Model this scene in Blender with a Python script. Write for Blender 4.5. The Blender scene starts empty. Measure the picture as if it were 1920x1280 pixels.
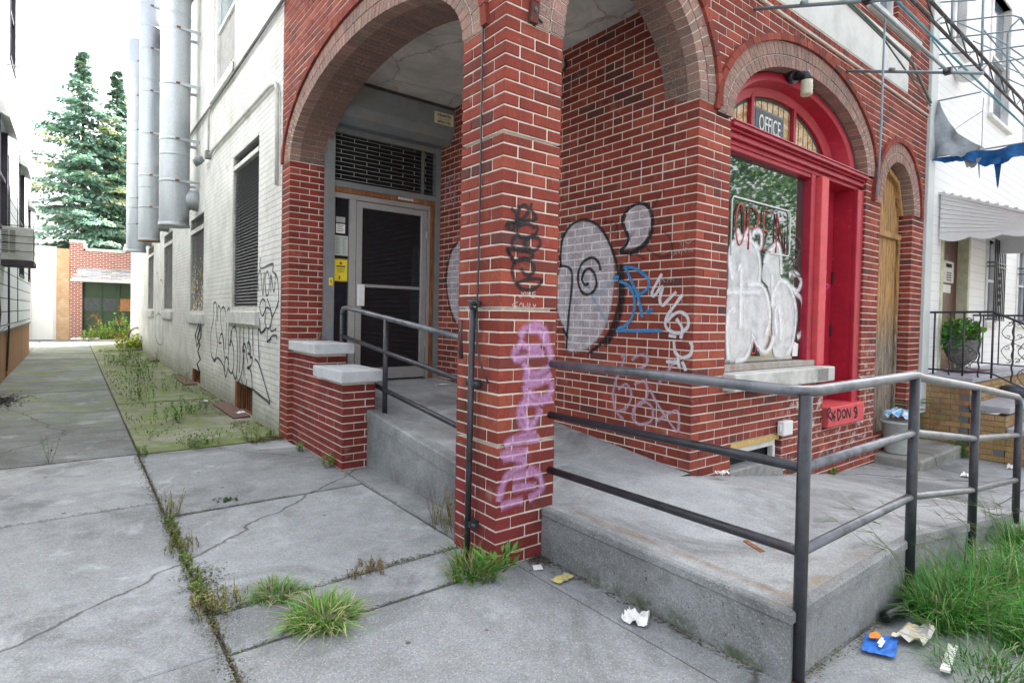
import bpy, bmesh, math, random
from mathutils import Vector, Matrix, noise
R = math.radians
sc = bpy.context.scene
COL = sc.collection
# ---------------------------------------------------------------- camera
cam = bpy.data.objects.new('camera', bpy.data.cameras.new('camera'))
COL.objects.link(cam); sc.camera = cam
yaw, pit, rol = 0.6614, 0.0201, -0.0210
fw = Vector((math.sin(yaw)*math.cos(pit), math.cos(yaw)*math.cos(pit), -math.sin(pit)))
rt = Vector((math.cos(yaw), -math.sin(yaw), 0)); dn = fw.cross(rt)
cr, sr = math.cos(rol), math.sin(rol)
rt2 = cr*rt + sr*dn; dn2 = -sr*rt + cr*dn
mw = Matrix((rt2, -dn2, -fw)).transposed().to_4x4()
mw.translation = (-1.763, -2.371, 1.337)
cam.matrix_world = mw
cam.data.lens = 19.838; cam.data.sensor_width = 36; cam.data.shift_y = -0.01303
cam.data.clip_start = 0.05; cam.data.clip_end = 2000
# ---------------------------------------------------------------- world, sun, exposure
SUN_EL, SUN_AZ = R(52), R(52)      # azimuth measured from +Y towards +X
w = bpy.data.worlds.new('World'); sc.world = w; w.use_nodes = True
nt = w.node_tree
sky = nt.nodes.new('ShaderNodeTexSky'); sky.sky_type = 'NISHITA'; sky.sun_disc = False
sky.sun_elevation = SUN_EL; sky.sun_rotation = SUN_AZ
sky.air_density = 1.0; sky.dust_density = 7.0; sky.ozone_density = 0.6
bg = nt.nodes['Background']; bg.inputs['Strength'].default_value = 0.15
hs = nt.nodes.new('ShaderNodeHueSaturation'); hs.inputs['Saturation'].default_value = 0.36
nt.links.new(sky.outputs[0], hs.inputs['Color']); nt.links.new(hs.outputs[0], bg.inputs['Color'])
sl = bpy.data.lights.new('sun', 'SUN'); sl.energy = 3.2; sl.angle = R(0.5); sl.color = (1, .95, .87)
so = bpy.data.objects.new('sun', sl); COL.objects.link(so)
sd = Vector((math.sin(SUN_AZ)*math.cos(SUN_EL), math.cos(SUN_AZ)*math.cos(SUN_EL), math.sin(SUN_EL)))
so.rotation_euler = sd.to_track_quat('Z', 'Y').to_euler()
so.location = (0, 0, 20)
sc.view_settings.view_transform = 'Standard'; sc.view_settings.look = 'None'
sc.view_settings.exposure = 2.4; sc.view_settings.gamma = 1.0
# ---------------------------------------------------------------- mesh builder
class MB:
    def __init__(s): s.v=[]; s.f=[]; s.c=[]; s.sm=[]; s.uv=[]
    def face(s, pts, col=(1,1,1), sm=False, uv=None):
        i=len(s.v); s.v += [tuple(p) for p in pts]; s.f.append(tuple(range(i,i+len(pts)))); s.c.append(col); s.sm.append(sm)
        s.uv.append(uv)
    def idx(s, fs, col=(1,1,1), sm=False):
        for f in fs: s.f.append(tuple(f)); s.c.append(col); s.sm.append(sm); s.uv.append(None)
    def hexa(s, p, col=(1,1,1), skip=()):
        # p: 8 points, 0-3 front loop, 4-7 back loop
        i=len(s.v); s.v += [tuple(q) for q in p]
        fs=[(0,1,2,3),(7,6,5,4),(0,4,5,1),(1,5,6,2),(2,6,7,3),(3,7,4,0)]
        s.idx([tuple(i+k for k in f) for n,f in enumerate(fs) if n not in skip], col)
    def box(s, x0,x1,y0,y1,z0,z1, col=(1,1,1)):
        s.hexa([(x0,y0,z0),(x1,y0,z0),(x1,y0,z1),(x0,y0,z1),(x0,y1,z0),(x1,y1,z0),(x1,y1,z1),(x0,y1,z1)], col)
    def cbox(s, x0,x1,y0,y1,z0,z1, c=.004, col=(1,1,1), T=None):
        # fully chamfered box
        V=[]; 
        for sx,X in((0,(x0,x1)),):
            pass
        X=(x0,x1);Y=(y0,y1);Z=(z0,z1); key={}
        i=len(s.v)
        for a in(0,1):
            for b in(0,1):
                for d in(0,1):
                    for k in range(3):
                        p=[X[a],Y[b],Z[d]]
                        for q in range(3):
                            if q!=k: p[q]+= c*(1 if (a,b,d)[q]==0 else -1)
                        key[(a,b,d,k)]=i+len(V); V.append(tuple(p))
        if c<.0035 and T is None: V=[tuple(q+random.uniform(-.0009,.0009) for q in p) for p in V]
        s.v += [T(p) for p in V] if T else V
        F=[]
        for k in range(3):
            o=[q for q in range(3) if q!=k]
            for side in(0,1):
                L=[]
                for m,n in((0,0),(1,0),(1,1),(0,1)):
                    t=[0,0,0]; t[k]=side; t[o[0]]=m; t[o[1]]=n; L.append(key[(*t,k)])
                F.append(L)
            for m in(0,1):
                for n in(0,1):
                    L=[]
                    t=[0,0,0]; t[o[0]]=m; t[o[1]]=n
                    t[k]=0; L.append(key[(*t,o[0])]); L.append(key[(*t,o[1])]); t[k]=1; L.append(key[(*t,o[1])]); L.append(key[(*t,o[0])])
                    F.append(L)
        for a in(0,1):
            for b in(0,1):
                for d in(0,1): F.append([key[(a,b,d,k)] for k in range(3)])
        s.idx(F,col)
    def tube(s, pts, r, n=8, col=(1,1,1), cap=True):
        pts=[Vector(p) for p in pts]; rr=r if isinstance(r,(list,tuple)) else [r]*len(pts)
        i0=len(s.v); up=None
        for k,p in enumerate(pts):
            a=pts[max(0,k-1)]; b=pts[min(len(pts)-1,k+1)]; t=(b-a)
            if t.length<1e-9: t=Vector((0,0,1))
            t.normalize()
            if up is None:
                up=Vector((0,0,1)) if abs(t.z)<.9 else Vector((1,0,0))
            u=t.cross(up).normalized(); v=u.cross(t).normalized(); up=v
            for j in range(n):
                A=2*math.pi*j/n; s.v.append(tuple(p+(u*math.cos(A)+v*math.sin(A))*rr[k]))
        for k in range(len(pts)-1):
            for j in range(n):
                a=i0+k*n+j; b=i0+k*n+(j+1)%n
                s.idx([(a,b,b+n,a+n)],col,True)
        if cap:
            s.idx([tuple(i0+j for j in range(n))[::-1]],col); e=i0+(len(pts)-1)*n
            s.idx([tuple(e+j for j in range(n))],col)
    def lathe(s, prof, cx, cy, n=24, col=(1,1,1)):
        i0=len(s.v)
        for r,z in prof:
            for j in range(n):
                A=2*math.pi*j/n; s.v.append((cx+r*math.cos(A),cy+r*math.sin(A),z))
        for k in range(len(prof)-1):
            for j in range(n):
                a=i0+k*n+j; b=i0+k*n+(j+1)%n; s.idx([(a,b,b+n,a+n)],col,True)
        s.idx([tuple(i0+j for j in range(n))[::-1]],col); e=i0+(len(prof)-1)*n; s.idx([tuple(e+j for j in range(n))],col)
    def prism(s, poly, P, d0, d1, col=(1,1,1)):
        # poly in (u,z) extruded from depth d0 to d1 through mapping P(u,z,d)
        n=len(poly); i=len(s.v)
        s.v += [tuple(P(u,z,d0)) for u,z in poly]+[tuple(P(u,z,d1)) for u,z in poly]
        s.idx([tuple(i+k for k in range(n)), tuple(i+n+k for k in range(n))[::-1]],col)
        s.idx([(i+k,i+(k+1)%n,i+n+(k+1)%n,i+n+k) for k in range(n)],col)
PY = lambda y0: (lambda u,z,d: (u, y0+d, z))          # plane facing -Y, depth goes +Y
PX = lambda x0, s=1: (lambda u,z,d: (x0+s*d, u, z))   # plane x = x0, depth goes along s*X
WORLD={}
def make(name, mb, mat, parent=None, loc=None):
    base = Vector(WORLD[parent.name]) if parent else Vector(loc if loc is not None else (0,0,0))
    me=bpy.data.meshes.new(name)
    bx,by,bz=base
    me.from_pydata([(x-bx,y-by,z-bz) for x,y,z in mb.v],[],mb.f)
    mats = mat if isinstance(mat,(list,tuple)) else [mat]
    for m in mats: me.materials.append(m)
    me.polygons.foreach_set('use_smooth', mb.sm)
    at=me.attributes.new('bc','FLOAT_COLOR','FACE'); fl=[]
    for c in mb.c: fl += [c[0],c[1],c[2],1.0]
    at.data.foreach_set('color', fl)
    if any(u is not None for u in mb.uv):
        ul=me.uv_layers.new(name='UVMap'); dat=[]
        for f,u in zip(mb.f,mb.uv):
            if u is None: u=[(0,0)]*len(f)
            for q in u: dat += [q[0],q[1]]
        ul.data.foreach_set('uv', dat)
    me.update()
    o=bpy.data.objects.new(name, me); COL.objects.link(o)
    if parent: o.parent=parent
    else: o.location=base
    WORLD[o.name]=tuple(base)
    return o
def tag(o, label, cat, group=None):
    o['label']=label; o['category']=cat
    if group: o['group']=group
    return o
def thing(name, label, cat, loc=(0,0,0), group=None):
    o=bpy.data.objects.new(name, None); o.empty_display_size=.1; COL.objects.link(o); o.location=loc; WORLD[o.name]=tuple(loc)
    return tag(o,label,cat,group)
def struct(name, mb, mat):
    o=make(name,mb,mat); o['kind']='structure'; return o
def lab(o, l): o['label']=l; return o
# ---------------------------------------------------------------- materials
class Mt:
    def __init__(s, name, rough=.8, metal=0., spec=.4, color=None):
        s.m=bpy.data.materials.new(name); s.m.use_nodes=True; s.nt=s.m.node_tree; s.b=s.nt.nodes['Principled BSDF']
        s.out=s.nt.nodes['Material Output']
        s.b.inputs['Roughness'].default_value=rough; s.b.inputs['Metallic'].default_value=metal; s.b.inputs['Specular IOR Level'].default_value=spec
        s._pos=None
        if color: s.b.inputs['Base Color'].default_value=(*color,1)
    def n(s, typ, ins=None, **pr):
        nd=s.nt.nodes.new(typ)
        for k,v in pr.items(): setattr(nd,k,v)
        for k,v in (ins or {}).items(): s.set(nd.inputs[k],v)
        return nd
    def set(s, sock, v):
        if isinstance(v, bpy.types.NodeSocket): s.nt.links.new(v,sock)
        elif isinstance(v,(tuple,list)) and len(v)==3 and sock.type=='RGBA': sock.default_value=(*v,1)
        else: sock.default_value=v
    @property
    def pos(s):
        if s._pos is None: s._pos=s.n('ShaderNodeNewGeometry').outputs['Position']
        return s._pos
    def mapped(s, scale=(1,1,1), rot=(0,0,0), loc=(0,0,0)):
        return s.n('ShaderNodeMapping',{'Vector':s.pos,'Scale':scale,'Rotation':rot,'Location':loc}).outputs[0]
    def noise(s, scale=5, detail=6, rough=.6, vec=None, dist=0.):
        return s.n('ShaderNodeTexNoise',{'Vector':vec or s.pos,'Scale':scale,'Detail':detail,'Roughness':rough,'Distortion':dist}).outputs['Fac']
    def vor(s, scale=5, vec=None, feature='F1', out='Distance'):
        return s.n('ShaderNodeTexVoronoi',{'Vector':vec or s.pos,'Scale':scale},feature=feature).outputs[out]
    def ramp(s, fac, stops, interp='LINEAR'):
        nd=s.n('ShaderNodeValToRGB',{'Fac':fac}); cr=nd.color_ramp; cr.interpolation=interp
        while len(cr.elements)<len(stops): cr.elements.new(.5)
        for e,(p,c) in zip(cr.elements,stops):
            e.position=p; e.color=(c,c,c,1) if isinstance(c,(int,float)) else (*c,1)
        return nd.outputs['Color']
    def mix(s, fac, a, b, mode='MIX'):
        nd=s.n('ShaderNodeMix',data_type='RGBA',blend_type=mode); s.set(nd.inputs[0],fac); s.set(nd.inputs[6],a); s.set(nd.inputs[7],b); return nd.outputs[2]
    def math(s, op, a, b=0., c=None):
        nd=s.n('ShaderNodeMath',operation=op); s.set(nd.inputs[0],a); s.set(nd.inputs[1],b)
        if c is not None: s.set(nd.inputs[2],c)
        return nd.outputs[0]
    def sep(s, v=None):
        nd=s.n('ShaderNodeSeparateXYZ',{0:v or s.pos}); return nd.outputs
    def attr(s, name='bc'):
        return s.n('ShaderNodeAttribute',attribute_name=name).outputs['Color']
    def bump(s, h, strength=.3, dist=.01, prev=None):
        nd=s.n('ShaderNodeBump',{'Height':h,'Strength':strength,'Distance':dist})
        if prev: s.nt.links.new(prev,nd.inputs['Normal'])
        return nd.outputs[0]
    def box(s, x=None, y=None, z=None, soft=.05):
        # soft mask in world space
        o=s.sep(); res=None
        for ax,r in ((0,x),(1,y),(2,z)):
            if r is None: continue
            a=s.n('ShaderNodeMapRange',{0:o[ax],1:r[0]-soft,2:r[0]+soft,3:0.,4:1.},interpolation_type='SMOOTHSTEP').outputs[0]
            b=s.n('ShaderNodeMapRange',{0:o[ax],1:r[1]-soft,2:r[1]+soft,3:1.,4:0.},interpolation_type='SMOOTHSTEP').outputs[0]
            m=s.math('MULTIPLY',a,b); res=m if res is None else s.math('MULTIPLY',res,m)
        return res
    def fin(s, color=None, normal=None, rough=None):
        if color is not None: s.set(s.b.inputs['Base Color'],color)
        if normal is not None: s.set(s.b.inputs['Normal'],normal)
        if rough is not None: s.set(s.b.inputs['Roughness'],rough)
        return s.m
def m_simple(name, col, rough=.7, metal=0., var=.25, scale=8., bump=.1, spec=.4, dirt=None):
    t=Mt(name,rough,metal,spec); n=t.noise(scale,8,.65); n2=t.noise(scale*7,4,.6)
    lo=tuple(c*(1-var) for c in col); hi=tuple(min(1,c*(1+var)) for c in col)
    c=t.mix(t.ramp(n,[(.3,0.),(.7,1.)]),lo,hi)
    if dirt: c=t.mix(t.ramp(t.noise(scale*.6,10,.7),[(.5,0.),(.68,.8)]),c,dirt)
    return t.fin(c, t.bump(n2,bump,.004))
def m_brick(name, tint=(1,1,1), rough_face=False, white=None):
    t=Mt(name,.88,0,.25)
    c=t.attr(); fine=t.noise(1,5,.75,vec=t.mapped((150,150,26))); big=t.noise(3.2,6,.6); spec=t.noise(190,3,.6)
    c=t.mix(1.,c,t.ramp(fine,[(.3,.62),(.72,1.3)]),'MULTIPLY')
    c=t.mix(1.,c,t.ramp(big,[(.3,.8),(.7,1.15)]),'MULTIPLY')
    soot=t.noise(1,8,.72,vec=t.mapped((5,5,.9))); c=t.mix(t.ramp(soot,[(.52,0.),(.70,.55)]),c,(.07,.035,.028)); wash=t.noise(6,8,.7,vec=t.mapped(loc=(5,3,8))); c=t.mix(t.ramp(wash,[(.58,0.),(.72,.28)]),c,(.50,.36,.30))
    c=t.mix(1.,c,tint,'MULTIPLY')
    c=t.mix(t.ramp(spec,[(.62,0.),(.75,.35)]),c,(.05,.03,.03))
    if rough_face:
        smear=t.noise(1,6,.8,vec=t.mapped((210,210,60)))
        c=t.mix(t.ramp(smear,[(.46,0.),(.62,.6)]),c,(.52,.45,.42))
    if white:
        wm=t.noise(9,10,.72,dist=.6); msk=None
        for bx in white:
            q=t.box(*bx,soft=.22); msk=q if msk is None else t.math('MAXIMUM',msk,q)
        wv=t.math('MULTIPLY',msk,t.ramp(wm,[(.52,0.),(.64,.8)]))
        c=t.mix(wv,c,(.62,.58,.55))
    h=t.math('ADD',fine,t.math('MULTIPLY',t.noise(60,5,.7),1.))
    return t.fin(c,t.bump(h,.75 if rough_face else .45,.006 if rough_face else .003))
def m_mortar(name, col=(.80,.74,.65)):
    t=Mt(name,.95,0,.1); n=t.noise(25,8,.7); big=t.noise(1.7,6,.6)
    c=t.mix(t.ramp(n,[(.3,0.),(.7,1.)]),tuple(k*.72 for k in col),col)
    c=t.mix(t.ramp(big,[(.45,0.),(.75,.45)]),c,tuple(k*.5 for k in col))
    return t.fin(c,t.bump(t.noise(120,5,.7),.6,.004))
def m_concrete(name, col=(.30,.30,.29), moss=0., stains=None, dark=.5, pits=True, extra=None, cracks=.85, holes=False):
    t=Mt(name,.9,0,.25)
    b=t.noise(.9,8,.62,dist=.4); m_=t.noise(6,8,.7); f=t.noise(90,5,.75); f2=t.noise(150,3,.7)
    c=t.mix(t.ramp(b,[(.32,0.),(.68,1.)]),tuple(k*(1-dark*.5) for k in col),tuple(k*1.15 for k in col))
    c=t.mix(1.,c,t.ramp(m_,[(.28,.78),(.7,1.12)]),'MULTIPLY')
    c=t.mix(1.,c,t.ramp(f,[(.3,.70),(.7,1.24)]),'MULTIPLY')
    c=t.mix(1.,c,t.attr(),'MULTIPLY')
    blot=t.noise(1.1,9,.68,vec=t.mapped(loc=(7.3,2.1,0)),dist=.9); c=t.mix(t.ramp(blot,[(.51,0.),(.64,.75)]),c,tuple(k*.42 for k in col))
    pale=t.noise(2.1,8,.66,vec=t.mapped(loc=(1.3,9.1,0)),dist=.6); c=t.mix(t.ramp(pale,[(.58,0.),(.68,.55)]),c,tuple(min(.6,k*1.6) for k in col))
    rust=t.noise(.8,7,.6,vec=t.mapped(loc=(17.3,4.1,0))); c=t.mix(t.ramp(rust,[(.60,0.),(.74,.30)]),c,(.20,.155,.11))
    c=t.mix(t.ramp(f2,[(.58,0.),(.70,.6)]),c,(.62,.6,.57)); c=t.mix(t.ramp(f2,[(.30,.6),(.42,0.)]),c,(.07,.07,.075))
    c=t.mix(t.ramp(t.vor(34,vec=t.mapped((1,1,1),loc=(3,1,0))),[(.06,.7),(.10,0.)]),c,(.06,.06,.065))
    if pits:
        gum=t.ramp(t.vor(3.1,vec=t.n('ShaderNodeMapping',{'Vector':t.pos,'Location':(1.3,.7,0)}).outputs[0]),[(.035,.85),(.05,0.)])
        c=t.mix(gum,c,(.05,.05,.052))
    crk=t.n('ShaderNodeTexVoronoi',{'Vector':t.mix(.16,t.pos,t.n('ShaderNodeTexNoise',{'Vector':t.pos,'Scale':3.5,'Detail':6}).outputs['Color']),'Scale':.36},feature='DISTANCE_TO_EDGE').outputs['Distance']
    ck=t.ramp(crk,[(.0007,cracks),(.0021,0.)]); c=t.mix(ck,c,(.05,.05,.045))
    hh=None
    if holes:
        q=t.mix(.25,t.pos,t.n('ShaderNodeTexNoise',{'Vector':t.pos,'Scale':30.,'Detail':4}).outputs['Color'])
        hv=t.vor(15,vec=q); hm=t.noise(5,3,.6); hh=t.math('MULTIPLY',t.ramp(hv,[(.10,1.),(.17,0.)]),t.ramp(hm,[(.42,0.),(.5,1.)])); c=t.mix(hh,c,(.05,.05,.05))
    if stains: c=stains(t,c)
    if moss:
        mm=t.noise(1.6,10,.7,dist=.7); k=t.math('MULTIPLY',t.ramp(mm,[(.50-moss*.16,0.),(.64-moss*.1,.95)]),t.ramp(t.noise(4.5,9,.75,vec=t.mapped(loc=(2,6,0))),[(.36,.15),(.56,1.)]))
        if extra is not None: k=t.math('MULTIPLY',k,t.box(*extra,soft=.7))
        mc=t.mix(t.noise(30,6,.7),(.05,.08,.02),(.20,.27,.05))
        c=t.mix(k,c,mc)
    h=t.math('ADD',t.math('MULTIPLY',m_,.6),t.math('MULTIPLY',f,.5))
    if hh is not None: h=t.math('SUBTRACT',h,t.math('MULTIPLY',hh,2.))
    return t.fin(c,t.bump(t.math('SUBTRACT',h,ck),.5,.006))
def m_spray(name, col, opacity=.9, soft=.35, edge=1., nscale=60, brick=None, bcol=None):
    # paint on a thin decal strip; UV.y runs 0..1 across the stroke, soft over-spray at the edges
    t=Mt(name,.6,0,.3,color=col)
    uv=t.n('ShaderNodeUVMap').outputs[0]; y=t.sep(uv)[1]
    d=t.math('ABSOLUTE',t.math('SUBTRACT',t.math('MULTIPLY',y,2.),1.))
    a=t.n('ShaderNodeMapRange',{0:d,1:1-soft,2:1.,3:1.,4:0.},interpolation_type='SMOOTHSTEP').outputs[0]
    nz=t.ramp(t.noise(nscale,6,.7),[(.25,.55),(.6,1.)])
    a=t.math('MULTIPLY',t.math('MULTIPLY',a,nz),opacity)
    if brick is not None:
        s_=t.sep(); v=t.n('ShaderNodeCombineXYZ',{0:s_[brick],1:s_[2],2:0.}).outputs[0]
        bt=t.n('ShaderNodeTexBrick',{'Vector':v,'Scale':1.,'Color1':tuple(k*.86 for k in bcol),'Color2':bcol,'Mortar':col,'Mortar Size':.0055,'Mortar Smooth':.2,'Brick Width':.203,'Row Height':.066,'Bias':0.})
        c=t.mix(t.ramp(t.noise(55,6,.75),[(.35,0.),(.65,.55)]),bt.outputs['Color'],col); t.set(t.b.inputs['Base Color'],c)
    tr=t.n('ShaderNodeBsdfTransparent'); mx=t.n('ShaderNodeMixShader')
    t.nt.links.new(a,mx.inputs[0]); t.nt.links.new(tr.outputs[0],mx.inputs[1]); t.nt.links.new(t.b.outputs[0],mx.inputs[2])
    t.nt.links.new(mx.outputs[0],t.out.inputs[0]); return t.m
def m_leaf(name, rough=.6):
    t=Mt(name,rough,0,.25); c=t.attr(); t.fin(c)
    tl=t.n('ShaderNodeBsdfTranslucent'); t.nt.links.new(c,tl.inputs[0]); mx=t.n('ShaderNodeMixShader',{0:.3})
    t.nt.links.new(t.b.outputs[0],mx.inputs[1]); t.nt.links.new(tl.outputs[0],mx.inputs[2]); t.nt.links.new(mx.outputs[0],t.out.inputs[0])
    return t.m
EFF=[((3.1,5.1),(-.2,.3),(.05,1.0)),((4.62,5.05),(-.2,.12),(.55,1.1))]
BRICK=m_brick('brick',white=EFF); RBRICK=m_brick('rough brick',rough_face=True)
MORTAR=m_mortar('mortar'); MORTAR_D=m_mortar('dark mortar',(.42,.37,.31))  # second mortar is darker, for the arch soffits
TANB=m_brick('tan brick'); MORT_G=m_mortar('grey mortar',(.17,.17,.16))
BLACKM=Mt('black painted steel',.38,.0,.5)
_n=BLACKM.noise(14,10,.75); _w=BLACKM.n('ShaderNodeNewGeometry').outputs['Normal']; _nz=BLACKM.sep(_w)[2]
_up=BLACKM.math('MULTIPLY',BLACKM.n('ShaderNodeMapRange',{0:_nz,1:.1,2:.9,3:0.,4:1.}).outputs[0],BLACKM.ramp(_n,[(.34,.15),(.6,1.)]))
_c=BLACKM.mix(BLACKM.ramp(_n,[(.35,0.),(.7,1.)]),(.012,.013,.016),(.04,.045,.055))
_c=BLACKM.mix(BLACKM.ramp(BLACKM.noise(9,12,.8),[(.60,0.),(.70,.8)]),_c,(.10,.035,.02))
BLACKM=BLACKM.fin(_c,BLACKM.bump(BLACKM.noise(70,6,.7),.35,.003),BLACKM.ramp(_n,[(.3,.28),(.7,.5)]))
# hand-worn steel for the top rails: paint rubbed down to bare metal
t=Mt('worn handrail steel',.32,.35,.6); n=t.noise(5,12,.72); s2=t.noise(1,4,.6,vec=t.mapped((14,14,60)))
c=t.mix(t.ramp(n,[(.34,.1),(.56,1.)]),(.035,.038,.045),(.165,.175,.19)); c=t.mix(t.ramp(s2,[(.62,0.),(.76,.45)]),c,(.20,.10,.08))
WORN=t.fin(c,t.bump(n,.25,.002))
GALV=Mt('galvanised steel',.40,.60,.5); n=GALV.noise(2.2,8,.6,vec=GALV.mapped((1,1,.35))); v=GALV.vor(70,out='Color')
GALV=GALV.fin(GALV.mix(.18,GALV.mix(GALV.ramp(n,[(.3,0.),(.7,1.)]),(.38,.41,.44),(.54,.57,.60)),v,'MULTIPLY'),GALV.bump(GALV.noise(5,3,.5),.12,.02),GALV.ramp(n,[(.3,.40),(.7,.55)]))
WHITEP=m_simple('white painted wood',(.68,.68,.66),.6,var=.10,scale=5,bump=.1,dirt=(.42,.42,.40))
CREAM=m_simple('cream painted metal',(.50,.50,.46),.5,var=.1,dirt=(.3,.27,.2))
STONE=m_simple('sill stone',(.50,.50,.47),.85,var=.18,scale=7,bump=.5,dirt=(.28,.27,.24))
CAPST=m_simple('cast stone cap',(.47,.49,.50),.85,var=.12,scale=9,bump=.4,dirt=(.33,.34,.34))
PALE=m_simple('pale stucco',(.60,.61,.58),.9,var=.10,scale=3,bump=.4,dirt=(.40,.41,.40))
REDP=Mt('red paint',.45,0,.5); n=REDP.noise(4,10,.7); s_=REDP.noise(1,8,.7,vec=REDP.mapped((60,60,7)))
_c=REDP.mix(REDP.ramp(n,[(.3,0.),(.7,1.)]),(.27,.007,.022),(.42,.016,.040)); _c=REDP.mix(REDP.ramp(s_,[(.66,0.),(.72,.7)]),_c,(.22,.02,.02))
_c=REDP.mix(REDP.ramp(REDP.noise(26,10,.8),[(.63,0.),(.66,.85)]),_c,(.60,.40,.34)); REDP=REDP.fin(_c,REDP.bump(s_,.3,.003))
REDL=m_simple('lit-tone red paint',(.58,.075,.085),.6,var=.14,scale=9,bump=.3,dirt=(.50,.10,.10))  # brighter copy of the red paint; lit tone put into the colour
WOODY=Mt('ochre painted plywood',.75,0,.3); n=WOODY.noise(1,10,.72,vec=WOODY.mapped((34,34,3.4)),dist=1.2); z=WOODY.sep()[2]
_c=WOODY.mix(WOODY.ramp(n,[(.38,0.),(.60,1.)]),(.13,.07,.03),(.48,.28,.11)); _g=WOODY.mix(WOODY.ramp(n,[(.38,0.),(.6,1.)]),(.06,.055,.05),(.33,.27,.20))
_k=WOODY.n('ShaderNodeMapRange',{0:WOODY.math('ADD',z,WOODY.math('MULTIPLY',WOODY.noise(3,6,.7),.9)),1:1.5,2:2.1,3:1.,4:0.}).outputs[0]
WOODY=WOODY.fin(WOODY.mix(_k,_c,_g),WOODY.bump(n,.6,.006))
RUSTW=Mt('rusty brown timber',.85,0,.2); n=RUSTW.noise(1,9,.7,vec=RUSTW.mapped((40,40,5)))
RUSTW=RUSTW.fin(RUSTW.ramp(n,[(.3,(.09,.035,.018)),(.55,(.24,.10,.04)),(.75,(.38,.22,.12))]),RUSTW.bump(n,.5,.004))
GREYM=m_simple('grey painted steel',(.17,.19,.20),.55,var=.16,scale=6,bump=.15,dirt=(.24,.20,.13))
ALU=m_simple('aluminium door frame',(.33,.33,.325),.42,metal=.35,var=.08,scale=6,bump=.05)
DGLASS=Mt('dark door glass',.03,0,.45,color=(.012,.014,.017)).m
DARK=m_simple('dark interior',(.012,.013,.016),.9,var=.3)
PLAST=Mt('stained plaster ceiling',.9,0,.2); n=PLAST.noise(1.6,10,.68,dist=1.1); n2=PLAST.noise(2.3,8,.7,dist=.5,vec=PLAST.mapped(loc=(4,2,1)))
_c=PLAST.mix(PLAST.ramp(n,[(.3,0.),(.7,1.)]),(.34,.34,.31),(.66,.65,.60)); _c=PLAST.mix(PLAST.ramp(n2,[(.56,0.),(.66,.7)]),_c,(.40,.29,.19))
_v=PLAST.n('ShaderNodeTexVoronoi',{'Vector':PLAST.mix(.25,PLAST.pos,PLAST.n('ShaderNodeTexNoise',{'Vector':PLAST.pos,'Scale':3.,'Detail':7.}).outputs['Color']),'Scale':1.3},feature='DISTANCE_TO_EDGE').outputs['Distance']
_c=PLAST.mix(PLAST.ramp(_v,[(.003,.6),(.009,0.)]),_c,(.22,.15,.10)); PLAST=PLAST.fin(_c,PLAST.bump(n,.5,.02))
LEAF=m_leaf('leaf')
FROST=Mt('ribbed lamp glass',.25,0,.5,color=(.50,.48,.36)).m
WPLAS=m_simple('white plastic',(.70,.71,.70),.45,var=.05,bump=.03)
PAPER=m_simple('white paper litter',(.75,.75,.73),.9,var=.1,scale=30,bump=.4)
def cvar(base, v, rng): 
    k=1+rng.uniform(-v,v); return tuple(max(0,c*k*(1+rng.uniform(-v,v)*.35)) for c in base)
def brickcol(rng, z=1):
    r=rng.random()
    if r<.05: b=(.12,.042,.036)
    elif r<.13: b=(.17,.042,.032)
    elif r<.26: b=(.30,.072,.045)
    elif r<.65: b=(.210,.042,.029)
    else: b=(.245,.050,.034)
    return cvar(b,.10,rng)
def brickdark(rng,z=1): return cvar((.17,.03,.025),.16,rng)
def ringcol(rng,z=1): return cvar((.25,.135,.10),.24,rng)
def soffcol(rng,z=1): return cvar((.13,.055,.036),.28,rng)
def tancol(rng,z=1):
    return cvar((.36,.235,.10) if rng.random()<.85 else (.33,.16,.075),.16,rng)
def mixcol(rng,z=1): return cvar((.42,.10,.07) if rng.random()<.7 else (.20,.06,.05),.2,rng)
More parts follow.
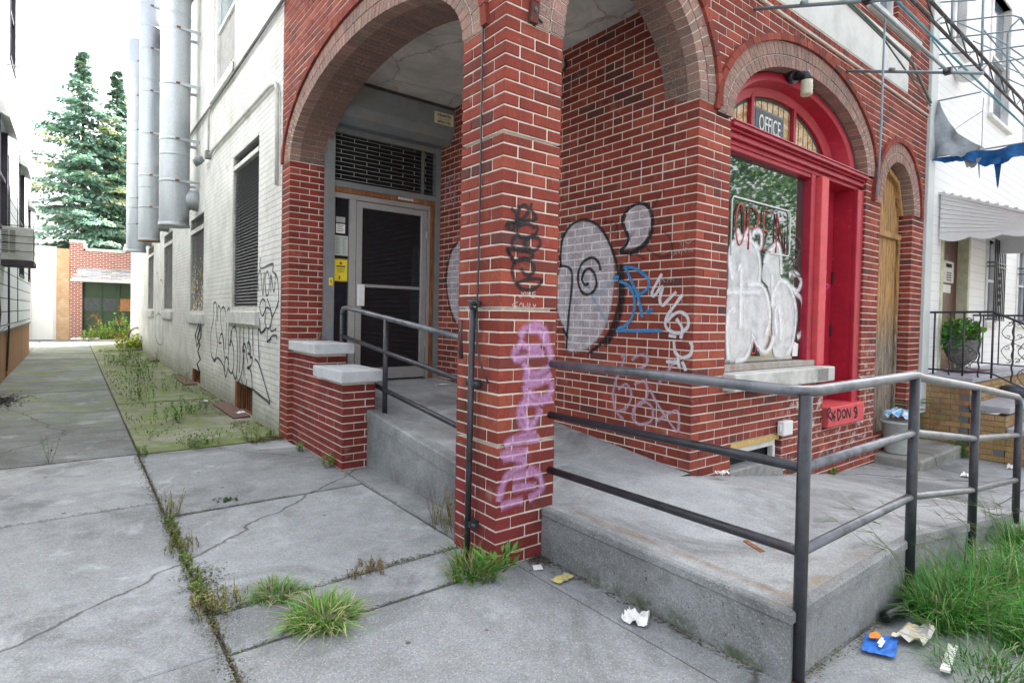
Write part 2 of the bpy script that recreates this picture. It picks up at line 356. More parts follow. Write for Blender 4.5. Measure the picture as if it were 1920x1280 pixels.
GRAF={'wall_tag':[[(7.622,1.428),(7.504,1.467),(7.385,1.427),(7.377,1.272),(7.408,1.131),(7.362,0.992),(7.278,0.856),(7.346,0.682),(7.419,0.583),(7.617,0.569),(7.762,0.655),(7.796,0.831),(7.804,0.976),(7.687,1.108),(7.572,1.238),(7.603,1.364),(7.622,1.428)],[(7.294,1.164),(7.289,1.35),(7.194,1.411),(7.079,1.35),(7.034,1.169),(6.916,0.993),(6.801,0.805),(6.744,0.632)],[(7.165,0.861),(7.059,0.957),(6.952,0.991),(6.842,0.921),(6.798,0.746)],[(7.164,0.846),(6.981,0.848)],[(7.007,1.35),(6.901,1.388),(6.76,1.366),(6.65,1.221),(6.641,1.032),(6.682,0.782)],[(6.62,1.294),(6.511,1.373),(6.424,1.324),(6.461,1.152),(6.489,0.937),(6.478,0.708),(6.497,0.563)],[(7.576,0.548),(7.456,0.541),(7.265,0.61),(6.967,0.571),(6.785,0.496),(6.662,0.375),(6.545,0.473),(6.472,0.594),(6.622,0.669),(6.741,0.573),(6.714,0.458)],[(6.494,0.506),(6.285,0.461),(6.163,0.534),(6.139,0.675),(6.191,0.839),(6.339,0.915),(6.367,0.829)],[(6.4,0.855),(6.345,1.028),(6.314,1.057),(6.309,0.945),(6.432,0.84)],[(6.253,1.087),(6.131,1.118),(6.007,1.053),(5.938,0.866),(5.917,0.664),(5.95,0.498),(5.913,0.352)],[(6.07,1.12),(6.015,1.231),(5.958,1.272)],[(6.224,0.501),(6.035,0.408),(5.948,0.471)],[(5.791,1.181),(5.795,1.261),(5.698,1.236),(5.666,1.157)],[(5.695,1.17),(5.67,1.236),(5.589,1.264),(5.48,1.239),(5.45,1.162)],[(5.371,1.152),(5.359,1.228),(5.297,1.242),(5.218,1.168)],[(5.193,1.169),(5.146,1.244),(5.048,1.234),(4.997,1.161)],[(5.789,1.128),(5.797,0.94),(5.771,0.755),(5.805,0.511)],[(5.599,1.133),(5.585,0.95),(5.563,0.716),(5.535,0.484)],[(5.65,0.816),(5.599,0.897),(5.518,0.908),(5.446,0.854),(5.404,0.753),(5.348,0.681)],[(5.913,0.352),(5.745,0.45),(5.639,0.579),(5.582,0.767)],[(5.65,0.816),(5.487,0.825)],[(5.308,1.141),(5.311,0.988),(5.278,0.838),(5.223,0.753)],[(5.383,0.857),(5.36,0.935),(5.283,0.939),(5.204,0.868),(5.225,0.791),(5.354,0.808)],[(5.117,1.146),(5.11,0.997),(5.077,0.801)],[(5.249,0.752),(5.124,0.76),(5.169,0.67),(5.345,0.605)],[(5.397,0.613),(5.268,0.624),(5.164,0.558),(5.119,0.437),(5.125,0.25)],[(5.688,0.443),(5.601,0.373),(5.464,0.349),(5.391,0.472)],[(4.845,1.141),(4.848,1.009),(4.79,0.748)],[(5.002,0.757),(4.835,0.721),(4.648,0.594),(4.468,0.449),(4.295,0.322)],[(5.106,0.376),(4.818,0.349),(4.548,0.323),(4.294,0.299)],[(4.854,1.141),(4.715,1.085),(4.521,1.15)]],
'corner_tag':[[(4.798,1.417),(4.732,1.464),(4.644,1.481),(4.555,1.439),(4.552,1.358),(4.68,1.287),(4.772,1.346),(4.821,1.417)],[(4.472,1.485),(4.343,1.381),(4.257,1.281),(4.105,1.381),(4.013,1.457)],[(4.635,1.288),(4.531,1.37),(4.425,1.381),(4.3,1.336),(4.276,1.247),(4.374,1.154),(4.478,1.151),(4.567,1.23),(4.508,1.335)],[(4.813,1.25),(4.715,1.085),(4.499,1.151)],[(4.436,1.153),(4.45,0.992),(4.248,1.068),(4.072,1.075),(4.089,1.031)],[(4.45,0.992),(4.286,1.033)],[(4.296,1.246),(4.311,1.122),(4.094,1.151)],[(4.786,1.974),(4.78,1.849),(4.271,1.872),(4.267,1.788),(4.088,1.713),(4.022,1.515),(4.072,1.369)],[(4.871,1.584),(4.9,1.747),(4.779,1.813),(4.665,1.526),(4.612,1.805)],[(4.536,1.559),(4.575,1.716),(4.483,1.799),(4.398,1.709),(4.409,1.556),(4.502,1.523),(4.557,1.594)],[(4.317,1.554),(4.338,1.757),(4.197,1.551),(4.148,1.765)]],
'far_tag':[[(15.471,0.742),(15.705,1.55),(15.408,2.269),(15.064,2.174),(14.856,1.542),(14.867,0.762)],[(14.534,0.581),(14.69,1.927),(14.326,2.068),(13.951,1.831),(13.964,1.164),(14.002,0.418)],[(15.385,1.948),(15.192,1.625),(14.952,1.974)],[(14.475,1.539),(14.213,1.311),(14.054,1.61)],[(15.5,1.144),(14.834,1.231),(13.901,1.09)],[(15.836,0.894),(15.282,0.508),(14.306,0.439),(13.813,0.65)]],
'pillar_black':[[(0.105,1.931),(0.11,1.903),(0.103,1.859),(0.095,1.795),(0.123,1.766),(0.169,1.767),(0.225,1.787),(0.244,1.819),(0.229,1.835)],[(0.032,1.83),(0.067,1.831),(0.085,1.822),(0.077,1.8),(0.032,1.809),(0.041,1.824),(0.139,1.85),(0.232,1.875),(0.193,1.921),(0.197,1.954)],[(0.056,1.91),(0.084,1.892),(0.102,1.867)],[(0.11,1.91),(0.137,1.935),(0.165,1.932),(0.175,1.911),(0.148,1.872),(0.085,1.843)],[(0.104,1.803),(0.122,1.826),(0.177,1.84),(0.224,1.824)],[(0.096,1.76),(0.078,1.751),(0.07,1.715),(0.098,1.703),(0.143,1.7),(0.218,1.7),(0.256,1.725),(0.265,1.755),(0.235,1.774),(0.179,1.761),(0.152,1.722),(0.199,1.709)],[(0.035,1.694),(0.072,1.644),(0.091,1.618),(0.072,1.651),(0.035,1.69),(0.107,1.69),(0.181,1.689),(0.219,1.671),(0.191,1.654),(0.145,1.654),(0.091,1.625),(0.074,1.581),(0.084,1.546),(0.112,1.505),(0.159,1.486),(0.215,1.489),(0.262,1.513),(0.281,1.543),(0.242,1.548),(0.166,1.537),(0.103,1.515)],[(0.108,1.64),(0.182,1.646),(0.221,1.62),(0.222,1.584),(0.184,1.563),(0.147,1.579),(0.132,1.599)]],
'pillar_white':[[(0.141,1.471),(0.146,1.45),(0.132,1.442),(0.113,1.459)],[(0.15,1.457),(0.164,1.472),(0.174,1.447)],[(0.178,1.451),(0.182,1.473),(0.197,1.452),(0.201,1.475)],[(0.239,1.475),(0.215,1.47),(0.216,1.461),(0.239,1.459),(0.235,1.446),(0.211,1.443)],[(0.115,1.416),(0.088,1.408),(0.079,1.397),(0.106,1.395),(0.111,1.384),(0.079,1.382)],[(0.124,1.391),(0.137,1.413),(0.152,1.389)],[(0.151,1.414),(0.161,1.389),(0.18,1.4)],[(0.184,1.415),(0.189,1.39),(0.2,1.401),(0.198,1.415)],[(0.222,1.409),(0.232,1.394),(0.241,1.409),(0.227,1.391)]],
'pillar_pink':[[(0.138,1.227),(0.165,1.27),(0.23,1.292),(0.288,1.285),(0.319,1.248),(0.335,1.203),(0.352,1.143),(0.363,1.09)],[(0.193,1.263),(0.26,1.263),(0.309,1.226),(0.311,1.174)],[(0.157,1.212),(0.121,1.169),(0.095,1.134),(0.114,1.112),(0.169,1.118),(0.234,1.138),(0.312,1.136)],[(0.158,1.183),(0.214,1.168),(0.281,1.174)],[(0.16,1.089),(0.199,1.044),(0.247,1.027),(0.315,1.039),(0.364,1.075)],[(0.19,1.037),(0.181,1.001),(0.201,0.971),(0.297,0.981),(0.365,1.022)],[(0.219,1.014),(0.316,1.009),(0.355,1.038)],[(0.181,1.009),(0.277,0.996),(0.366,0.984)],[(0.182,0.965),(0.184,0.921),(0.203,0.883),(0.281,0.863),(0.368,0.924),(0.367,0.977)],[(0.202,0.935),(0.241,0.903),(0.32,0.875),(0.38,0.878)],[(0.194,0.891),(0.157,0.858),(0.14,0.808),(0.16,0.756),(0.208,0.729),(0.245,0.755),(0.273,0.796),(0.291,0.832)],[(0.204,0.869),(0.167,0.842),(0.178,0.79),(0.207,0.751)],[(0.045,0.654),(0.116,0.681),(0.19,0.694),(0.266,0.693)],[(0.107,0.668),(0.172,0.667),(0.257,0.664),(0.286,0.683)],[(0.02,0.6),(0.082,0.613),(0.155,0.604),(0.211,0.611)],[(0.038,0.584),(0.119,0.58),(0.175,0.557),(0.176,0.528),(0.121,0.514),(0.067,0.487),(0.041,0.448),(0.025,0.401),(0.017,0.36)],[(0.214,0.515),(0.262,0.485),(0.303,0.442),(0.314,0.387),(0.276,0.357),(0.219,0.337)],[(0.103,0.474),(0.177,0.477),(0.253,0.48)],[(0.105,0.416),(0.16,0.414),(0.275,0.402)],[(0.027,0.33),(0.089,0.339),(0.181,0.337)]],
'face_fill':[[(1.402,1.801),(1.38,2.043),(1.287,2.167),(1.12,2.186),(0.959,2.129),(0.837,2.003),(0.767,1.862),(0.745,1.678),(0.763,1.496),(0.814,1.311),(0.911,1.171),(1.065,1.061),(1.289,1.047),(1.334,1.233),(1.417,1.367),(1.447,1.64)]],
'face_line':[[(1.392,1.801),(1.4,1.923),(1.371,2.055),(1.268,2.158),(1.12,2.186),(0.977,2.137),(0.872,2.044),(0.802,1.939),(0.741,1.812),(0.7,1.664),(0.692,1.519),(0.719,1.386),(0.78,1.25),(0.892,1.121),(1.028,1.037)],[(1.412,1.802),(1.333,1.797),(1.264,1.767),(1.243,1.7),(1.248,1.567),(1.271,1.395),(1.285,1.235),(1.299,1.06)],[(1.344,1.246),(1.282,1.155)],[(0.904,1.735),(0.923,1.799),(0.985,1.847),(1.073,1.84),(1.144,1.786),(1.168,1.696),(1.147,1.604),(1.081,1.544),(0.993,1.556),(0.946,1.624),(0.972,1.713),(1.035,1.761),(1.096,1.732),(1.118,1.668),(1.075,1.622),(1.034,1.64)]],
'face_shadow':[[(0.693,1.785),(0.667,1.639),(0.663,1.507),(0.687,1.374),(0.747,1.239),(0.841,1.112)]],
'ear_fill':[[(0.657,2.129),(0.62,2.196),(0.531,2.231),(0.443,2.201),(0.404,2.121),(0.411,2.019),(0.449,1.943),(0.521,1.903),(0.611,1.892),(0.704,1.894),(0.627,1.924),(0.599,1.992),(0.647,2.069)]],
'ear_line':[[(0.704,1.882),(0.635,1.924),(0.614,1.982),(0.655,2.057),(0.68,2.12),(0.651,2.188),(0.576,2.231),(0.487,2.236),(0.414,2.191),(0.383,2.119),(0.387,2.017),(0.42,1.952),(0.491,1.9),(0.594,1.862),(0.703,1.87)],[(0.38,2.016),(0.426,1.923),(0.505,1.878),(0.594,1.85)]],
'faint_black':[[(0.279,2.317),(0.345,2.238),(0.385,2.176)],[(0.296,2.001),(0.227,1.955),(0.199,1.886),(0.196,1.82),(0.304,1.811),(0.389,1.857),(0.447,1.896)],[(0.549,1.858),(0.444,1.798)],[(0.891,2.133),(0.776,2.132),(0.742,2.079),(0.773,2.034),(0.823,2.064),(0.792,2.134)],[(0.868,2.18),(0.857,2.117)],[(0.736,2.139),(0.723,1.98)]],
'blue_tag':[[(0.761,1.667),(0.697,1.676)],[(0.652,1.746),(0.56,1.741),(0.47,1.701),(0.403,1.641),(0.401,1.583),(0.465,1.539),(0.523,1.522)],[(0.637,1.757),(0.588,1.672),(0.524,1.563),(0.477,1.458),(0.451,1.353)],[(0.696,1.64),(0.617,1.613),(0.554,1.552),(0.529,1.458),(0.548,1.364),(0.607,1.291),(0.699,1.259)],[(0.715,1.24),(0.485,1.25),(0.259,1.257)],[(0.417,1.394),(0.36,1.411),(0.402,1.383)]],
'blue_faint':[[(1.134,1.773),(1.085,1.68),(1.011,1.575),(0.937,1.447),(0.814,1.311)],[(0.974,1.523),(0.808,1.619),(0.728,1.666)]],
'white_swirl':[[(0.279,1.681),(0.325,1.615),(0.365,1.548),(0.35,1.514),(0.296,1.569),(0.269,1.58),(0.293,1.49),(0.265,1.445),(0.212,1.49),(0.148,1.544)],[(0.096,1.521),(0.158,1.445),(0.222,1.367),(0.233,1.289),(0.165,1.247),(0.088,1.25),(0.039,1.305),(0.054,1.369),(0.118,1.396),(0.182,1.368),(0.22,1.323)],[(0.142,1.347),(0.089,1.282),(0.099,1.206)],[(0.204,1.224),(0.138,1.215)],[(0.156,1.181),(0.142,1.104),(0.083,1.069),(0.017,1.093),(0.001,1.151),(0.02,1.188)],[(0.117,1.067),(0.104,0.99)],[(0.221,1.03),(0.105,1.029)],[(0.082,1.04),(0.047,0.976)]],
'pink_tag':[[(0.66,1.029),(0.619,1.053),(0.657,0.943),(0.71,0.83),(0.735,0.719),(0.702,0.593),(0.617,0.541)],[(0.55,1.016),(0.472,1.063),(0.394,1.047),(0.418,0.984),(0.521,0.934)],[(0.68,0.769),(0.598,0.821),(0.541,0.743),(0.592,0.63),(0.674,0.597)],[(0.524,0.619),(0.46,0.69),(0.383,0.701),(0.331,0.647),(0.353,0.562),(0.455,0.525),(0.522,0.556),(0.511,0.642)],[(0.517,0.829),(0.414,0.861),(0.385,0.762),(0.459,0.67)],[(0.361,0.805),(0.283,0.694),(0.112,0.523)],[(0.129,1.066),(0.219,0.941),(0.288,0.854)],[(0.304,0.57),(0.117,0.678),(0.1,0.524)]],
'porch_tag':[[(3.397,2.603),(3.428,2.796),(3.336,2.906),(3.305,2.714),(3.232,2.611),(3.216,2.823)],[(3.385,2.945),(3.29,2.947),(3.195,2.881)]],
'scratch':[[(0.165,1.92),(0.134,1.903),(0.122,1.916),(0.12,1.88)],[(0.087,1.906),(0.062,1.889),(0.037,1.901),(0.046,1.92),(0.079,1.916)],[(0.179,1.812),(0.176,1.855),(0.161,1.818),(0.158,1.857)],[(0.14,1.823),(0.137,1.852),(0.127,1.819)],[(0.115,1.85),(0.114,1.807)],[(0.09,1.855),(0.065,1.853),(0.089,1.834),(0.068,1.829)],[(0.051,1.824),(0.048,1.852)],[(0.035,1.826),(0.027,1.85),(0.02,1.825)],[(0.295,1.828),(0.224,1.841)],[(0.288,1.618),(0.28,1.647),(0.252,1.616)],[(0.234,1.616),(0.222,1.652)],[(0.226,1.638),(0.199,1.637)],[(0.203,1.615),(0.191,1.651),(0.173,1.621)]],
'win_fill':[[(2.342,1.622),(2.349,1.862),(2.423,1.967),(2.565,2.014),(2.716,1.984),(2.8,1.865),(2.822,1.669),(2.941,1.581),(3.01,1.405),(2.986,1.203),(2.923,1.097),(2.829,1.157),(2.723,1.273),(2.709,1.135),(2.619,1.023),(2.372,1.03),(2.327,1.338)],[(2.86,1.788),(2.922,1.91),(3.079,2.031),(3.129,1.987),(3.168,1.761),(3.244,1.716),(3.349,1.66),(3.449,1.502),(3.476,1.288),(3.436,1.099),(3.363,1.025),(3.115,1.032),(3.067,1.226),(3.041,1.466),(2.961,1.641),(2.866,1.695)]],
'win_line':[[(2.399,1.669),(2.352,1.797),(2.356,1.906),(2.442,1.991),(2.564,2.017),(2.694,1.993),(2.787,1.899),(2.817,1.762),(2.801,1.645)],[(2.421,2.0),(2.459,2.064),(2.503,2.008)],[(2.565,2.014),(2.613,2.093),(2.66,2.024)],[(2.691,2.039),(2.71,2.086),(2.798,2.096),(2.834,2.042),(2.806,1.958),(2.716,1.984)],[(2.88,1.836),(2.922,1.91),(3.091,2.02),(3.157,1.929),(3.18,1.761)],[(3.041,1.466),(3.057,1.598),(3.171,1.7),(3.323,1.671),(3.434,1.539),(3.472,1.351),(3.409,1.125),(3.311,1.052)],[(2.325,1.566),(2.567,1.577),(2.827,1.588)],[(2.628,1.636),(2.846,1.647),(2.968,1.523),(3.001,1.346),(2.939,1.227)],[(2.372,1.03),(2.342,1.228),(2.353,1.393),(2.451,1.45)],[(2.723,1.273),(2.719,1.158),(2.618,1.034),(2.474,1.016)],[(2.737,1.227),(2.831,1.122),(2.947,1.084),(3.038,1.13),(3.068,1.214)],[(2.476,1.74),(2.514,1.787),(2.526,1.564),(2.531,1.284)],[(3.024,1.752),(3.04,1.49)],[(3.316,1.77),(3.471,1.78),(3.555,1.709),(3.48,1.629),(3.349,1.66)],[(3.429,1.614),(3.565,1.556),(3.628,1.417),(3.611,1.263),(3.508,1.199)],[(3.127,1.226),(3.092,1.419),(3.137,1.468),(3.193,1.348),(3.204,1.177)]],
'win_dark':[[(3.123,2.095),(3.194,2.127),(3.246,2.083),(3.225,2.033)],[(3.27,2.098),(3.252,1.986),(3.306,1.93)],[(3.348,2.081),(3.329,1.968),(3.459,1.955),(3.533,2.049),(3.449,2.116),(3.346,2.106)],[(3.303,1.979),(3.456,2.004),(3.487,1.932),(3.384,1.911),(3.355,1.958)],[(3.214,1.812),(3.284,1.891),(3.302,1.794),(3.411,1.888),(3.463,1.892),(3.391,1.799),(3.552,1.759),(3.522,1.808),(3.41,1.913)],[(3.366,1.798),(3.377,1.699)]],
'win_red':[[(2.722,1.17),(2.71,1.112),(2.734,1.071),(2.777,1.088),(2.774,1.146),(2.74,1.158)],[(2.727,1.089),(2.72,1.06)],[(2.799,1.099),(2.82,1.122),(2.844,1.086)]],
'door_pink':[[(4.233,1.974),(4.279,1.902),(4.365,1.87),(4.308,1.791),(4.27,1.733),(4.417,1.74),(4.398,1.701),(4.277,1.639),(4.304,1.546),(4.363,1.605),(4.316,1.678)],[(4.298,1.338),(4.27,1.451),(4.328,1.329),(4.334,1.414)]],
'rydons':[[(3.78,0.536),(3.79,0.485),(3.797,0.397)],[(3.78,0.523),(3.835,0.544),(3.858,0.517),(3.811,0.483),(3.886,0.432)],[(3.88,0.502),(3.911,0.474),(3.966,0.507)],[(3.886,0.42),(3.926,0.467),(3.945,0.408)],[(3.898,0.456),(3.97,0.45)],[(4.01,0.51),(4.021,0.451),(4.032,0.406)],[(4.002,0.517),(4.07,0.499),(4.088,0.458),(4.032,0.406)],[(4.152,0.504),(4.116,0.475),(4.15,0.427),(4.194,0.442),(4.191,0.482),(4.152,0.504)],[(4.227,0.413),(4.228,0.505),(4.304,0.419),(4.305,0.511)],[(4.448,0.51),(4.393,0.497),(4.412,0.462),(4.461,0.451),(4.464,0.411),(4.4,0.403)],[(4.425,0.501),(4.459,0.472),(4.423,0.421)]],
'face_left':[[(3.127,2.182),(3.259,2.107),(3.35,1.938),(3.38,1.749),(3.336,1.556),(3.26,1.38),(3.147,1.252)]],
'face_left_fill':[[(3.126,2.168),(3.258,2.078),(3.335,1.908),(3.362,1.733),(3.322,1.556),(3.233,1.38),(3.134,1.266),(2.963,1.256),(2.995,2.156)]]}
# ---------------------------------------------------------------- masonry
CH=.066; BL=.203; J=.0095
def one_brick(mb,P,u0,u1,z0,z1,d0,d1,col,c=.0022,rng=random):
    j=rng.uniform(-.0012,.0016); d0=d0+j; i=len(mb.v)
    o=[(u0,z0),(u1,z0),(u1,z1),(u0,z1)]; q=[(u0+c,z0+c),(u1-c,z0+c),(u1-c,z1-c),(u0+c,z1-c)]
    mb.v += [P(u,z,d1) for u,z in o]+[P(u,z,d0+c) for u,z in o]+[P(u+rng.uniform(-.001,.001),z+rng.uniform(-.001,.001),d0+rng.uniform(-.0006,.0006)) for u,z in q]
    F=[(8,9,10,11)]
    for k in range(4):
        k2=(k+1)%4; F.append((4+k,4+k2,8+k2,8+k)); F.append((k,k2,4+k2,4+k))
    mb.idx([tuple(i+a for a in f) for f in F],col)
def hole_rect(a,b,z0,z1): return lambda zm,z_: [(a,b)] if z0-.001<zm<z1+.001 else []
def hole_arch(c,a,b,zs,r,zb=-1,al=None):
    # blocked interval of an arched opening with its brick ring (offset r)
    def f(zm,z_):
        out=[]
        if zb<zm<zs: out.append((c-a,c+a))
        elif zm>=zs and zm-zs<b+r:
            h=(a+r)*math.sqrt(max(0,1-((zm-zs)/(b+r))**2)); out.append((c-h,c+h))
        return out
    return f
def subtract(iv,bl):
    for a,b in bl:
        n=[]
        for s,e in iv:
            if b<=s or a>=e: n.append((s,e)); continue
            if a>s: n.append((s,a))
            if b<e: n.append((b,e))
        iv=n
    return iv
def wall(mb,bk,P,u0,u1,z0,z1,holes=(),own0=None,own1=None,depth=.1,colf=brickcol,seed=1,hdr=7,gaps=(),CH=CH,BL=BL,J=J,phase=0):
    rng=random.Random(seed); k0=round(z0/CH); k1=round(z1/CH)
    for k in range(k0,k1):
        za,zb=k*CH,(k+1)*CH; zm=(za+zb)/2; par=k%2; bl=[i for h in holes for i in h(zm,za)]
        s=u0 if (own0 is None or par==own0) else u0+BL/2
        e=u1 if (own1 is None or par==own1) else u1-BL/2
        for a,b in subtract([(u0+(.005 if own0 is not None else 0),u1-(.005 if own1 is not None else 0))],bl):
            a+=.004; b-=.004
            bk.face([P(a,za,.0045),P(b,za,.0045),P(b,zb,.0045),P(a,zb,.0045)])
            bk.face([P(a,za,.0045),P(a,zb,.0045),P(a,zb,depth),P(a,za,depth)]); bk.face([P(b,za,.0045),P(b,zb,.0045),P(b,zb,depth),P(b,za,depth)])
        head=hdr and (k+phase)%hdr==3
        step=BL/2 if head else BL
        edges=[]; u=s
        if own0 is None and par==1: edges.append((s,s+BL/2)); u=s+BL/2
        if head: u=s if own0 is None or par!=own0 else s; 
        while u<e-.012:
            v=min(u+step,e)
            if e-v<.03: v=e
            edges.append((u,v)); u=v
        pieces=[]
        for (s_,e_) in subtract([(s,e)],bl):
            L_=[[max(a,s_),min(b,e_),a,b] for a,b in edges if min(b,e_)-max(a,s_)>1e-4]
            if len(L_)>1 and L_[0][1]-L_[0][0]<.045: L_[1][0]=L_[0][0]; L_.pop(0)
            if len(L_)>1 and L_[-1][1]-L_[-1][0]<.045: L_[-2][1]=L_[-1][1]; L_.pop()
            pieces+=L_
        for (p,q,a,b) in pieces:
            if True:
                if q-p<.022: continue
                L=J/2 if (p>u0+.001 and abs(p-a)<1e-6) else 0; Rr=J/2 if (q<u1-.001 and abs(q-b)<1e-6) else 0
                z1_=zb-J/2; z0_=za+J/2
                if k in gaps: z1_-=.010
                one_brick(mb,P,p+L,q-Rr,z0_,z1_,0,depth,colf(rng,zm),rng=rng)
def ring(mb,bk,P,c,a,b,zs,r0,r1,d0,d1,pitch,colf,splits=None,seed=3,t0=0.,t1=math.pi,j=.008,inner_back=True):
    rng=random.Random(seed); N=400
    pt=lambda t,r:(c+(a+r)*math.cos(t), zs+(b+r)*math.sin(t))
    ts=[t0+(t1-t0)*i/N for i in range(N+1)]; L=[0]; rm=(r0+r1)/2 if r1-r0<.15 else r0
    for i in range(N):
        p,q=pt(ts[i],rm),pt(ts[i+1],rm); L.append(L[-1]+math.dist(p,q))
    def at(l):
        l=max(0,min(L[-1],l)); lo,hi=0,N
        while hi-lo>1:
            m=(lo+hi)//2
            if L[m]<=l: lo=m
            else: hi=m
        f=(l-L[lo])/max(1e-9,L[hi]-L[lo]); return ts[lo]+(ts[hi]-ts[lo])*f
    n=max(1,round(L[-1]/pitch)); w=L[-1]/n
    for i in range(n):
        ta,tb=at(i*w+j/2),at((i+1)*w-j/2)
        cuts=splits[i%2] if splits else (d0,d1)
        for x,y in zip(cuts[:-1],cuts[1:]):
            A=x+(j/2 if x>d0+.001 else rng.uniform(-.001,.002)); B=y-(j/2 if y<d1-.001 else 0); col=colf(rng)
            q=[pt(ta,r0),pt(tb,r0),pt(tb,r1-j/2),pt(ta,r1-j/2)]
            mb.hexa([P(u,z,A) for u,z in q]+[P(u,z,B) for u,z in q],col)
    if bk is not None:
        M=max(24,n*2)
        for i in range(M):
            ta,tb=t0+(t1-t0)*i/M,t0+(t1-t0)*(i+1)/M
            q=[pt(ta,r0+.005),pt(tb,r0+.005),pt(tb,r1),pt(ta,r1)]
            bk.face([P(u,z,d0+.0045) for u,z in q])
            if inner_back: bk.face([P(*pt(ta,r0+.005),d0+.0045),P(*pt(tb,r0+.005),d0+.0045),P(*pt(tb,r0+.005),d1-.002),P(*pt(ta,r0+.005),d1-.002)])
# ================================================================ BRICK BUILDING
bld=thing('brick_building','two-storey red brick corner building with arched porch and red office window','building',(1.7,0,0))
mbw=MB(); bkw=MB()
A1=dict(c=2.045,a=1.64,b=.65,zs=2.905); A2=dict(c=1.062,a=.655,b=.71,zs=2.905); A3=dict(c=3.40,a=1.25,b=.64,zs=2.87); A4=dict(c=5.51,a=.48,b=.52,zs=2.62)
HT=8.0
h1=hole_arch(A1['c'],A1['a'],A1['b'],A1['zs'],.22); h2=hole_arch(A2['c'],A2['a'],A2['b'],A2['zs'],.22)
h3=hole_arch(A3['c'],A3['a'],A3['b'],A3['zs'],.22); h4=hole_arch(A4['c'],A4['a'],A4['b'],A4['zs'],.20,zb=.10)
def h3w(zm,z_): # window wall: opening only above the sill, door part lower
    if zm>=A3['zs']: return h3(zm,z_)
    out=[]
    if zm>.93: out.append((2.13,4.64))
    elif zm>.35: out.append((3.80,4.64))
    return out
bw_hole=hole_rect(2.24,3.03,.13,.40)
# front (south) face, upper part from the pillar across to the right end
def front_up(zm,z_): return [(0.60,5.67)] if 3.93<zm<4.40 else []
upwin=hole_rect(4.62,5.34,4.60,6.2)
wall(mbw,bkw,PY(0),0,6.37,A1['zs']+.0,6.8,[h2,h3,h4,front_up,upwin],own0=0,seed=5,phase=2)
wall(mbw,bkw,PY(0),1.715,6.37,-.264,2.904,[h3w,h4,bw_hole],own0=0,seed=6,phase=4)
# west face above the porch arch
wall(mbw,bkw,PX(0),0,3.96,2.904,6.8,[h1],own0=1,seed=7,phase=2)
for s_ in (1,):
    wall(mbw,bkw,PX(0),3.685,3.96,-.066,2.904,own0=0,seed=8,hdr=0)       # narrow outer face of the pilaster
wall(mbw,bkw,PY(3.685),0,.42,-.066,3.40,own0=1,seed=9,hdr=0,colf=lambda r,z:cvar((.23,.042,.03),.14,r))     # pilaster jamb facing the street
# inner porch wall carrying the painted face
wall(mbw,bkw,PX(1.715),0,3.62,.066,3.80,own0=1,seed=10,phase=1)
o_wall=make('wall',mbw,BRICK,bld); lab(o_wall,'red brick walls with pale mortar joints')
make('mortar',bkw,MORTAR,bld)
# reveals right of the openings
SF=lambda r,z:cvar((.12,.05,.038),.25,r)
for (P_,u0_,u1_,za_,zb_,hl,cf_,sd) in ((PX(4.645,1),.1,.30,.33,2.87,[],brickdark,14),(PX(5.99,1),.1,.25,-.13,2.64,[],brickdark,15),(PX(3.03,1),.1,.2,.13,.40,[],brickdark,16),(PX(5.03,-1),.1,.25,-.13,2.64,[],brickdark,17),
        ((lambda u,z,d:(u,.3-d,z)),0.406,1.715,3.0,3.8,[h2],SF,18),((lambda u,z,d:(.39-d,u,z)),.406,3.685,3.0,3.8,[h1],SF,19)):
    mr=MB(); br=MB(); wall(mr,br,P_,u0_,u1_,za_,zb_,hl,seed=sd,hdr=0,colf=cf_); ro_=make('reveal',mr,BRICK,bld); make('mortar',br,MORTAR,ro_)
# arch rings
def arch(P,A,thick,seed,hood=True,off=0.,dark=(0,0)):
    mb=MB(); bk=MB()
    hb=thick/2
    ring(mb,bk,P,A['c'],A['a'],A['b'],A['zs'],0,.098,-.004-off,.1,.066,ringcol,seed=seed)
    ring(mb,bk,P,A['c'],A['a'],A['b'],A['zs'],.103,.205,-.004-off,.1,.066,ringcol,seed=seed+1,inner_back=False)
    arr=make('arch_ring',mb,RBRICK,bld); make('mortar',bk,MORTAR,arr)
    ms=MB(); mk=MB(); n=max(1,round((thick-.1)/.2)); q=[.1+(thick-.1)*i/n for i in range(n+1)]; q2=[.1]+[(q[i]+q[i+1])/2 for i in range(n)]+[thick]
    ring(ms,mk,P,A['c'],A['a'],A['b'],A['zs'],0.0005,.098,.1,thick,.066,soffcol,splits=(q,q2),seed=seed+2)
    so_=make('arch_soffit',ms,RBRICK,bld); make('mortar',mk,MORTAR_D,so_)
    if hood:
        mh=MB(); ring(mh,None,P,A['c'],A['a'],A['b'],A['zs'],.207,.262,-.026-off,.06,.115,lambda r,z=0:brickcol(r),seed=seed+3,j=.005)
        make('hood_mould',mh,BRICK,bld)
arch(PX(0),A1,.39,20); arch(PY(0),A2,.30,30); arch(PY(0),A3,.13,40); arch(PY(0),A4,.16,50,off=.012)
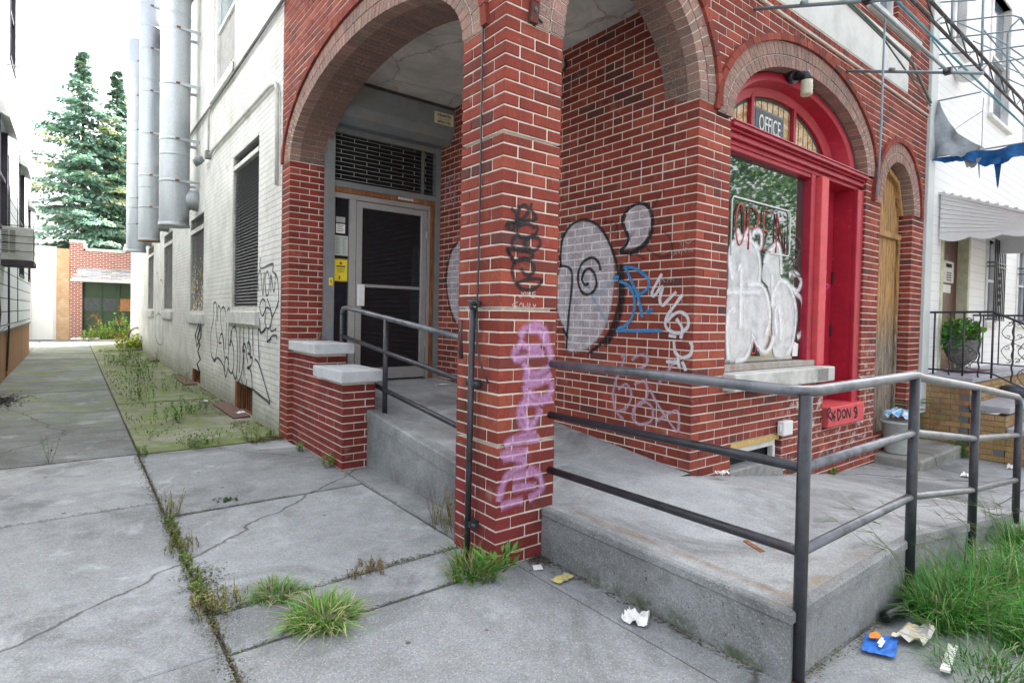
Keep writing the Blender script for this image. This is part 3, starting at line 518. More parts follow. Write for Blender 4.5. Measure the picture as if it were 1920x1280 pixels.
# corner pillar, laid brick by brick
mp=MB(); bp=MB(); rng=random.Random(77); GAPS={34:.013,20:.016,9:.013}
for k in range(-1,44):
    za,zb=k*CH+J/2,(k+1)*CH-J/2
    if k in GAPS: zb-=GAPS[k]
    W=.406; h=.1015; g=J/2
    L=[(0,2*h-g,0,h-g),(2*h+g,W,0,h-g),(0,2*h-g,W-h+g,W),(2*h+g,W,W-h+g,W),(0,h-g,h+g,W-h-g),(W-h+g,W,h+g,W-h-g)]
    if k%2: L=[(c,d,a,b) for a,b,c,d in L]
    sh=0.004 if k>=34 else 0.; dx=rng.uniform(-.001,.001)
    for a,b,c,d in L:
        jx,jy=rng.uniform(-.0015,.0015),rng.uniform(-.0015,.0015)
        col=brickcol(rng); 
        if k<9: col=cvar((.19,.032,.03),.14,rng)
        mp.cbox(a+jx+dx,b+jx+dx,c+jy,d+jy,za,zb,.003,col)
    bp.box(.006,.4,.006,.4,k*CH,(k+1)*CH-(.016 if k in GAPS else 0))
    if k in GAPS: bp.box(.03,.376,.03,.376,(k+1)*CH-.0165,(k+1)*CH+.0005)
pil=make('pillar',mp,BRICK,bld); lab(pil,'freestanding red brick corner pillar with three open bed joints'); make('mortar',bp,MORTAR,pil)
mp=MB(); 
mp.box(.05,.3,-.009,.01,2.312,2.318); 
# stone panel and drip course over the arches
md=MB(); rng=random.Random(4); u=.0
while u<6.33:
    v=min(u+.1015,6.36); md.cbox(u+.003,v-.003,-.022,.09,3.868,3.925,.003,brickcol(rng)); u=v
make('drip_course',md,BRICK,bld)
md=MB(); md.face([(0,-.024,3.866),(6.36,-.024,3.866),(6.36,-.02,3.857),(0,-.02,3.857)]); md.box(0,6.36,-.020,.05,3.852,3.8665)
md.box(0,6.36,-.016,.05,3.9255,3.935); make('mortar',md,MORTAR,bld)
mb=MB(); mb.cbox(.60,5.67,-.012,.1,3.95,4.40,.006); lab(make('stone_panel',mb,PALE,bld),'long weathered white stone panel above the arches')
mb=MB(); mb.cbox(.60,5.67,-.03,.0,4.345,4.40,.008); make('stone_panel_moulding',mb,PALE,bld)
# upper window front
uw=MB(); uw.box(4.62,5.34,.10,.12,4.6,6.2); o=make('upper_window',uw,Mt('window blue glass',.06,0,.8,color=(.10,.16,.22)).m,bld)
mb=MB(); mb.cbox(4.50,5.95,-.05,.1,4.50,4.598,.008); make('sill',mb,STONE,o)
mb=MB(); mb.box(4.62,4.67,.05,.11,4.6,6.2); mb.box(5.29,5.34,.05,.11,4.6,6.2); mb.box(4.67,5.29,.05,.11,4.6,4.65); mb.box(4.95,5.0,.06,.11,4.65,6.2); make('frame',mb,WHITEP,o)
# building shell: roof, back, inner volumes so that sky does not shine in
sh=MB(); sh.box(.13,6.36,.13,24,6.79,7.0); sh.box(1.83,6.3,.9,.92,-.2,6.79); sh.box(6.30,6.36,.12,24,-.25,6.79); sh.box(.1,6.3,23.9,24,-.2,6.79); sh.box(.42,1.83,3.95,4.0,0,6.79)
sh.box(.1,1.82,.12,3.95,3.86,3.9); make('roof',sh,DARK,bld)
# porch ceiling
mb=MB(); mb.face([(.39,.1,3.735),(1.72,.1,3.735),(1.72,3.62,3.735),(.39,3.62,3.735)]); mb.box(.1,.4,.3,3.7,3.84,3.859); mb.box(.39,1.72,.09,3.62,3.7375,3.84)
lab(make('porch_ceiling',mb,PLAST,bld),'cracked, water-stained grey plaster porch ceiling')
# ------------------------------------------------ graffiti
def smooth(pts,n=5):
    if len(pts)<3:
        return [tuple(pts[0][k]+(pts[1][k]-pts[0][k])*i/3 for k in(0,1)) for i in range(4)]
    out=[]; P_=[pts[0]]+list(pts)+[pts[-1]]
    for i in range(1,len(P_)-2):
        a,b,c,d=P_[i-1:i+3]
        for s in range(n):
            t=s/n
            out.append(tuple(.5*((2*b[k])+(-a[k]+c[k])*t+(2*a[k]-5*b[k]+4*c[k]-d[k])*t*t+(-a[k]+3*b[k]-3*c[k]+d[k])*t**3) for k in(0,1)))
    out.append(tuple(pts[-1])); return out
def stroke(mb,P,pts,w,d=-.003,seed=0,n=5):
    q=smooth(pts,n); L=len(q); rng=random.Random(seed); ends=[]
    for i in range(L):
        a=q[max(0,i-1)]; b=q[min(L-1,i+1)]; tx,tz=b[0]-a[0],b[1]-a[1]; l=math.hypot(tx,tz) or 1; nx,nz=-tz/l,tx/l
        ww=w*(1+.12*math.sin(i*.7+seed)); ends.append(((q[i][0]+nx*ww/2,q[i][1]+nz*ww/2),(q[i][0]-nx*ww/2,q[i][1]-nz*ww/2)))
    for i in range(L-1):
        (a,b),(c,e)=ends[i],ends[i+1]; dd=d-.00012*((seed*7+i)%5)
        mb.face([P(*a,dd),P(*c,dd),P(*e,dd),P(*b,dd)],uv=[(i/L,0),((i+1)/L,0),((i+1)/L,1),(i/L,1)])
def strokes(name,P,key,w,mat,d=-.003,label=None,parent=None):
    # strokes that touch or nearly touch make one painted mark; marks that stand apart are separate parts
    S=GRAF[key]; n=len(S); grp=list(range(n)); m_=w*1.1+.01
    bb=[(min(p[0] for p in s)-m_,max(p[0] for p in s)+m_,min(p[1] for p in s)-m_,max(p[1] for p in s)+m_) for s in S]
    ch=True
    while ch:
        ch=False
        for i in range(n):
            for j in range(i):
                if grp[i]!=grp[j] and bb[i][0]<bb[j][1] and bb[j][0]<bb[i][1] and bb[i][2]<bb[j][3] and bb[j][2]<bb[i][3]:
                    g_=min(grp[i],grp[j]); h_=max(grp[i],grp[j]); grp=[g_ if x==h_ else x for x in grp]; ch=True
    o=None
    for g_ in sorted(set(grp)):
        mb=MB()
        for i,s in enumerate(S):
            if grp[i]==g_: stroke(mb,P,s,w,d-.0003*(i%6),seed=i)
        o=make(name,mb,mat,parent or bld)
        if label: lab(o,label)
    return o
def fill(name,P,polys,mat,d=-.0025,label=None,parent=None,grow=.02):
    # area painted by spray: a fan with a soft border (UV.y = .5 inside, 0 at the edge)
    for pi,pl in enumerate(polys):
        mb=MB(); q=smooth(list(pl)+[pl[0]],4)[:-1]; cx=sum(p[0] for p in q)/len(q); cz=sum(p[1] for p in q)/len(q); dd=d-.0004*pi
        k=len(q); inn=[(cx+(p[0]-cx)*.93,cz+(p[1]-cz)*.95) for p in q]; out=[(cx+(p[0]-cx)*1.04,cz+(p[1]-cz)*1.03) for p in q]
        for i in range(k):
            j_=(i+1)%k
            mb.face([P(*inn[i],dd),P(*inn[j_],dd),P(*out[j_],dd),P(*out[i],dd)],uv=[(0,.5),(0,.5),(0,0),(0,0)])
            mb.face([P(cx,cz,dd),P(*inn[i],dd),P(*inn[j_],dd)],uv=[(0,.5)]*3)
        o=make(name,mb,mat,parent or bld)
        if label: lab(o,label)
    return o
BLK=(.012,.012,.016); SB=m_spray('black spray paint',BLK,.95,.6); SBT=m_spray('thin black spray',(.03,.032,.04),.8,.7); SBF=m_spray('faint black spray',(.02,.015,.02),.55,.85)
SW=m_spray('white spray paint',(.72,.72,.76),.85,.5); SWF=m_spray('white spray fill',(.80,.79,.80),.86,1.0,nscale=7,brick=1,bcol=(.36,.31,.36)); SPK=m_spray('pink spray paint',(.72,.46,.68),.80,.9,nscale=12,brick=0,bcol=(.42,.17,.36))
SPF=m_spray('faint pink spray',(.62,.48,.62),.52,.8); SBL=m_spray('blue spray paint',(.02,.24,.52),.9,.35); SBLF=m_spray('faint blue spray',(.25,.45,.60),.45,.9)
SWS=m_spray('white marker scratch',(.7,.62,.6),.7,.6); SLAV=m_spray('lavender spray',(.30,.28,.42),.55,.7)
fill('graffiti',PX(1.715),GRAF['face_fill'],SWF,-.0025,'white spray filled oval face')
fill('graffiti',PX(1.715),GRAF['ear_fill'],SWF,-.0028,'white spray filled comma shape')
fill('graffiti',PX(1.715),GRAF['face_left_fill'],SWF,-.0025,'white spray filled crescent beside the porch door')
PI_=lambda u,z,d:(1.715+d,u,z)
strokes('graffiti',PI_,'blue_faint',.05,SBLF,-.005)
strokes('graffiti',PI_,'face_shadow',.085,m_spray('soft black spray',BLK,.8,.8),-.004,'broad soft black stroke')
strokes('graffiti',PI_,'face_line',.036,SB,-.0065,'black outline of the oval face and its spiral'); strokes('graffiti',PI_,'ear_line',.036,SB,-.006,'black outline of the comma shape')
strokes('graffiti',PI_,'faint_black',.022,SBF,-.004); strokes('graffiti',PI_,'blue_tag',.032,SBL,-.009,'bright blue tag'); strokes('graffiti',PI_,'white_swirl',.034,SW,-.006,'white loopy tag')
strokes('graffiti',PI_,'pink_tag',.040,SPF,-.004,'faint pink tag'); strokes('graffiti',PI_,'porch_tag',.035,SPF,-.004); strokes('graffiti',PI_,'scratch',.005,SWS,-.003); strokes('graffiti',PI_,'face_left',.025,SB,-.006)
strokes('graffiti',PY(0),'pillar_black',.026,SB,-.004,'black looping tag running up the pillar',pil); strokes('graffiti',PY(0),'pillar_white',.006,SWS,-.003,'small white scratched tag',pil)
strokes('graffiti',PY(0),'pillar_pink',.074,SPK,-.003,'broad pink bubble tag',pil)
# ------------------------------------------------ office window, transom, stained glass, red door
Y0=.12
ow=MB(); ow.box(2.13,3.62,.13,.14,.99,2.71)
GL=Mt('office window glass',.02,0,1.,color=(.016,.030,.030)); GL.b.inputs['Coat Weight'].default_value=1.; GL.b.inputs['Coat Roughness'].default_value=.02; GL=GL.m
win=make('office_window',ow,GL,bld); lab(win,'large shop window sprayed over with white paint')
fr=MB(); fr.cbox(3.58,3.66,.06,.16,.98,2.72,.006); fr.cbox(3.66,3.70,.085,.16,.98,2.72,.004); fr.cbox(2.10,3.58,.07,.16,2.665,2.72,.006); make('frame',fr,REDP,win)
fr=MB(); fr.cbox(3.70,3.84,.02,.17,.945,2.70,.006); make('door_post',fr,REDL,win)
fr=MB(); fr.cbox(2.10,3.70,.04,.17,.945,.995,.004); make('bottom_rail',fr,m_simple('bare grey wood',(.33,.31,.27),.85,var=.25,scale=12,bump=.5,dirt=(.25,.12,.08)),win)
fr=MB(); 
for z0,z1,y0 in((2.70,2.735,.055),(2.735,2.765,.02),(2.765,2.785,.035),(2.785,2.805,.01),(2.805,2.835,-.025),(2.835,2.848,-.035)): fr.cbox(2.125,4.63,y0,.26,z0+.0005,z1-.0005,.003)
lab(make('transom',fr,REDP,win),'moulded red transom bar')
sl_=MB(); sl_.cbox(2.11,3.80,-.10,.11,.81,.942,.008); lab(make('sill',sl_,STONE,win),'pale stone window sill')
sl_=MB(); sl_.box(3.45,3.66,-.1015,-.098,.822,.93); make('sill_stain',sl_,m_simple('eroded stone',(.25,.24,.22),.95,var=.5,scale=60,bump=1.),win)
PW=PY(.13)
SWF2=m_spray('window white fill',(.80,.81,.82),.72,1.,nscale=9); SWL=m_spray('window white line',(.84,.84,.86),.82,1.,nscale=20)
fill('window_paint',PW,GRAF['win_fill'],SWF2,-.006,'cloud of white spray paint',win); strokes('window_paint',PW,'win_line',.085,SWL,-.011,None,win); strokes('window_paint',PW,'win_dark',.022,m_spray('olive black spray',(.04,.05,.04),.85,.5),-.013,'dark tag on the glass',win); strokes('window_paint',PW,'win_red',.010,m_spray('red marker',(.7,.05,.04),.9,.4),-.014,None,win)
pp=MB(); pp.prism([(3.43,1.03),(3.53,1.03),(3.54,1.14),(3.47,1.16),(3.44,1.12)],PW,-.009,-.006); make('paper_scrap',pp,PAPER,win)
# neon OPEN sign behind the glass (unlit): built on the inner pane
ns=MB(); zt=2.315
def arcpts(c,a,b,t0,t1,n=10): return [(c[0]+a*math.cos(t0+(t1-t0)*i/n),c[1]+b*math.sin(t0+(t1-t0)*i/n)) for i in range(n+1)]
def tube2(mb,pts,r,y): mb.tube([(u,y,z) for u,z in pts],r,6)
Yn=.118
fb=MB(); tube2(fb,[(2.36,1.86),(2.36,2.30),(2.38,2.33),(3.28,2.33),(3.31,2.30),(3.31,1.96),(3.29,1.93),(2.9,1.93)],.007,Yn)
nsn=thing('neon_open_sign','unlit neon OPEN sign with red letters in the office window','sign',(2.83,.118,1.86))
make('frame_tube',fb,m_simple('pale neon tube',(.62,.68,.64),.3,var=.05),nsn)
let=MB(); tube2(let,arcpts((2.485,2.12),.065,.165,0,2*math.pi,20),.007,Yn)
tube2(let,[(2.62,1.93),(2.62,2.28),(2.70,2.28),(2.76,2.24),(2.77,2.18),(2.73,2.12),(2.62,2.10)],.007,Yn)
tube2(let,[(2.98,2.28),(2.85,2.28),(2.85,1.94),(2.98,1.94)],.007,Yn); tube2(let,[(2.85,2.11),(2.95,2.11)],.007,Yn); tube2(let,[(3.07,1.94),(3.07,2.28),(3.22,1.95),(3.22,2.28)],.007,Yn)
make('lettering',let,m_simple('red neon tube',(.42,.05,.05),.3,var=.1),nsn)
# stained glass fan with OFFICE
Yg=.27; a3,b3,z3=.94,.50,2.85; cx3=3.33
sg=MB(); poly=[(cx3+a3*math.cos(t),z3+b3*math.sin(t)) for t in [math.pi*i/32 for i in range(33)]]
sg.prism(poly,PY(Yg),0,.01)
t=Mt('stained glass',.25,0,.5); n=t.noise(1,8,.7,vec=t.mapped((5,5,11)),dist=1.6); c=t.ramp(n,[(.3,(.50,.34,.14)),(.45,(.72,.64,.44)),(.56,(.46,.24,.08)),(.70,(.72,.68,.52))])
fan=make('fanlight',sg,t.fin(c),bld); lab(fan,'amber stained glass fanlight lettered OFFICE')
ld=MB()
for i in range(-9,10):
    u=cx3+i*.098
    zt=z3+b3*math.sqrt(max(0,1-((u-cx3)/a3)**2))
    if zt-z3>.03: ld.box(u-.0028,u+.0028,Yg-.004,Yg,z3,zt)
for k in range(32):
    (a,b),(c_,d_)=poly[k],poly[k+1]; s1=.94; ld.face([(a,Yg-.003,b),(c_,Yg-.003,d_),(cx3+(c_-cx3)*s1,Yg-.003,z3+(d_-z3)*s1*.98),(cx3+(a-cx3)*s1,Yg-.003,z3+(b-z3)*s1*.98)])
make('leading',ld,m_simple('dark green leading',(.05,.08,.06),.6),fan)
for u,zz in((2.60,3.0),(3.82,3.02)):
    dm=MB(); dm.prism([(u-.02,zz),(u,zz-.05),(u+.02,zz),(u,zz+.05)],PY(Yg),-.006,-.003); make('diamond',dm,GREYM,fan)
for u_ in(2.80,3.545): bars=MB(); bars.cbox(u_,u_+.045,Yg-.045,Yg-.004,z3,3.342,.004); make('mullion',bars,REDP,fan)
pl=MB(); pl.box(2.895,3.42,Yg-.012,Yg-.003,2.975,3.215); plo=make('office_plate',pl,m_simple('grey lead frame',(.16,.20,.19),.5),fan)
pl=MB(); pl.box(2.915,3.40,Yg-.016,Yg-.013,2.995,3.195); make('panel',pl,m_simple('dark blue glass',(.03,.045,.07),.3),plo)
def text(s,size,org,u,v,mat,name,parent,ext=.002,align='CENTER',xs=1.,bold=0.):
    cu=bpy.data.curves.new('txt','FONT'); cu.body=s; cu.size=size; cu.extrude=ext; cu.align_x=align; cu.offset=bold
    ob=bpy.data.objects.new('txt',cu); COL.objects.link(ob); dg=bpy.context.evaluated_depsgraph_get(); ev=ob.evaluated_get(dg); me=ev.to_mesh()
    U=Vector(u);V=Vector(v);Nn=U.cross(V); O=Vector(org); mb=MB(); mb.v=[tuple(O+U*(p.co.x*xs)+V*p.co.y+Nn*p.co.z) for p in me.vertices]
    mb.idx([tuple(p.vertices) for p in me.polygons]); ev.to_mesh_clear(); bpy.data.objects.remove(ob); bpy.data.curves.remove(cu)
    return make(name,mb,mat,parent)
LETG=m_simple('pale green letter glass',(.72,.80,.76),.4,var=.05)
text('OFFICE',.205,(3.157,Yg-.019,3.018),(1,0,0),(0,0,1),LETG,'lettering',plo,xs=.58,bold=.0)
# barrel-vaulted red soffit in the arch
bv=MB(); N=36
def archp(c,a,b,z,t): return (c+a*math.cos(t),z+b*math.sin(t))
for k in range(N):
    t0,t1=math.pi*k/N,math.pi*(k+1)/N
    f0,f1=archp(3.385,1.245,.635,2.86,t0),archp(3.385,1.245,.635,2.86,t1)
    g0,g1=archp(3.385,1.16,.575,2.86,t0),archp(3.385,1.16,.575,2.86,t1)
    m0,m1=archp(3.36,1.13,.565,2.855,t0),archp(3.36,1.13,.565,2.855,t1)
    h0,h1=archp(3.34,1.06,.555,2.85,t0),archp(3.34,1.06,.555,2.85,t1)
    e0,e1=archp(cx3,a3-.01,b3-.01,z3,t0),archp(cx3,a3-.01,b3-.01,z3,t1)
    for (p,q),(r_,s),ya,yb in(((f0,f1),(g0,g1),.105,.085),((g0,g1),(m0,m1),.085,.10),((m0,m1),(h0,h1),.10,.215),((h0,h1),(e0,e1),.215,.235),((e0,e1),(e0,e1),.235,.29)):
        bv.face([(p[0],ya,p[1]),(q[0],ya,q[1]),(s[0],yb,s[1]),(r_[0],yb,r_[1])])
lab(make('vaulted_frame',bv,REDP,bld),'glossy deep red arched wooden frame')
db=MB(); db.box(3.74,3.80,.165,.28,.50,2.70); db.box(3.80,4.50,.25,.29,.50,2.70); dr=make('office_door',db,REDP,bld); lab(dr,'red side door in the arch')
strokes('graffiti',PY(.25),'door_pink',.022,m_spray('hot pink spray',(.75,.12,.32),.85,.5),-.005,'pink figure-eight tag',dr)
for z_ in(1.75,1.20): hg=MB(); hg.box(4.485,4.50,.235,.25,z_,z_+.12); make('hinge',hg,BLACKM,dr)
jb=MB(); jb.face([(4.505,.05,.54),(4.505,.26,.54),(4.505,.26,2.70),(4.505,.05,2.70)]); jb.cbox(4.50,4.644,.02,.06,.54,2.70,.006); jb.box(4.506,4.64,.06,.3,.54,2.70); make('door_jamb',jb,REDP,bld)
jb=MB(); jb.cbox(3.825,4.645,-.045,.25,.352,.545,.010); stp=make('door_step',jb,REDL,bld); lab(stp,'red painted doorstep block tagged with black letters')
strokes('graffiti',PY(-.045),'rydons',.024,m_spray('black marker paint',BLK,.97,.2),-.0015,'black letters RYDONS',stp)
# basement window under the sill
bwn=MB(); bwn.box(2.24,3.03,.10,.11,.13,.40); bo=make('basement_window',bwn,DARK,bld)
mb=MB(); mb.cbox(2.24,2.99,.0,.09,.345,.392,.004); make('lintel',mb,m_simple('ochre timber lintel',(.52,.36,.13),.8,var=.2,scale=20,bump=.4),bo)
mb=MB(); mb.cbox(2.26,2.98,.03,.08,.29,.343,.004); mb.cbox(2.24,2.28,.03,.08,.14,.29,.004); mb.cbox(2.95,2.99,.03,.08,.14,.29,.004); make('frame',mb,WHITEP,bo)
mb=MB(); mb.cbox(2.22,3.05,-.02,.11,.02,.185,.012); make('sill',mb,m_simple('rough concrete sill',(.26,.26,.25),.95,var=.3,scale=14,bump=1.),bo)
# junction box
mb=MB(); mb.cbox(2.93,3.09,-.07,-.012,.385,.505,.006); mb.cbox(2.915,2.935,-.05,-.02,.42,.48,.004); tag(make('junction_box',mb,WPLAS,loc=(3.01,-.07,.385)),'white electrical box on the brick below the window sill','electrical box')
# narrow boarded arch
nb=MB(); pl_=[(5.03,-.13)]+[(5.99,-.13)]+[(A4['c']+.485*math.cos(t),A4['zs']+.52*math.sin(t)) for t in [math.pi*i/20 for i in range(21)]]+[(5.03,-.13)]
pl_=[(5.02,-.13),(6.0,-.13)]+[(A4['c']+.49*math.cos(math.pi*i/20),A4['zs']+.53*math.sin(math.pi*i/20)) for i in range(21)]
nb.prism(pl_,PY(.14),0,.03); nbo=make('boarded_doorway',nb,WOODY,bld); lab(nbo,'narrow arched doorway covered with peeling ochre plywood')
mb=MB(); mb.cbox(5.04,5.98,.10,.139,2.33,2.40,.008); mb.cbox(5.93,5.985,.11,.139,-.12,2.33,.004)
ring(mb,None,PY(.0),A4['c'],A4['a'],A4['b'],A4['zs'],-.06,0,.09,.139,.4,lambda r,z=0:(1,1,1),j=.0,t1=math.pi*.55); make('trim',mb,WOODY,nbo)
# ------------------------------------------------ porch back wall: grille, door, sidelight
YD=3.6
for a_,b_ in((.345,.425),(1.66,1.72)): pf=MB(); pf.box(a_,b_,YD-.05,YD+.05,.45,3.42); make('steel_post',pf,GREYM,bld)
en=MB(); en.box(.425,1.66,YD+.10,YD+.11,.5,3.7); entr=make('entrance_backing',en,DARK,bld)
gr=MB(); gr.box(.425,1.69,YD-.03,YD+.04,2.69,2.755); gr.box(.425,1.69,YD-.01,YD+.04,3.27,3.33); gr.box(1.50,1.53,YD+.02,YD+.05,2.755,3.27); make('transom_frame',gr,GREYM,bld)
gg=MB(); gg.box(.425,1.69,YD+.055,YD+.06,2.755,3.27); make('transom_glass',gg,DGLASS,bld)
rg=MB(); rng=random.Random(3)
for i in range(11):
    z=2.78+i*.045; rg.tube([(.425,YD-.02,z),(1.69,YD-.02,z)],.003,5)
    for u in range(9):
        x=.50+u*.146
        if (u+i)%2==0: rg.tube([(x,YD-.022,z),(x,YD-.022,z+.045)],.0045,5)
lab(make('security_grille',rg,m_simple('grey steel rods',(.30,.31,.28),.5,metal=.4),bld),'brick-pattern steel rod grille over the door')
li=MB(); li.cbox(.425,1.66,YD-.03,YD+.05,2.635,2.688,.004); li.cbox(1.60,1.655,YD-.02,YD+.05,.55,2.635,.004); make('timber_lintel',li,RUSTW,bld)
td=MB(); td.box(1.17,1.36,YD-.0335,YD-.031,2.655,2.680); sg_=make('label_plate',td,WPLAS,bld)
text('ALL-STEEL MASTERS',.021,(1.265,YD-.0345,2.661),(1,0,0),(0,0,1),m_simple('blue ink',(.05,.12,.3),.6),'lettering',sg_,xs=.85,ext=.0004)
fm=MB(); F_=.57; fm.cbox(.425,1.60,YD-.02,YD+.05,2.575,2.633,.003); fm.cbox(.425,.445,YD-.02,YD+.05,F_,2.575,.003); fm.cbox(.605,.68,YD-.02,YD+.05,F_,2.575,.003); fm.cbox(1.565,1.60,YD-.02,YD+.05,F_,2.575,.003); make('door_frame',fm,ALU,bld)
dd=MB(); dd.cbox(.685,.755,YD-.015,YD+.03,.60,2.570,.004); dd.cbox(1.485,1.56,YD-.015,YD+.03,.60,2.57,.004); dd.cbox(.755,1.485,YD-.015,YD+.03,2.50,2.57,.004); dd.cbox(.755,1.485,YD-.015,YD+.03,.60,.73,.004); dd.cbox(.755,1.485,YD-.012,YD+.03,1.63,1.665,.004)
dor=make('porch_door',dd,ALU,bld); lab(dor,'aluminium framed glass door at the back of the porch')
mb=MB(); mb.box(.755,1.485,YD+.012,YD+.02,.73,2.50); make('glass',mb,DGLASS,dor)
mb=MB(); mb.cbox(.70,.78,YD-.045,YD-.0155,1.42,1.66,.006); make('handle',mb,WPLAS,dor)
for z_ in(2.24,.95): mb=MB(); mb.cbox(1.545,1.575,YD-.03,YD-.0155,z_,z_+.09,.004); make('hinge',mb,ALU,dor)
mb=MB(); mb.box(.445,.605,YD+.012,YD+.02,F_,2.575); sgl=make('sidelight',mb,DGLASS,bld); lab(sgl,'narrow glass sidelight with taped notices')
mb=MB(); mb.box(.45,.60,YD+.008,YD+.011,1.96,2.175); n1=make('notice',mb,m_simple('grey paper',(.42,.46,.42),.8,var=.05),sgl)
for i in range(7): text('%s RM        %s'%('1234567'[i],'ABCDEFG'[i]),.018,(.47,YD+.0065,2.14-i*.024),(1,0,0),(0,0,1),BLACKM,'lettering',n1,align='LEFT',ext=.0003) if False else None
ln=MB()
for i in range(8): ln.box(.465,.505,YD+.0065,YD+.0078,2.145-i*.023,2.151-i*.023); ln.box(.54,.565 if i else .59,YD+.0065,YD+.0078,2.145-i*.023,2.151-i*.023)
make('text_lines',ln,m_simple('grey ink',(.10,.10,.10),.7),n1)
mb=MB(); mb.box(.445,.60,YD+.008,YD+.011,1.68,1.925); n2=make('warning_notice',mb,m_simple('yellow notice',(.75,.62,.03),.7,var=.05),sgl)
ln=MB()
for i in range(12): ln.box(.446+i*.0128,.452+i*.0128,YD+.0060,YD+.0075,1.912,1.924); ln.box(.446+i*.0128,.452+i*.0128,YD+.0060,YD+.0075,1.681,1.69)
for i in range(18): ln.box(.4455,.452,YD+.0060,YD+.0075,1.69+i*.0125,1.696+i*.0125); ln.box(.593,.5995,YD+.0060,YD+.0075,1.69+i*.0125,1.696+i*.0125)
ln.box(.475,.575,YD+.006,YD+.0075,1.835,1.85)
for i in range(3): ln.box(.48+.005*i,.57-.005*i,YD+.006,YD+.0075,1.815-i*.017,1.820-i*.017)
make('text_lines',ln,BLACKM,n2)
ln=MB(); ln.prism([(.523+.018*math.cos(a),1.878+.018*math.sin(a)) for a in [i*math.pi/6 for i in range(12)]],PY(YD+.006),0,.0015); ln.box(.50,.52,YD+.006,YD+.0075,1.70,1.74); make('emblem',ln,m_simple('red ink',(.6,.06,.03),.6),n2)
mb=MB(); mb.box(.465,.565,YD+.008,YD+.011,2.20,2.30); n3=make('notice',mb,PAPER,sgl); mb=MB(); mb.box(.463,.565,YD+.008,YD+.011,2.315,2.375); make('card',mb,m_simple('silver card',(.35,.38,.36),.4),sgl)
ln=MB()
for i in range(4): ln.box(.48,.55-.01*(i%2),YD+.0065,YD+.0078,2.28-i*.02,2.286-i*.02)
make('text_lines',ln,BLACKM,n3)
mb=MB(); mb.box(.375,.418,YD-.0535,YD-.0505,1.63,1.71); n4=make('sticker',mb,m_simple('yellow sticker',(.8,.62,.02),.6,var=.05),bld)
ln=MB(); ln.box(.39,.403,YD-.0545,YD-.0537,1.66,1.69); ln.box(.385,.408,YD-.0545,YD-.0537,1.645,1.65); make('text_lines',ln,BLACKM,n4)
# roller shutter housing
rs=MB(); prof=[(3.25,3.69),(3.25,3.46),(3.30,3.365),(3.40,3.31),(3.6,3.33),(3.6,3.69)]
i=len(rs.v)
for x in(.395,1.712): rs.v += [(x,y,z) for y,z in prof]
rs.idx([(k,(k+1)%6,6+(k+1)%6,6+k) for k in range(6)]+[tuple(range(6)),tuple(range(6,12))[::-1]])
rso=make('shutter_housing',rs,GREYM,bld); lab(rso,'grey steel roller shutter box under the porch ceiling')
mb=MB(); mb.box(.39,1.713,3.27,3.62,3.692,3.734); make('dark_strip',mb,m_simple('dark strip',(.06,.05,.04),.8),rso)  # dark strip between the shutter box and the ceiling
mb=MB(); mb.box(1.44,1.69,3.2445,3.2475,3.505,3.635); pt_=make('maker_plate',mb,m_simple('cream plate',(.62,.58,.36),.6,var=.06),rso)
INK=m_simple('black ink',(.03,.03,.035),.6)
text('STEELMASTERS',.038,(1.565,3.2435,3.590),(1,0,0),(0,0,1),INK,'lettering',pt_,xs=.72,ext=.0004,bold=.0012)
text('SALES and SERVICE',.026,(1.565,3.2435,3.557),(1,0,0),(0,0,1),INK,'lettering',pt_,xs=.78,ext=.0004)
text('1(800)57-STEEL',.036,(1.565,3.2435,3.518),(1,0,0),(0,0,1),INK,'lettering',pt_,xs=.78,ext=.0004,bold=.0012)
# ================================================================ GROUND
def gz(x): return 0. if x<.7 else -.035*(min(x,12)-.7)
DIRT=m_simple('dirt',(.09,.08,.06),.95,var=.4,scale=12,bump=1.)
def st_ramp(t,c):
    o=t.sep(); nz=t.noise(5,8,.7)
    xx=t.math('ADD',o[0],t.math('MULTIPLY',nz,.10)); k=t.n('ShaderNodeMapRange',{0:t.math('ABSOLUTE',t.math('SUBTRACT',xx,.50)),1:.0,2:.045,3:1.,4:0.}).outputs[0]
    k=t.math('MULTIPLY',k,t.box(x=None,y=(-1.3,-.1),z=(.2,.3),soft=.06)); k=t.math('MULTIPLY',k,t.ramp(t.noise(9,8,.7),[(.35,.1),(.6,.8)]))
    c=t.mix(k,c,(.20,.115,.05)); 
    m=t.math('MULTIPLY',t.box(x=(.2,.34),y=(-1.3,-.35),z=(-.1,.055),soft=.03),t.ramp(t.noise(9,8,.7),[(.42,0.),(.6,.9)]))
    c=t.mix(m,c,(.05,.075,.02))
    k=t.math('MULTIPLY',t.box(x=(.33,1.3),y=(-1.36,-1.29),z=(.2,.3),soft=.03),t.ramp(t.noise(6,8,.7),[(.42,0.),(.6,.7)]))
    return t.mix(k,c,(.22,.16,.09))
CONC=m_concrete('sidewalk concrete',(.29,.306,.309)); CONCW=m_concrete('walk concrete',(.34,.35,.355),moss=.0)
CONCA=m_concrete('mossy alley concrete',(.24,.24,.19),moss=.85,extra=((-1.5,.5),(3.2,23)))
CONCB=m_concrete('back walk concrete',(.215,.232,.225),moss=.22,dark=.9,extra=((-3,-1),(5.5,22)))
RAMPM=m_concrete('ramp concrete',(.33,.346,.350),stains=st_ramp,dark=.3,pits=False,cracks=0.)
FACEM=m_concrete('cast concrete face',(.255,.268,.268),stains=st_ramp,dark=.8,pits=False,cracks=0.,holes=True)
g=MB(); g.face([(-600,-600,-.06),(600,-600,-.5),(600,900,-.5),(-600,900,-.06)])
struct('ground',g,m_simple('earth ground',(.16,.15,.12),.95,var=.4,scale=2,bump=.6))
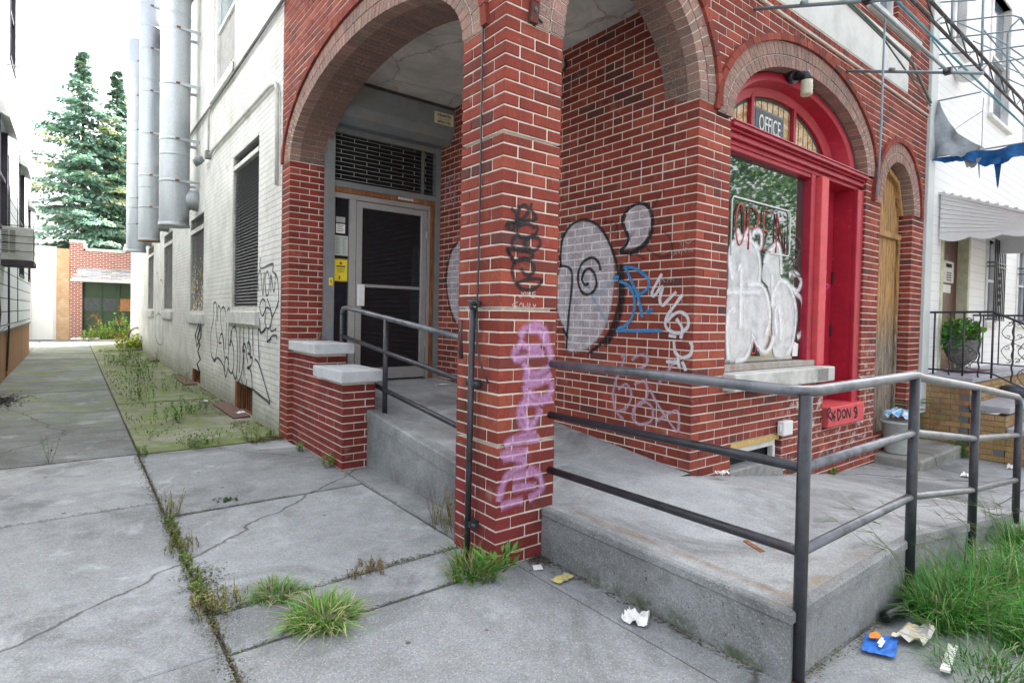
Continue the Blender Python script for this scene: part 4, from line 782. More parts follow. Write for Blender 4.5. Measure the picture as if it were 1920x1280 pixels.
g=MB(); g.face([(-40,-3.9,-.03),(.7,-3.9,-.03),(.7,60,-.03),(-40,60,-.03)]); g.face([(.7,-3.9,-.03),(12,-3.9,gz(12)-.03),(12,.6,gz(12)-.03),(.7,.6,-.03)]); g.face([(12,-3.9,gz(12)-.03),(40,-3.9,gz(12)-.03),(40,.6,gz(12)-.03),(12,.6,gz(12)-.03)])
struct('soil',g,DIRT)
g=MB(); g.face([(-60,-14,-.17),(.7,-14,-.17),(.7,-4.05,-.17),(-60,-4.05,-.17)]); g.face([(.7,-14,-.17),(60,-14,-.62),(60,-4.05,-.62),(.7,-4.05,-.17)])
struct('street',g,m_concrete('asphalt',(.055,.055,.058),pits=False))
g=MB(); g.box(-60,.7,-4.05,-3.9,-.2,.0); g.hexa([(.7,-4.05,-.2),(60,-4.05,-.65),(60,-4.05,-.40),(.7,-4.05,0),(.7,-3.9,-.2),(60,-3.9,-.65),(60,-3.9,-.40),(.7,-3.9,0)]); struct('kerb',g,FACEM)
rng=random.Random(12)
def slab(mb,x0,x1,y0,y1,g_=.006,dz=0.,c=.008):
    x0+=g_;x1-=g_;y0+=g_;y1-=g_; nx=max(1,int((x1-x0)/1.2)); 
    z=lambda x:gz(x)+dz
    a=[(x0,y0),(x1,y0),(x1,y1),(x0,y1)]; b=[(x0+c,y0+c),(x1-c,y0+c),(x1-c,y1-c),(x0+c,y1-c)]
    i=len(mb.v); mb.v+=[(x,y,z(x)-.08) for x,y in a]+[(x,y,z(x)-c*.6) for x,y in a]+[(x,y,z(x)) for x,y in b]
    F=[(8,9,10,11)]
    for k in range(4):
        q=(k+1)%4; F+=[(4+k,4+q,8+q,8+k),(k,q,4+q,4+k)]
    k_=rng.uniform(.84,1.10); mb.idx([tuple(i+t for t in f) for f in F],(k_,k_,k_))
m=MB()
def rnd(): return rng.uniform(-.0035,.0035)
# left walk (front stretch) and its joints
for a,b in((-3.9,-1.95),(-1.95,.03),(.03,2.19),(2.19,3.82)): slab(m,-2.76,-1.285,a,b,dz=rnd())
for x0 in(-4.6,-6.4,-8.2): 
    for a,b in((-3.9,-1.95),(-1.95,.03)): slab(m,x0,x0+1.8 if x0<-4.6 else -2.76,a,b,dz=rnd())
# slabs before the porch
slab(m,-1.285,.10,-3.9,-1.8,dz=rnd()); slab(m,-1.285,.14,-1.8,.0,dz=rnd(),g_=.008); slab(m,.14,.62,-1.385,.34,g_=.003,dz=-.002)
slab(m,-1.285,.14,.0,.36,g_=.012,dz=rnd()); slab(m,-1.285,.05,.36,1.83,g_=.010,dz=rnd()); slab(m,-1.285,.05,1.83,3.42,dz=rnd()); slab(m,-1.285,.02,3.42,3.80,dz=-.006)
slab(m,.05,.33,.34,2.28,g_=.006,dz=-.001)
for x0 in(.14,1.9,3.4,4.9,6.6,8.4,10.2,12.,14.): 
    x1={.14:1.9,1.9:3.4,3.4:4.9,4.9:6.6,6.6:8.4,8.4:10.2,10.2:12.,12.:14.,14.:16.}[x0]
    slab(m,x0,x1,-3.9,-2.55,dz=rnd()); slab(m,x0,x1,-2.55,-1.385 if x0<3.3 else -1.2,dz=rnd())
    if x0>3.3: slab(m,x0,x1,-1.2,.35,dz=rnd()-.002)
struct('sidewalk',m,CONC)
m=MB(); ys=[3.82,5.45,7.25,9.0,10.8,12.6,14.4,16.2,18.,19.8,21.6,23.4,25.2,27.4]
for a,b in zip(ys[:-1],ys[1:]): slab(m,-2.76,-1.285,a,b,dz=rnd())
for x in(-4.6,-6.4): slab(m,x,x+1.82,22.2,27.4)
struct('alley_walk',m,CONCB)
m=MB(); ys=[3.80,5.5,7.2,8.9,10.6,12.3,14.,15.7,17.4,19.1,20.8,22.5,24.2,26.]
for a,b in zip(ys[:-1],ys[1:]): slab(m,-1.285,.02,a,b,g_=.012,dz=rnd()*1.5)
slab(m,.02,3.2,24.0,27.3)
struct('moss_strip',m,CONCA)
# ------------------------------------------------ ramp and landing
def rz(x,y):
    if x<=1.6: h=.245
    else: h=.245+(x-1.6)*(-.0+(-.10-.245)/2.35)
    if y>0: h+=.1*min(y,3.35)
    return h
m=MB(); xs=[.33,.41,1.0,1.6,2.0,2.4,2.8,3.2,3.6,3.95]
ysr=[-1.385,-1.30,-.9,-.4,0.]
for i in range(len(xs)-1):
    for j in range(len(ysr)-1):
        a,b,c,d=xs[i],xs[i+1],ysr[j],ysr[j+1]
        lip=lambda x,y:(.022 if (x<=.4101 and x<.42) or (y<=-1.299) else 0.)*(1 if x<1.7 else .5)
        m.face([(x,y,rz(x,y)+(.02 if x<.42 or y<-1.29 else 0)) for x,y in((a,c),(b,c),(b,d),(a,d))])
for (x0,x1) in((.33,1.715),):
    yy=[0,.406,1.2,2.0,2.8,3.35,3.65]
    for j in range(len(yy)-1): 
        xa=.33 if j==0 else .36
        m.face([(xa,yy[j],rz(1,yy[j])),(1.722,yy[j],rz(1,yy[j])),(1.722,yy[j+1],rz(1,yy[j+1])),(xa,yy[j+1],rz(1,yy[j+1]))])
struct('ramp',m,RAMPM)
m=MB()
# street-side and pillar-side faces with a rounded lip
def faceX(x,y0,y1,za,zb,n=1):
    for k in range(n):
        a,b=y0+(y1-y0)*k/n,y0+(y1-y0)*(k+1)/n
        m.face([(x,a,-.1),(x,b,-.1),(x,b,zb(b)-.008),(x,a,zb(a)-.008)]); m.face([(x,a,zb(a)-.008),(x,b,zb(b)-.008),(x+.008,b,zb(b)),(x+.008,a,zb(a))])
top=lambda y:.266
m.face([(.332,-1.385,-.1),(.332,.02,-.1),(.332,.02,.262),(.332,-1.385,.262)]); m.face([(.324,-1.393,.238),(.324,.02,.238),(.332,.02,.270),(.332,-1.385,.270)])
m.face([(.324,-1.393,-.1),(.324,.02,-.1),(.324,.02,.238),(.324,-1.393,.238)])
for i in range(1,len(xs)-1 if False else len(xs)):
    a,b=xs[i-1],xs[i]; A=.324 if i==1 else a
    za,zb=rz(a,-1.3)+.02,rz(b,-1.3)+.02
    m.face([(A,-1.393,-.35),(b,-1.393,-.35),(b,-1.393,zb-.03),(A,-1.393,za-.03)]); m.face([(A,-1.393,za-.03),(b,-1.393,zb-.03),(b,-1.385,zb),(a,-1.385,za)])
m.cbox(.315,.365,-1.402,.0,.226,.272,.007)
m.cbox(.366,1.62,-1.402,-1.352,.226,.272,.007)
m.hexa([(1.62,-1.402,.226),(3.6,-1.402,-.066),(3.6,-1.402,-.020),(1.62,-1.402,.272),(1.62,-1.352,.226),(3.6,-1.352,-.066),(3.6,-1.352,-.020),(1.62,-1.352,.272)])
# curb of the porch ramp seen through the arch
n=6; yy=[.41+(2.275-.41)*k/n for k in range(n+1)]
for a,b in zip(yy[:-1],yy[1:]):
    za,zb=.247+.1*a+.025,.247+.1*b+.025
    m.face([(.272,a,-.05),(.272,b,-.05),(.272,b,zb-.09),(.272,a,za-.09)]); m.face([(.264,a,za-.10),(.264,b,zb-.10),(.264,b,zb-.012),(.264,a,za-.012)]); m.face([(.264,a,za-.10),(.264,b,zb-.10),(.272,b,zb-.1),(.272,a,za-.1)])
    m.face([(.264,a,za-.012),(.264,b,zb-.012),(.276,b,zb),(.276,a,za)]); m.face([(.276,a,za),(.276,b,zb),(.37,b,zb),(.37,a,za)]); m.face([(.37,a,za),(.37,b,zb),(.372,b,zb-.03),(.372,a,za-.03)])
struct('ramp_edge',m,FACEM)
# ================================================================ LOW WALL
lw=thing('low_wall','stepped dark red low brick wall with two pale capstones in the porch arch','wall',(.2,3.0,0))
mb=MB(); bk=MB(); dk=lambda r,z:cvar((.19,.033,.028),.15,r)
wall(mb,bk,PX(.05),2.28,3.685,-.066,.727,own0=1,seed=61,hdr=0,colf=dk); wall(mb,bk,PX(.05),2.95,3.685,.726,.94,own0=None,seed=62,hdr=0,colf=dk)
wall(mb,bk,PY(2.28),.05,.345,-.066,.727,own0=0,seed=63,hdr=0,colf=dk); wall(mb,bk,PY(2.95),.05,.345,.726,.94,seed=64,hdr=0,colf=dk)
wall(mb,bk,(lambda u,z,d:(.345-d,u,z)),2.385,3.685,.2,.727,seed=65,hdr=0,colf=dk)
bw_=make('brickwork',mb,BRICK,lw); make('mortar',bk,MORTAR,bw_)
mb=MB(); mb.cbox(-.005,.39,2.19,2.88,.752,.85,.006); make('capstone',mb,CAPST,lw); mb=MB(); mb.cbox(-.005,.385,2.85,3.645,.95,1.046,.006); make('capstone',mb,CAPST,lw)
fill_=MB(); fill_.box(.06,.34,2.29,3.68,.70,.7515); fill_.box(.06,.34,2.96,3.68,.90,.9495); make('bedding',fill_,MORTAR,lw)
mb=MB(); mb.cbox(.262,.292,3.50,3.53,1.046,1.10,.004); mb.cbox(.24,.34,3.46,3.55,1.0465,1.055,.003); mb.cbox(.255,.28,3.47,3.50,1.10,1.13,.004); tag(make('floor_bracket',mb,m_simple('rusty bracket',(.17,.09,.05),.7,var=.4,scale=30,bump=.5),loc=(.29,3.5,1.046)),'small rusty bracket left on the upper capstone','bracket')
# ================================================================ RAILINGS
def rail_z(x,base): # street rail drops after the second post
    return base if x<=1.52 else base-(x-1.52)*.124
ra=thing('handrail','black pipe handrail round the landing with worn silver top rail','railing',(.37,-1.40,0))
P1=(.37,-1.40); rtop,rmid,rlow=1.082,.80,.488
mb=MB(); mb.tube([(.37,0.005,rtop-.005),(.37,-.6,rtop),(.37,-1.33,rtop),(.385,-1.385,rtop),(.44,-1.40,rtop),(1.45,-1.40,rtop+.008),(1.52,-1.40,rtop+.008),(1.60,-1.40,rtop-.006),(2.57,-1.40,.968),(3.66,-1.40,.832),(3.71,-1.40,.815),(3.735,-1.40,.775)],.0225,14); make('top_rail',mb,WORN,ra)
for z0,pts in((rmid,[(1.52,.806),(2.60,.652),(3.73,.545)]),(rlow,[(1.52,.488),(2.60,.335),(3.73,.215)])):
    mb=MB(); mb.tube([(.37,0.005,z0-.012),(.37,-1.36,z0+.002),(.372,-1.40,z0)],.020,12); make('lower_rail',mb,BLACKM,ra)
    if z0==rmid or True:
        mb=MB(); mb.tube([(.37,-1.40,z0+.002)]+[(x,-1.40,z) for x,z in pts],.0195,12); make('lower_rail',mb,WORN if z0==rmid else WORN,ra)
for x,zt,zb in((.37,rtop,-.02),(1.52,rtop+.005,-.05),(2.60,.965,-.09),(3.735,.79,-.13)):
    mb=MB(); mb.tube([(x,-1.405,zb),(x,-1.402,zt-.012)],.0235,16); p=make('post',mb,BLACKM,ra)
    mb=MB(); mb.tube([(x,-1.405,zb),(x,-1.405,zb+.03)],.027,14); make('collar',mb,m_simple('rusty collar',(.14,.06,.035),.8,var=.4,scale=40),p)
rb=thing('handrail','dark pipe handrail sloping up the porch ramp behind the pillar','railing',(.37,2.14,.46))
sl=lambda y,z0:z0+.1*y
mb=MB(); mb.tube([(.37,.40,1.128),(.37,3.02,1.392),(.37,3.12,1.385),(.37,3.15,1.33)],.0225,14); make('top_rail',mb,WORN,rb)
mb=MB(); mb.tube([(.37,.40,.835),(.37,3.15,1.11)],.02,12); make('lower_rail',mb,BLACKM,rb)
mb=MB(); mb.tube([(.37,.40,.505),(.37,2.40,.706)],.02,12); make('lower_rail',mb,BLACKM,rb)
for y,zt in((2.14,1.30),(3.15,1.37)):
    mb=MB(); mb.tube([(.335,y,.25+.1*y),(.368,y,.32+.1*y),(.37,y,zt)] if False else [(.37,y,.24+.1*y),(.37,y,zt)],.0225,14); make('post',mb,BLACKM,rb)
# pole strapped to the pillar, cable and small bits
po=thing('conduit_pole','black steel pole strapped to the left side of the pillar','pole',(-.05,.16,0))
mb=MB(); mb.tube([(-.05,.19,.0),(-.05,.185,.7),(-.05,.18,1.37)],.0175,10); make('pole',mb,BLACKM,po)
mb=MB(); mb.tube([(-.05,.18,1.37),(-.06,.20,1.41),(-.02,.15,1.40)],.018,8); mb.tube([(-.06,.165,1.43),(-.045,.13,1.40),(-.05,.17,1.36)],.007,6); make('fitting',mb,BLACKM,po)
for z in(.97,.20):
    mb=MB(); mb.cbox(-.058,.005,.155,.225,z-.018,z+.018,.004); mb.tube([(-.04,.12,z),(-.04,.19,z)],.014,8); make('clamp',mb,BLACKM,po)
mb=MB(); mb.tube([(-.075,.25,1.10),(-.078,.25,1.22),(-.075,.25,1.31)],[.014,.008,.006],8); make('hook',mb,BLACKM,po)
mb=MB(); mb.tube([(-.012,.19,5.5),(-.013,.19,3.0),(-.014,.185,2.2),(-.018,.18,1.6),(-.03,.17,1.36),(-.045,.14,1.2),(-.04,.12,1.10),(-.03,.09,1.03),(-.02,.06,.98)],.0055,6)
tag(make('cable',mb,BLACKM,loc=(-.013,.19,5.5)),'black cable hanging down the left face of the pillar','cable')
mb=MB(); mb.tube([(.17,0.,2.98),(.18,-.03,2.975)],.014,8); mb.tube([(.18,-.03,2.975),(.19,-.012,2.955),(.24,-.012,2.93)],.006,6); tag(make('pipe_stub',mb,BLACKM,loc=(.17,0,2.98)),'short dark pipe stub near the top of the pillar','pipe')
# ================================================================ WHITE SIDE WALL
ww=thing('painted_brick_wing','long pale painted brick side wing of the corner building along the alley','building',(.2,12,0))
t=Mt('painted brick',.85,0,.2)
v=t.n('ShaderNodeCombineXYZ',{0:t.sep()[1],1:t.sep()[2],2:0.}).outputs[0]
bt=t.n('ShaderNodeTexBrick',{'Vector':v,'Scale':1.,'Color1':(.9,.9,.9),'Color2':(1,1,1),'Mortar':(0,0,0),'Mortar Size':.006,'Mortar Smooth':.6,'Brick Width':.203,'Row Height':.066,'Bias':0.})
n=t.noise(1.3,9,.65); n2=t.noise(18,7,.7); z=t.sep()[2]; n3=t.noise(5,10,.75)
c=t.mix(t.ramp(n,[(.35,0.),(.68,1.)]),(.56,.56,.53),(.80,.80,.77)); c=t.mix(t.math('MULTIPLY',t.ramp(bt.outputs['Color'],[(.0,.35),(.6,0.)]),1.),c,(.40,.40,.38))
chip=t.math('MULTIPLY',t.ramp(n3,[(.635,0.),(.655,1.)]),t.ramp(n,[(.44,0.),(.56,1.)])); c=t.mix(chip,c,(.30,.16,.12)); gr_=t.noise(2.4,10,.75,vec=t.mapped(loc=(3,8,2)),dist=.5); c=t.mix(t.ramp(gr_,[(.52,0.),(.70,.55)]),c,(.36,.35,.30))
streak=t.noise(1,8,.7,vec=t.mapped((3,3,.35))); hi=t.n('ShaderNodeMapRange',{0:z,1:3.2,2:4.7,3:0.,4:.75}).outputs[0]
c=t.mix(t.math('MULTIPLY',hi,t.ramp(streak,[(.5,0.),(.68,1.)])),c,(.38,.35,.30))
low=t.n('ShaderNodeMapRange',{0:t.math('ADD',z,t.math('MULTIPLY',n3,.7)),1:.38,2:.85,3:1.,4:0.}).outputs[0]; c=t.mix(t.math('MULTIPLY',low,.75),c,(.22,.22,.15))
hb=t.math('ADD',bt.outputs['Fac'],0.)
WB=t.fin(c,t.bump(t.math('SUBTRACT',t.math('MULTIPLY',n2,.35),bt.outputs['Fac']),.9,.012))
wins=[(4.93,6.36,1.335,3.50),(8.55,9.97,1.27,3.05),(12.4,13.9,1.29,3.15),(16.2,17.6,1.29,3.15)]; ups=[(6.32,7.86,4.80,6.9),(11.4,12.9,4.8,6.9),(15.2,16.7,4.8,6.9)]
def panel_holes(mb,P,u0,u1,z0,z1,holes,rev=.12):
    us=sorted({u0,u1,*[h[0] for h in holes],*[h[1] for h in holes]}); zs=sorted({z0,z1,*[h[2] for h in holes],*[h[3] for h in holes]})
    for a,b in zip(us[:-1],us[1:]):
        for c_,d_ in zip(zs[:-1],zs[1:]):
            um,zm=(a+b)/2,(c_+d_)/2
            if any(h[0]<um<h[1] and h[2]<zm<h[3] for h in holes): continue
            mb.face([P(a,c_,0),P(b,c_,0),P(b,d_,0),P(a,d_,0)])
    for a,b,c_,d_ in holes:
        for q in(((a,c_),(b,c_)),((b,c_),(b,d_)),((b,d_),(a,d_)),((a,d_),(a,c_))):
            mb.face([P(*q[0],0),P(*q[1],0),P(*q[1],rev),P(*q[0],rev)])
vents=[(5.12,6.08,.0,.38),(8.75,9.6,.0,.26)]
mb=MB(); panel_holes(mb,PX(.001),3.96,24,-.05,8.,wins+ups+vents,.14); mb.face([(.001,24,-.05),(6.3,24,-.05),(6.3,24,8),(.001,24,8)]); mb.face([(.001,3.96,6.79),(.001,24,8),(.001,3.96,8)])
lab(make('wall',mb,WB,ww),'pale painted brickwork with scattered chips and tags')
LOUV=m_simple('black louvre',(.022,.024,.028),.5,var=.2); PURP=m_simple('dark plum frame',(.05,.045,.06),.6)
for k,(a,b,c_,d_) in enumerate(wins):
    mb=MB(); n_=int((d_-c_)/.042)
    for i in range(n_):
        z=c_+.02+i*.042; mb.face([(.03,a+.03,z),(.03,b-.03,z),(.06,b-.03,z+.038),(.06,a+.03,z+.038)]); mb.face([(.03,a+.03,z),(.03,b-.03,z),(.032,b-.03,z-.006),(.032,a+.03,z-.006)])
    mb.box(.10,.12,a,b,c_,d_); wo=make('window',mb,LOUV if k!=1 else LOUV,ww); lab(wo,'tall window closed by black horizontal louvres' if k!=1 else 'louvred window with peeling yellow and white flakes')
    mb=MB(); mb.box(.01,.07,a,a+.03,c_,d_); mb.box(.01,.07,b-.03,b,c_,d_); mb.box(.01,.07,a+.03,b-.03,c_,c_+.06); mb.box(-.0,.06,a+.03,b-.03,d_-.03,d_)
    mb.box(.0,.06,a+.03,b-.03,d_-.30,d_-.22) if k else mb.box(.0,.06,a+.03,b-.03,d_-.22,d_-.16); make('frame',mb,CREAM,wo)
    mb=MB(); mb.cbox(-.05,.06,a-.09,b+.10,c_-.17,c_-.002,.008); make('sill',mb,WB if False else m_simple('painted sill',(.55,.56,.54),.85,var=.15,bump=.4,dirt=(.35,.34,.30)),wo)
    if k==1:
        rng=random.Random(8); mb=MB()
        for i in range(420):
            y=rng.uniform(a+.05,b-.05); h=rng.random()**1.2; z=c_+.06+h*.95
            if rng.random()<h*.75: continue
            s=rng.uniform(.012,.05); col=(.62,.62,.60) if rng.random()<.6 else (.55,.38,.05); q=[(y+s*rng.uniform(.5,1)*math.cos(t_),z+s*rng.uniform(.4,.9)*math.sin(t_)) for t_ in [j*1.256 for j in range(5)]]
            mb.face([(.0285-.0004*(i%3),u,zz) for u,zz in q],col)
        tt=Mt('paint flakes',.8); make('paint_flakes',mb,tt.fin(tt.attr()),wo)
for a,b,c_,d_ in ups:
    mb=MB(); mb.box(.10,.11,a+.05,b-.05,c_+.05,d_); wo=make('upper_window',mb,Mt('pale window glass',.08,0,.8,color=(.22,.27,.28)).m,ww)
    mb=MB(); mb.cbox(.03,.10,a,a+.07,c_,d_,.004); mb.cbox(.03,.10,b-.07,b,c_,d_,.004); mb.cbox(.03,.10,a+.07,b-.07,c_,c_+.07,.004); mb.cbox(.05,.10,a+.07,b-.07,c_+.95,c_+1.01,.004); make('frame',mb,WHITEP,wo)
    mb=MB(); mb.cbox(-.04,.10,a-.1,b+.1,c_-.13,c_-.002,.006); make('sill',mb,WHITEP,wo)
    mb=MB(); mb.box(.085,.095,a+.07,b-.07,c_+.07,c_+.93); make('screen',mb,m_simple('grey insect screen',(.30,.29,.28),.8),wo)
for a,b,c_,d_ in vents:
    mb=MB(); mb.box(.10,.12,a,b,c_-.05,d_); vv=make('vent_opening',mb,DARK,ww)
    mb=MB(); mb.box(.06,.07,a+.06,b-.12,0,.03); mb.box(.06,.07,a+.06,b-.12,d_-.03,d_)
    for i in range(7): mb.box(.06,.07,a+.1+i*(b-a-.26)/6,a+.115+i*(b-a-.26)/6,.03,d_-.03)
    make('vent_bars',mb,RUSTW,vv); mb=MB(); mb.box(.005,.05,b-.10,b,0,d_); make('vent_flap',mb,RUSTW,vv)
SWALL=m_spray('dark wall spray',(.03,.035,.05),.92,.7,nscale=90)
strokes('graffiti',PX(0),'wall_tag',.050,SWALL,-.004,'large dark scribbled tag below the first window',ww)
# part of the tag also runs over the window sill
strokes('graffiti',PX(0),'corner_tag',.036,SWALL,-.004,'dark tag beside the brick corner',ww); strokes('graffiti',PX(0),'far_tag',.06,SLAV,-.004,'faded lavender tag near the far end',ww)
# cables and conduit along the wing
mb=MB(); mb.tube([(-.03,3.9,4.62),(-.03,6.5,4.60),(-.03,10.2,4.64),(-.03,17,4.6)],.020,6); mb.tube([(-.05,3.9,4.55),(-.04,5.2,4.60),(-.05,7.2,4.56),(-.04,10.2,4.60)],.009,5)
mb.tube([(-.03,6.25,4.62),(-.04,6.2,4.75),(-.03,6.4,4.85)],.009,5); tag(make('cable',mb,m_simple('grey cable',(.13,.13,.12),.7),loc=(-.03,3.9,4.62)),'bundle of grey cables strung along the pale wing above the lower windows','cable')
mb=MB(); mb.tube([(-.035,7.85,3.84),(-.035,7.6,3.87),(-.035,4.35,3.86),(-.035,4.13,3.82),(-.035,4.05,3.70),(-.035,4.03,2.70)],.022,8); mb.tube([(-.035,8.0,3.84),(-.035,8.0,4.50),(-.035,7.75,4.60)],.016,8)
tag(make('conduit',mb,CREAM,loc=(-.035,4.03,2.70)),'pale conduit running from the floodlight down beside the brick corner','conduit')
fl=thing('floodlight','small grey floodlight with two heads on the pale wing','lamp',(-.06,7.95,3.85))
mb=MB(); mb.cbox(-.09,-.0,7.9,8.0,3.79,3.92,.008); make('mount',mb,GREYM,fl)
for dy in(.0,.16):
    mb=MB(); mb.tube([(-.10,8.05+dy,3.80),(-.19,8.10+dy,3.76)],[.045,.065],12); make('lamp_head',mb,GREYM,fl)
# lintel crack over first window
# ------------------------------------------------ exhaust ducts
def duct(y,xc,r,zb,zt,lbl,zel,rust=False,elb=True):
    d=thing('exhaust_duct',lbl,'duct',(xc,y,zb),group='galvanised ducts on the pale wing')
    mb=MB(); prof=[(r*.97,zb+.002),(r*1.04,zb),(r*1.04,zb+.045),(r,zb+.05)]; z=zb+.05
    while z<zt:
        z2=min(z+1.2,zt); prof+=[(r,z+.012),(r,z2-.045),(r,z2-.031),(r*1.02,z2-.028),(r*1.02,z2),(r,z2+.002)]; z=z2+.002
    mb.lathe(prof,xc,y,36); make('pipe',mb,GALV,d)
    mb=MB(); mb.lathe([(r*1.035,zb+.001),(r*1.05,zb+.006),(r*1.05,zb+.022),(r*1.03,zb+.024)],xc,y,36); make('rim',mb,m_simple('rusty rim',(.30,.15,.07),.8,var=.4,scale=20) if rust else GALV,d)
    if elb:
        mb=MB(); mb.tube([(xc+.02,y,zel-.18),(xc+r*.7,y,zel),(xc+r*1.15,y,zel+.02),(.03,y,zel+.02)],[r*.55,r*.78,r*.80,r*.80],24); make('elbow',mb,GALV,d)
    z=zb+.75; 
    while z<zt:
        mb=MB(); mb.lathe([(r*1.012,z),(r*1.03,z+.004),(r*1.03,z+.045),(r*1.012,z+.05)],xc,y,36); b=make('band',mb,GALV,d)
        mb=MB(); mb.box(xc,.0,y-r*1.05,y-r*.98,z+.0,z+.05) if False else mb.hexa([(xc,y-r*1.06,z),(.0,y-r*.9,z-.0),(.0,y-r*.9,z+.05),(xc,y-r*1.06,z+.05),(xc,y-r*1.00,z),(.0,y-r*.86,z),(.0,y-r*.86,z+.05),(xc,y-r*1.0,z+.05)])
        mb.hexa([(xc,y+r*1.06,z),(.0,y+r*.9,z),(.0,y+r*.9,z+.05),(xc,y+r*1.06,z+.05),(xc,y+r*1.00,z),(.0,y+r*.86,z),(.0,y+r*.86,z+.05),(xc,y+r*1.0,z+.05)]); make('bracket',mb,GALV,b)
        mb=MB(); mb.tube([(xc-.02,y-r*1.09,z+.025),(xc+.04,y-r*1.09,z+.025)],.016,6); make('bolt',mb,RUSTW,b); z+=.95 if z>zb+1.2 else .72
duct(9.2,-.36,.232,2.80,9.5,'nearest and widest galvanised duct with its elbow entering the louvred window',3.28)
duct(13.1,-.385,.212,2.89,11.,'middle galvanised duct with a rusty bottom rim',3.30,True)
duct(16.9,-.355,.235,2.95,8.87,'farthest galvanised duct, cut short at the top',3.3)
# hatches, loose cable, leaf litter along the wing
HAT=m_simple('rusty plate',(.12,.065,.05),.8,var=.35,scale=10,bump=.6)
for i,(y0,y1,l) in enumerate(((5.2,6.5,'nearest rusty cellar hatch plate against the pale wing'),(9.0,10.4,'middle rusty cellar hatch plate against the pale wing'),(14.6,15.6,'farthest rusty hatch plate on the mossy strip'))):
    mb=MB(); mb.hexa([(-.20,y0,.004),(.0,y0,.004),(.0,y1,.004),(-.20,y1,.004),(-.20,y0,.022),(.0,y0,.03),(.0,y1,.03),(-.20,y1,.022)]); tag(make('hatch_plate',mb,HAT,loc=(-.1,(y0+y1)/2,0)),l,'hatch','rusty hatch plates')
mb=MB(); p=[(-.03,8.6,1.15),(-.05,8.55,1.0),(-.05,8.75,.85),(-.05,8.5,.75),(-.05,8.7,.62),(-.05,8.45,.5),(-.06,8.7,.4),(-.05,8.5,.28)]; mb.tube(smooth3(p) if False else p,.011,5); mb.tube([(-.04,8.5,1.2),(-.06,8.9,.9),(-.05,8.8,.7),(-.05,8.4,.9),(-.04,8.5,1.2)],.010,5)
tag(make('hanging_wire',mb,BLACKM,loc=(-.03,8.6,.3)),'tangled black wire hanging below the second louvred window','wire')
# ================================================================ LEFT HOUSE
lh=thing('sided_house','pale blue-grey shingled house on the left side of the alley','house',(-4.5,12,0))
t=Mt('shingle siding',.75,0,.3); z=t.sep()[2]; y=t.sep()[1]
row=t.math('FRACT',t.math('DIVIDE',z,.245)); ri=t.math('FLOOR',t.math('DIVIDE',z,.245)); col_=t.math('FRACT',t.math('ADD',t.math('DIVIDE',y,1.2),t.math('MULTIPLY',ri,.37)))
ln=t.math('MAXIMUM',t.ramp(row,[(0.,1.),(.06,.9),(.09,0.)]),t.ramp(col_,[(0.,1.),(.006,0.)])); n=t.noise(1,8,.65,vec=t.mapped((8,8,1.2)))
c=t.mix(t.ramp(n,[(.3,0.),(.7,1.)]),(.62,.67,.70),(.74,.78,.80)); c=t.mix(ln,c,(.05,.08,.10)); SIDE=t.fin(c,t.bump(t.math('SUBTRACT',row,ln),.5,.02))
lwins=[(10.4,11.85,2.73,4.55),(14.9,16.4,2.1,4.6),(18.2,19.1,2.1,4.1)]; lup=[(12.3,13.6,6.2,8.2)]
mb=MB(); panel_holes(mb,PX(-2.75,-1),3.0,19.4,.88,8.6,lwins+lup,.1); mb.face([(-2.75,19.4,.88),(-7,19.4,.88),(-7,19.4,8.6),(-2.75,19.4,8.6)]); mb.face([(-2.75,3.0,.88),(-7,3.0,.88),(-7,3.0,8.6),(-2.75,3.0,8.6)]); mb.face([(-2.75,3,8.6),(-2.75,19.4,8.6),(-7,19.4,8.6),(-7,3,8.6)]); make('siding',mb,SIDE,lh)
t=Mt('brown stucco base',.9,0,.2); n=t.noise(1,7,.65,vec=t.mapped((6,6,.8))); c=t.mix(t.ramp(n,[(.3,0.),(.7,1.)]),(.22,.115,.055),(.36,.21,.11)); BASEB=t.fin(c,t.bump(n,.3,.01))
mb=MB(); mb.box(-7,-2.79,3.0,19.3,-.05,.88); mb.box(-2.79,-2.77,3.0,11.9,-.05,.86); mb.box(-2.79,-2.77,12.25,19.3,-.05,.86); make('plinth',mb,BASEB,lh)
mb=MB(); mb.box(-2.80,-2.74,3.0,19.42,.862,.895); make('drip_edge',mb,m_simple('dark edge',(.12,.13,.14),.7),lh)
LHG=Mt('reflection-pale alley glass',.12,0,.7,color=(.30,.34,.37)).m  # pale base colour stands in for the reflections in these panes
for a,b,c_,d_ in lwins+lup:
    mb=MB(); mb.box(-2.87,-2.85,a,b,c_,d_); wo=make('window',mb,LHG,lh)
    mb=MB(); mb.box(-2.85,-2.735,a,a+.08,c_,d_); mb.box(-2.85,-2.735,b-.08,b,c_,d_); mb.box(-2.85,-2.73,a-.02,b+.02,c_-.07,c_); mb.box(-2.85,-2.76,a+.08,b-.08,(c_+d_)/2-.03,(c_+d_)/2+.03); make('frame',mb,PURP,wo)
    mb=MB(); mb.hexa([(-2.75,a-.15,d_+.0),(-2.60,a-.15,d_-.08),(-2.60,a-.15,d_-.05),(-2.75,a-.15,d_+.28),(-2.75,b+.15,d_),(-2.60,b+.15,d_-.08),(-2.60,b+.15,d_-.05),(-2.75,b+.15,d_+.28)]); make('hood',mb,m_simple('pale window hood',(.55,.55,.53),.6),wo)
mb=MB(); mb.tube([(-2.73,12.05,4.2),(-2.73,12.05,.85),(-2.76,12.05,.1)],.018,6); make('downpipe',mb,BLACKM,lh)
ac=thing('air_conditioner','window air conditioner with side louvres jutting from the left house','air conditioner',(-2.5,10.9,2.2))
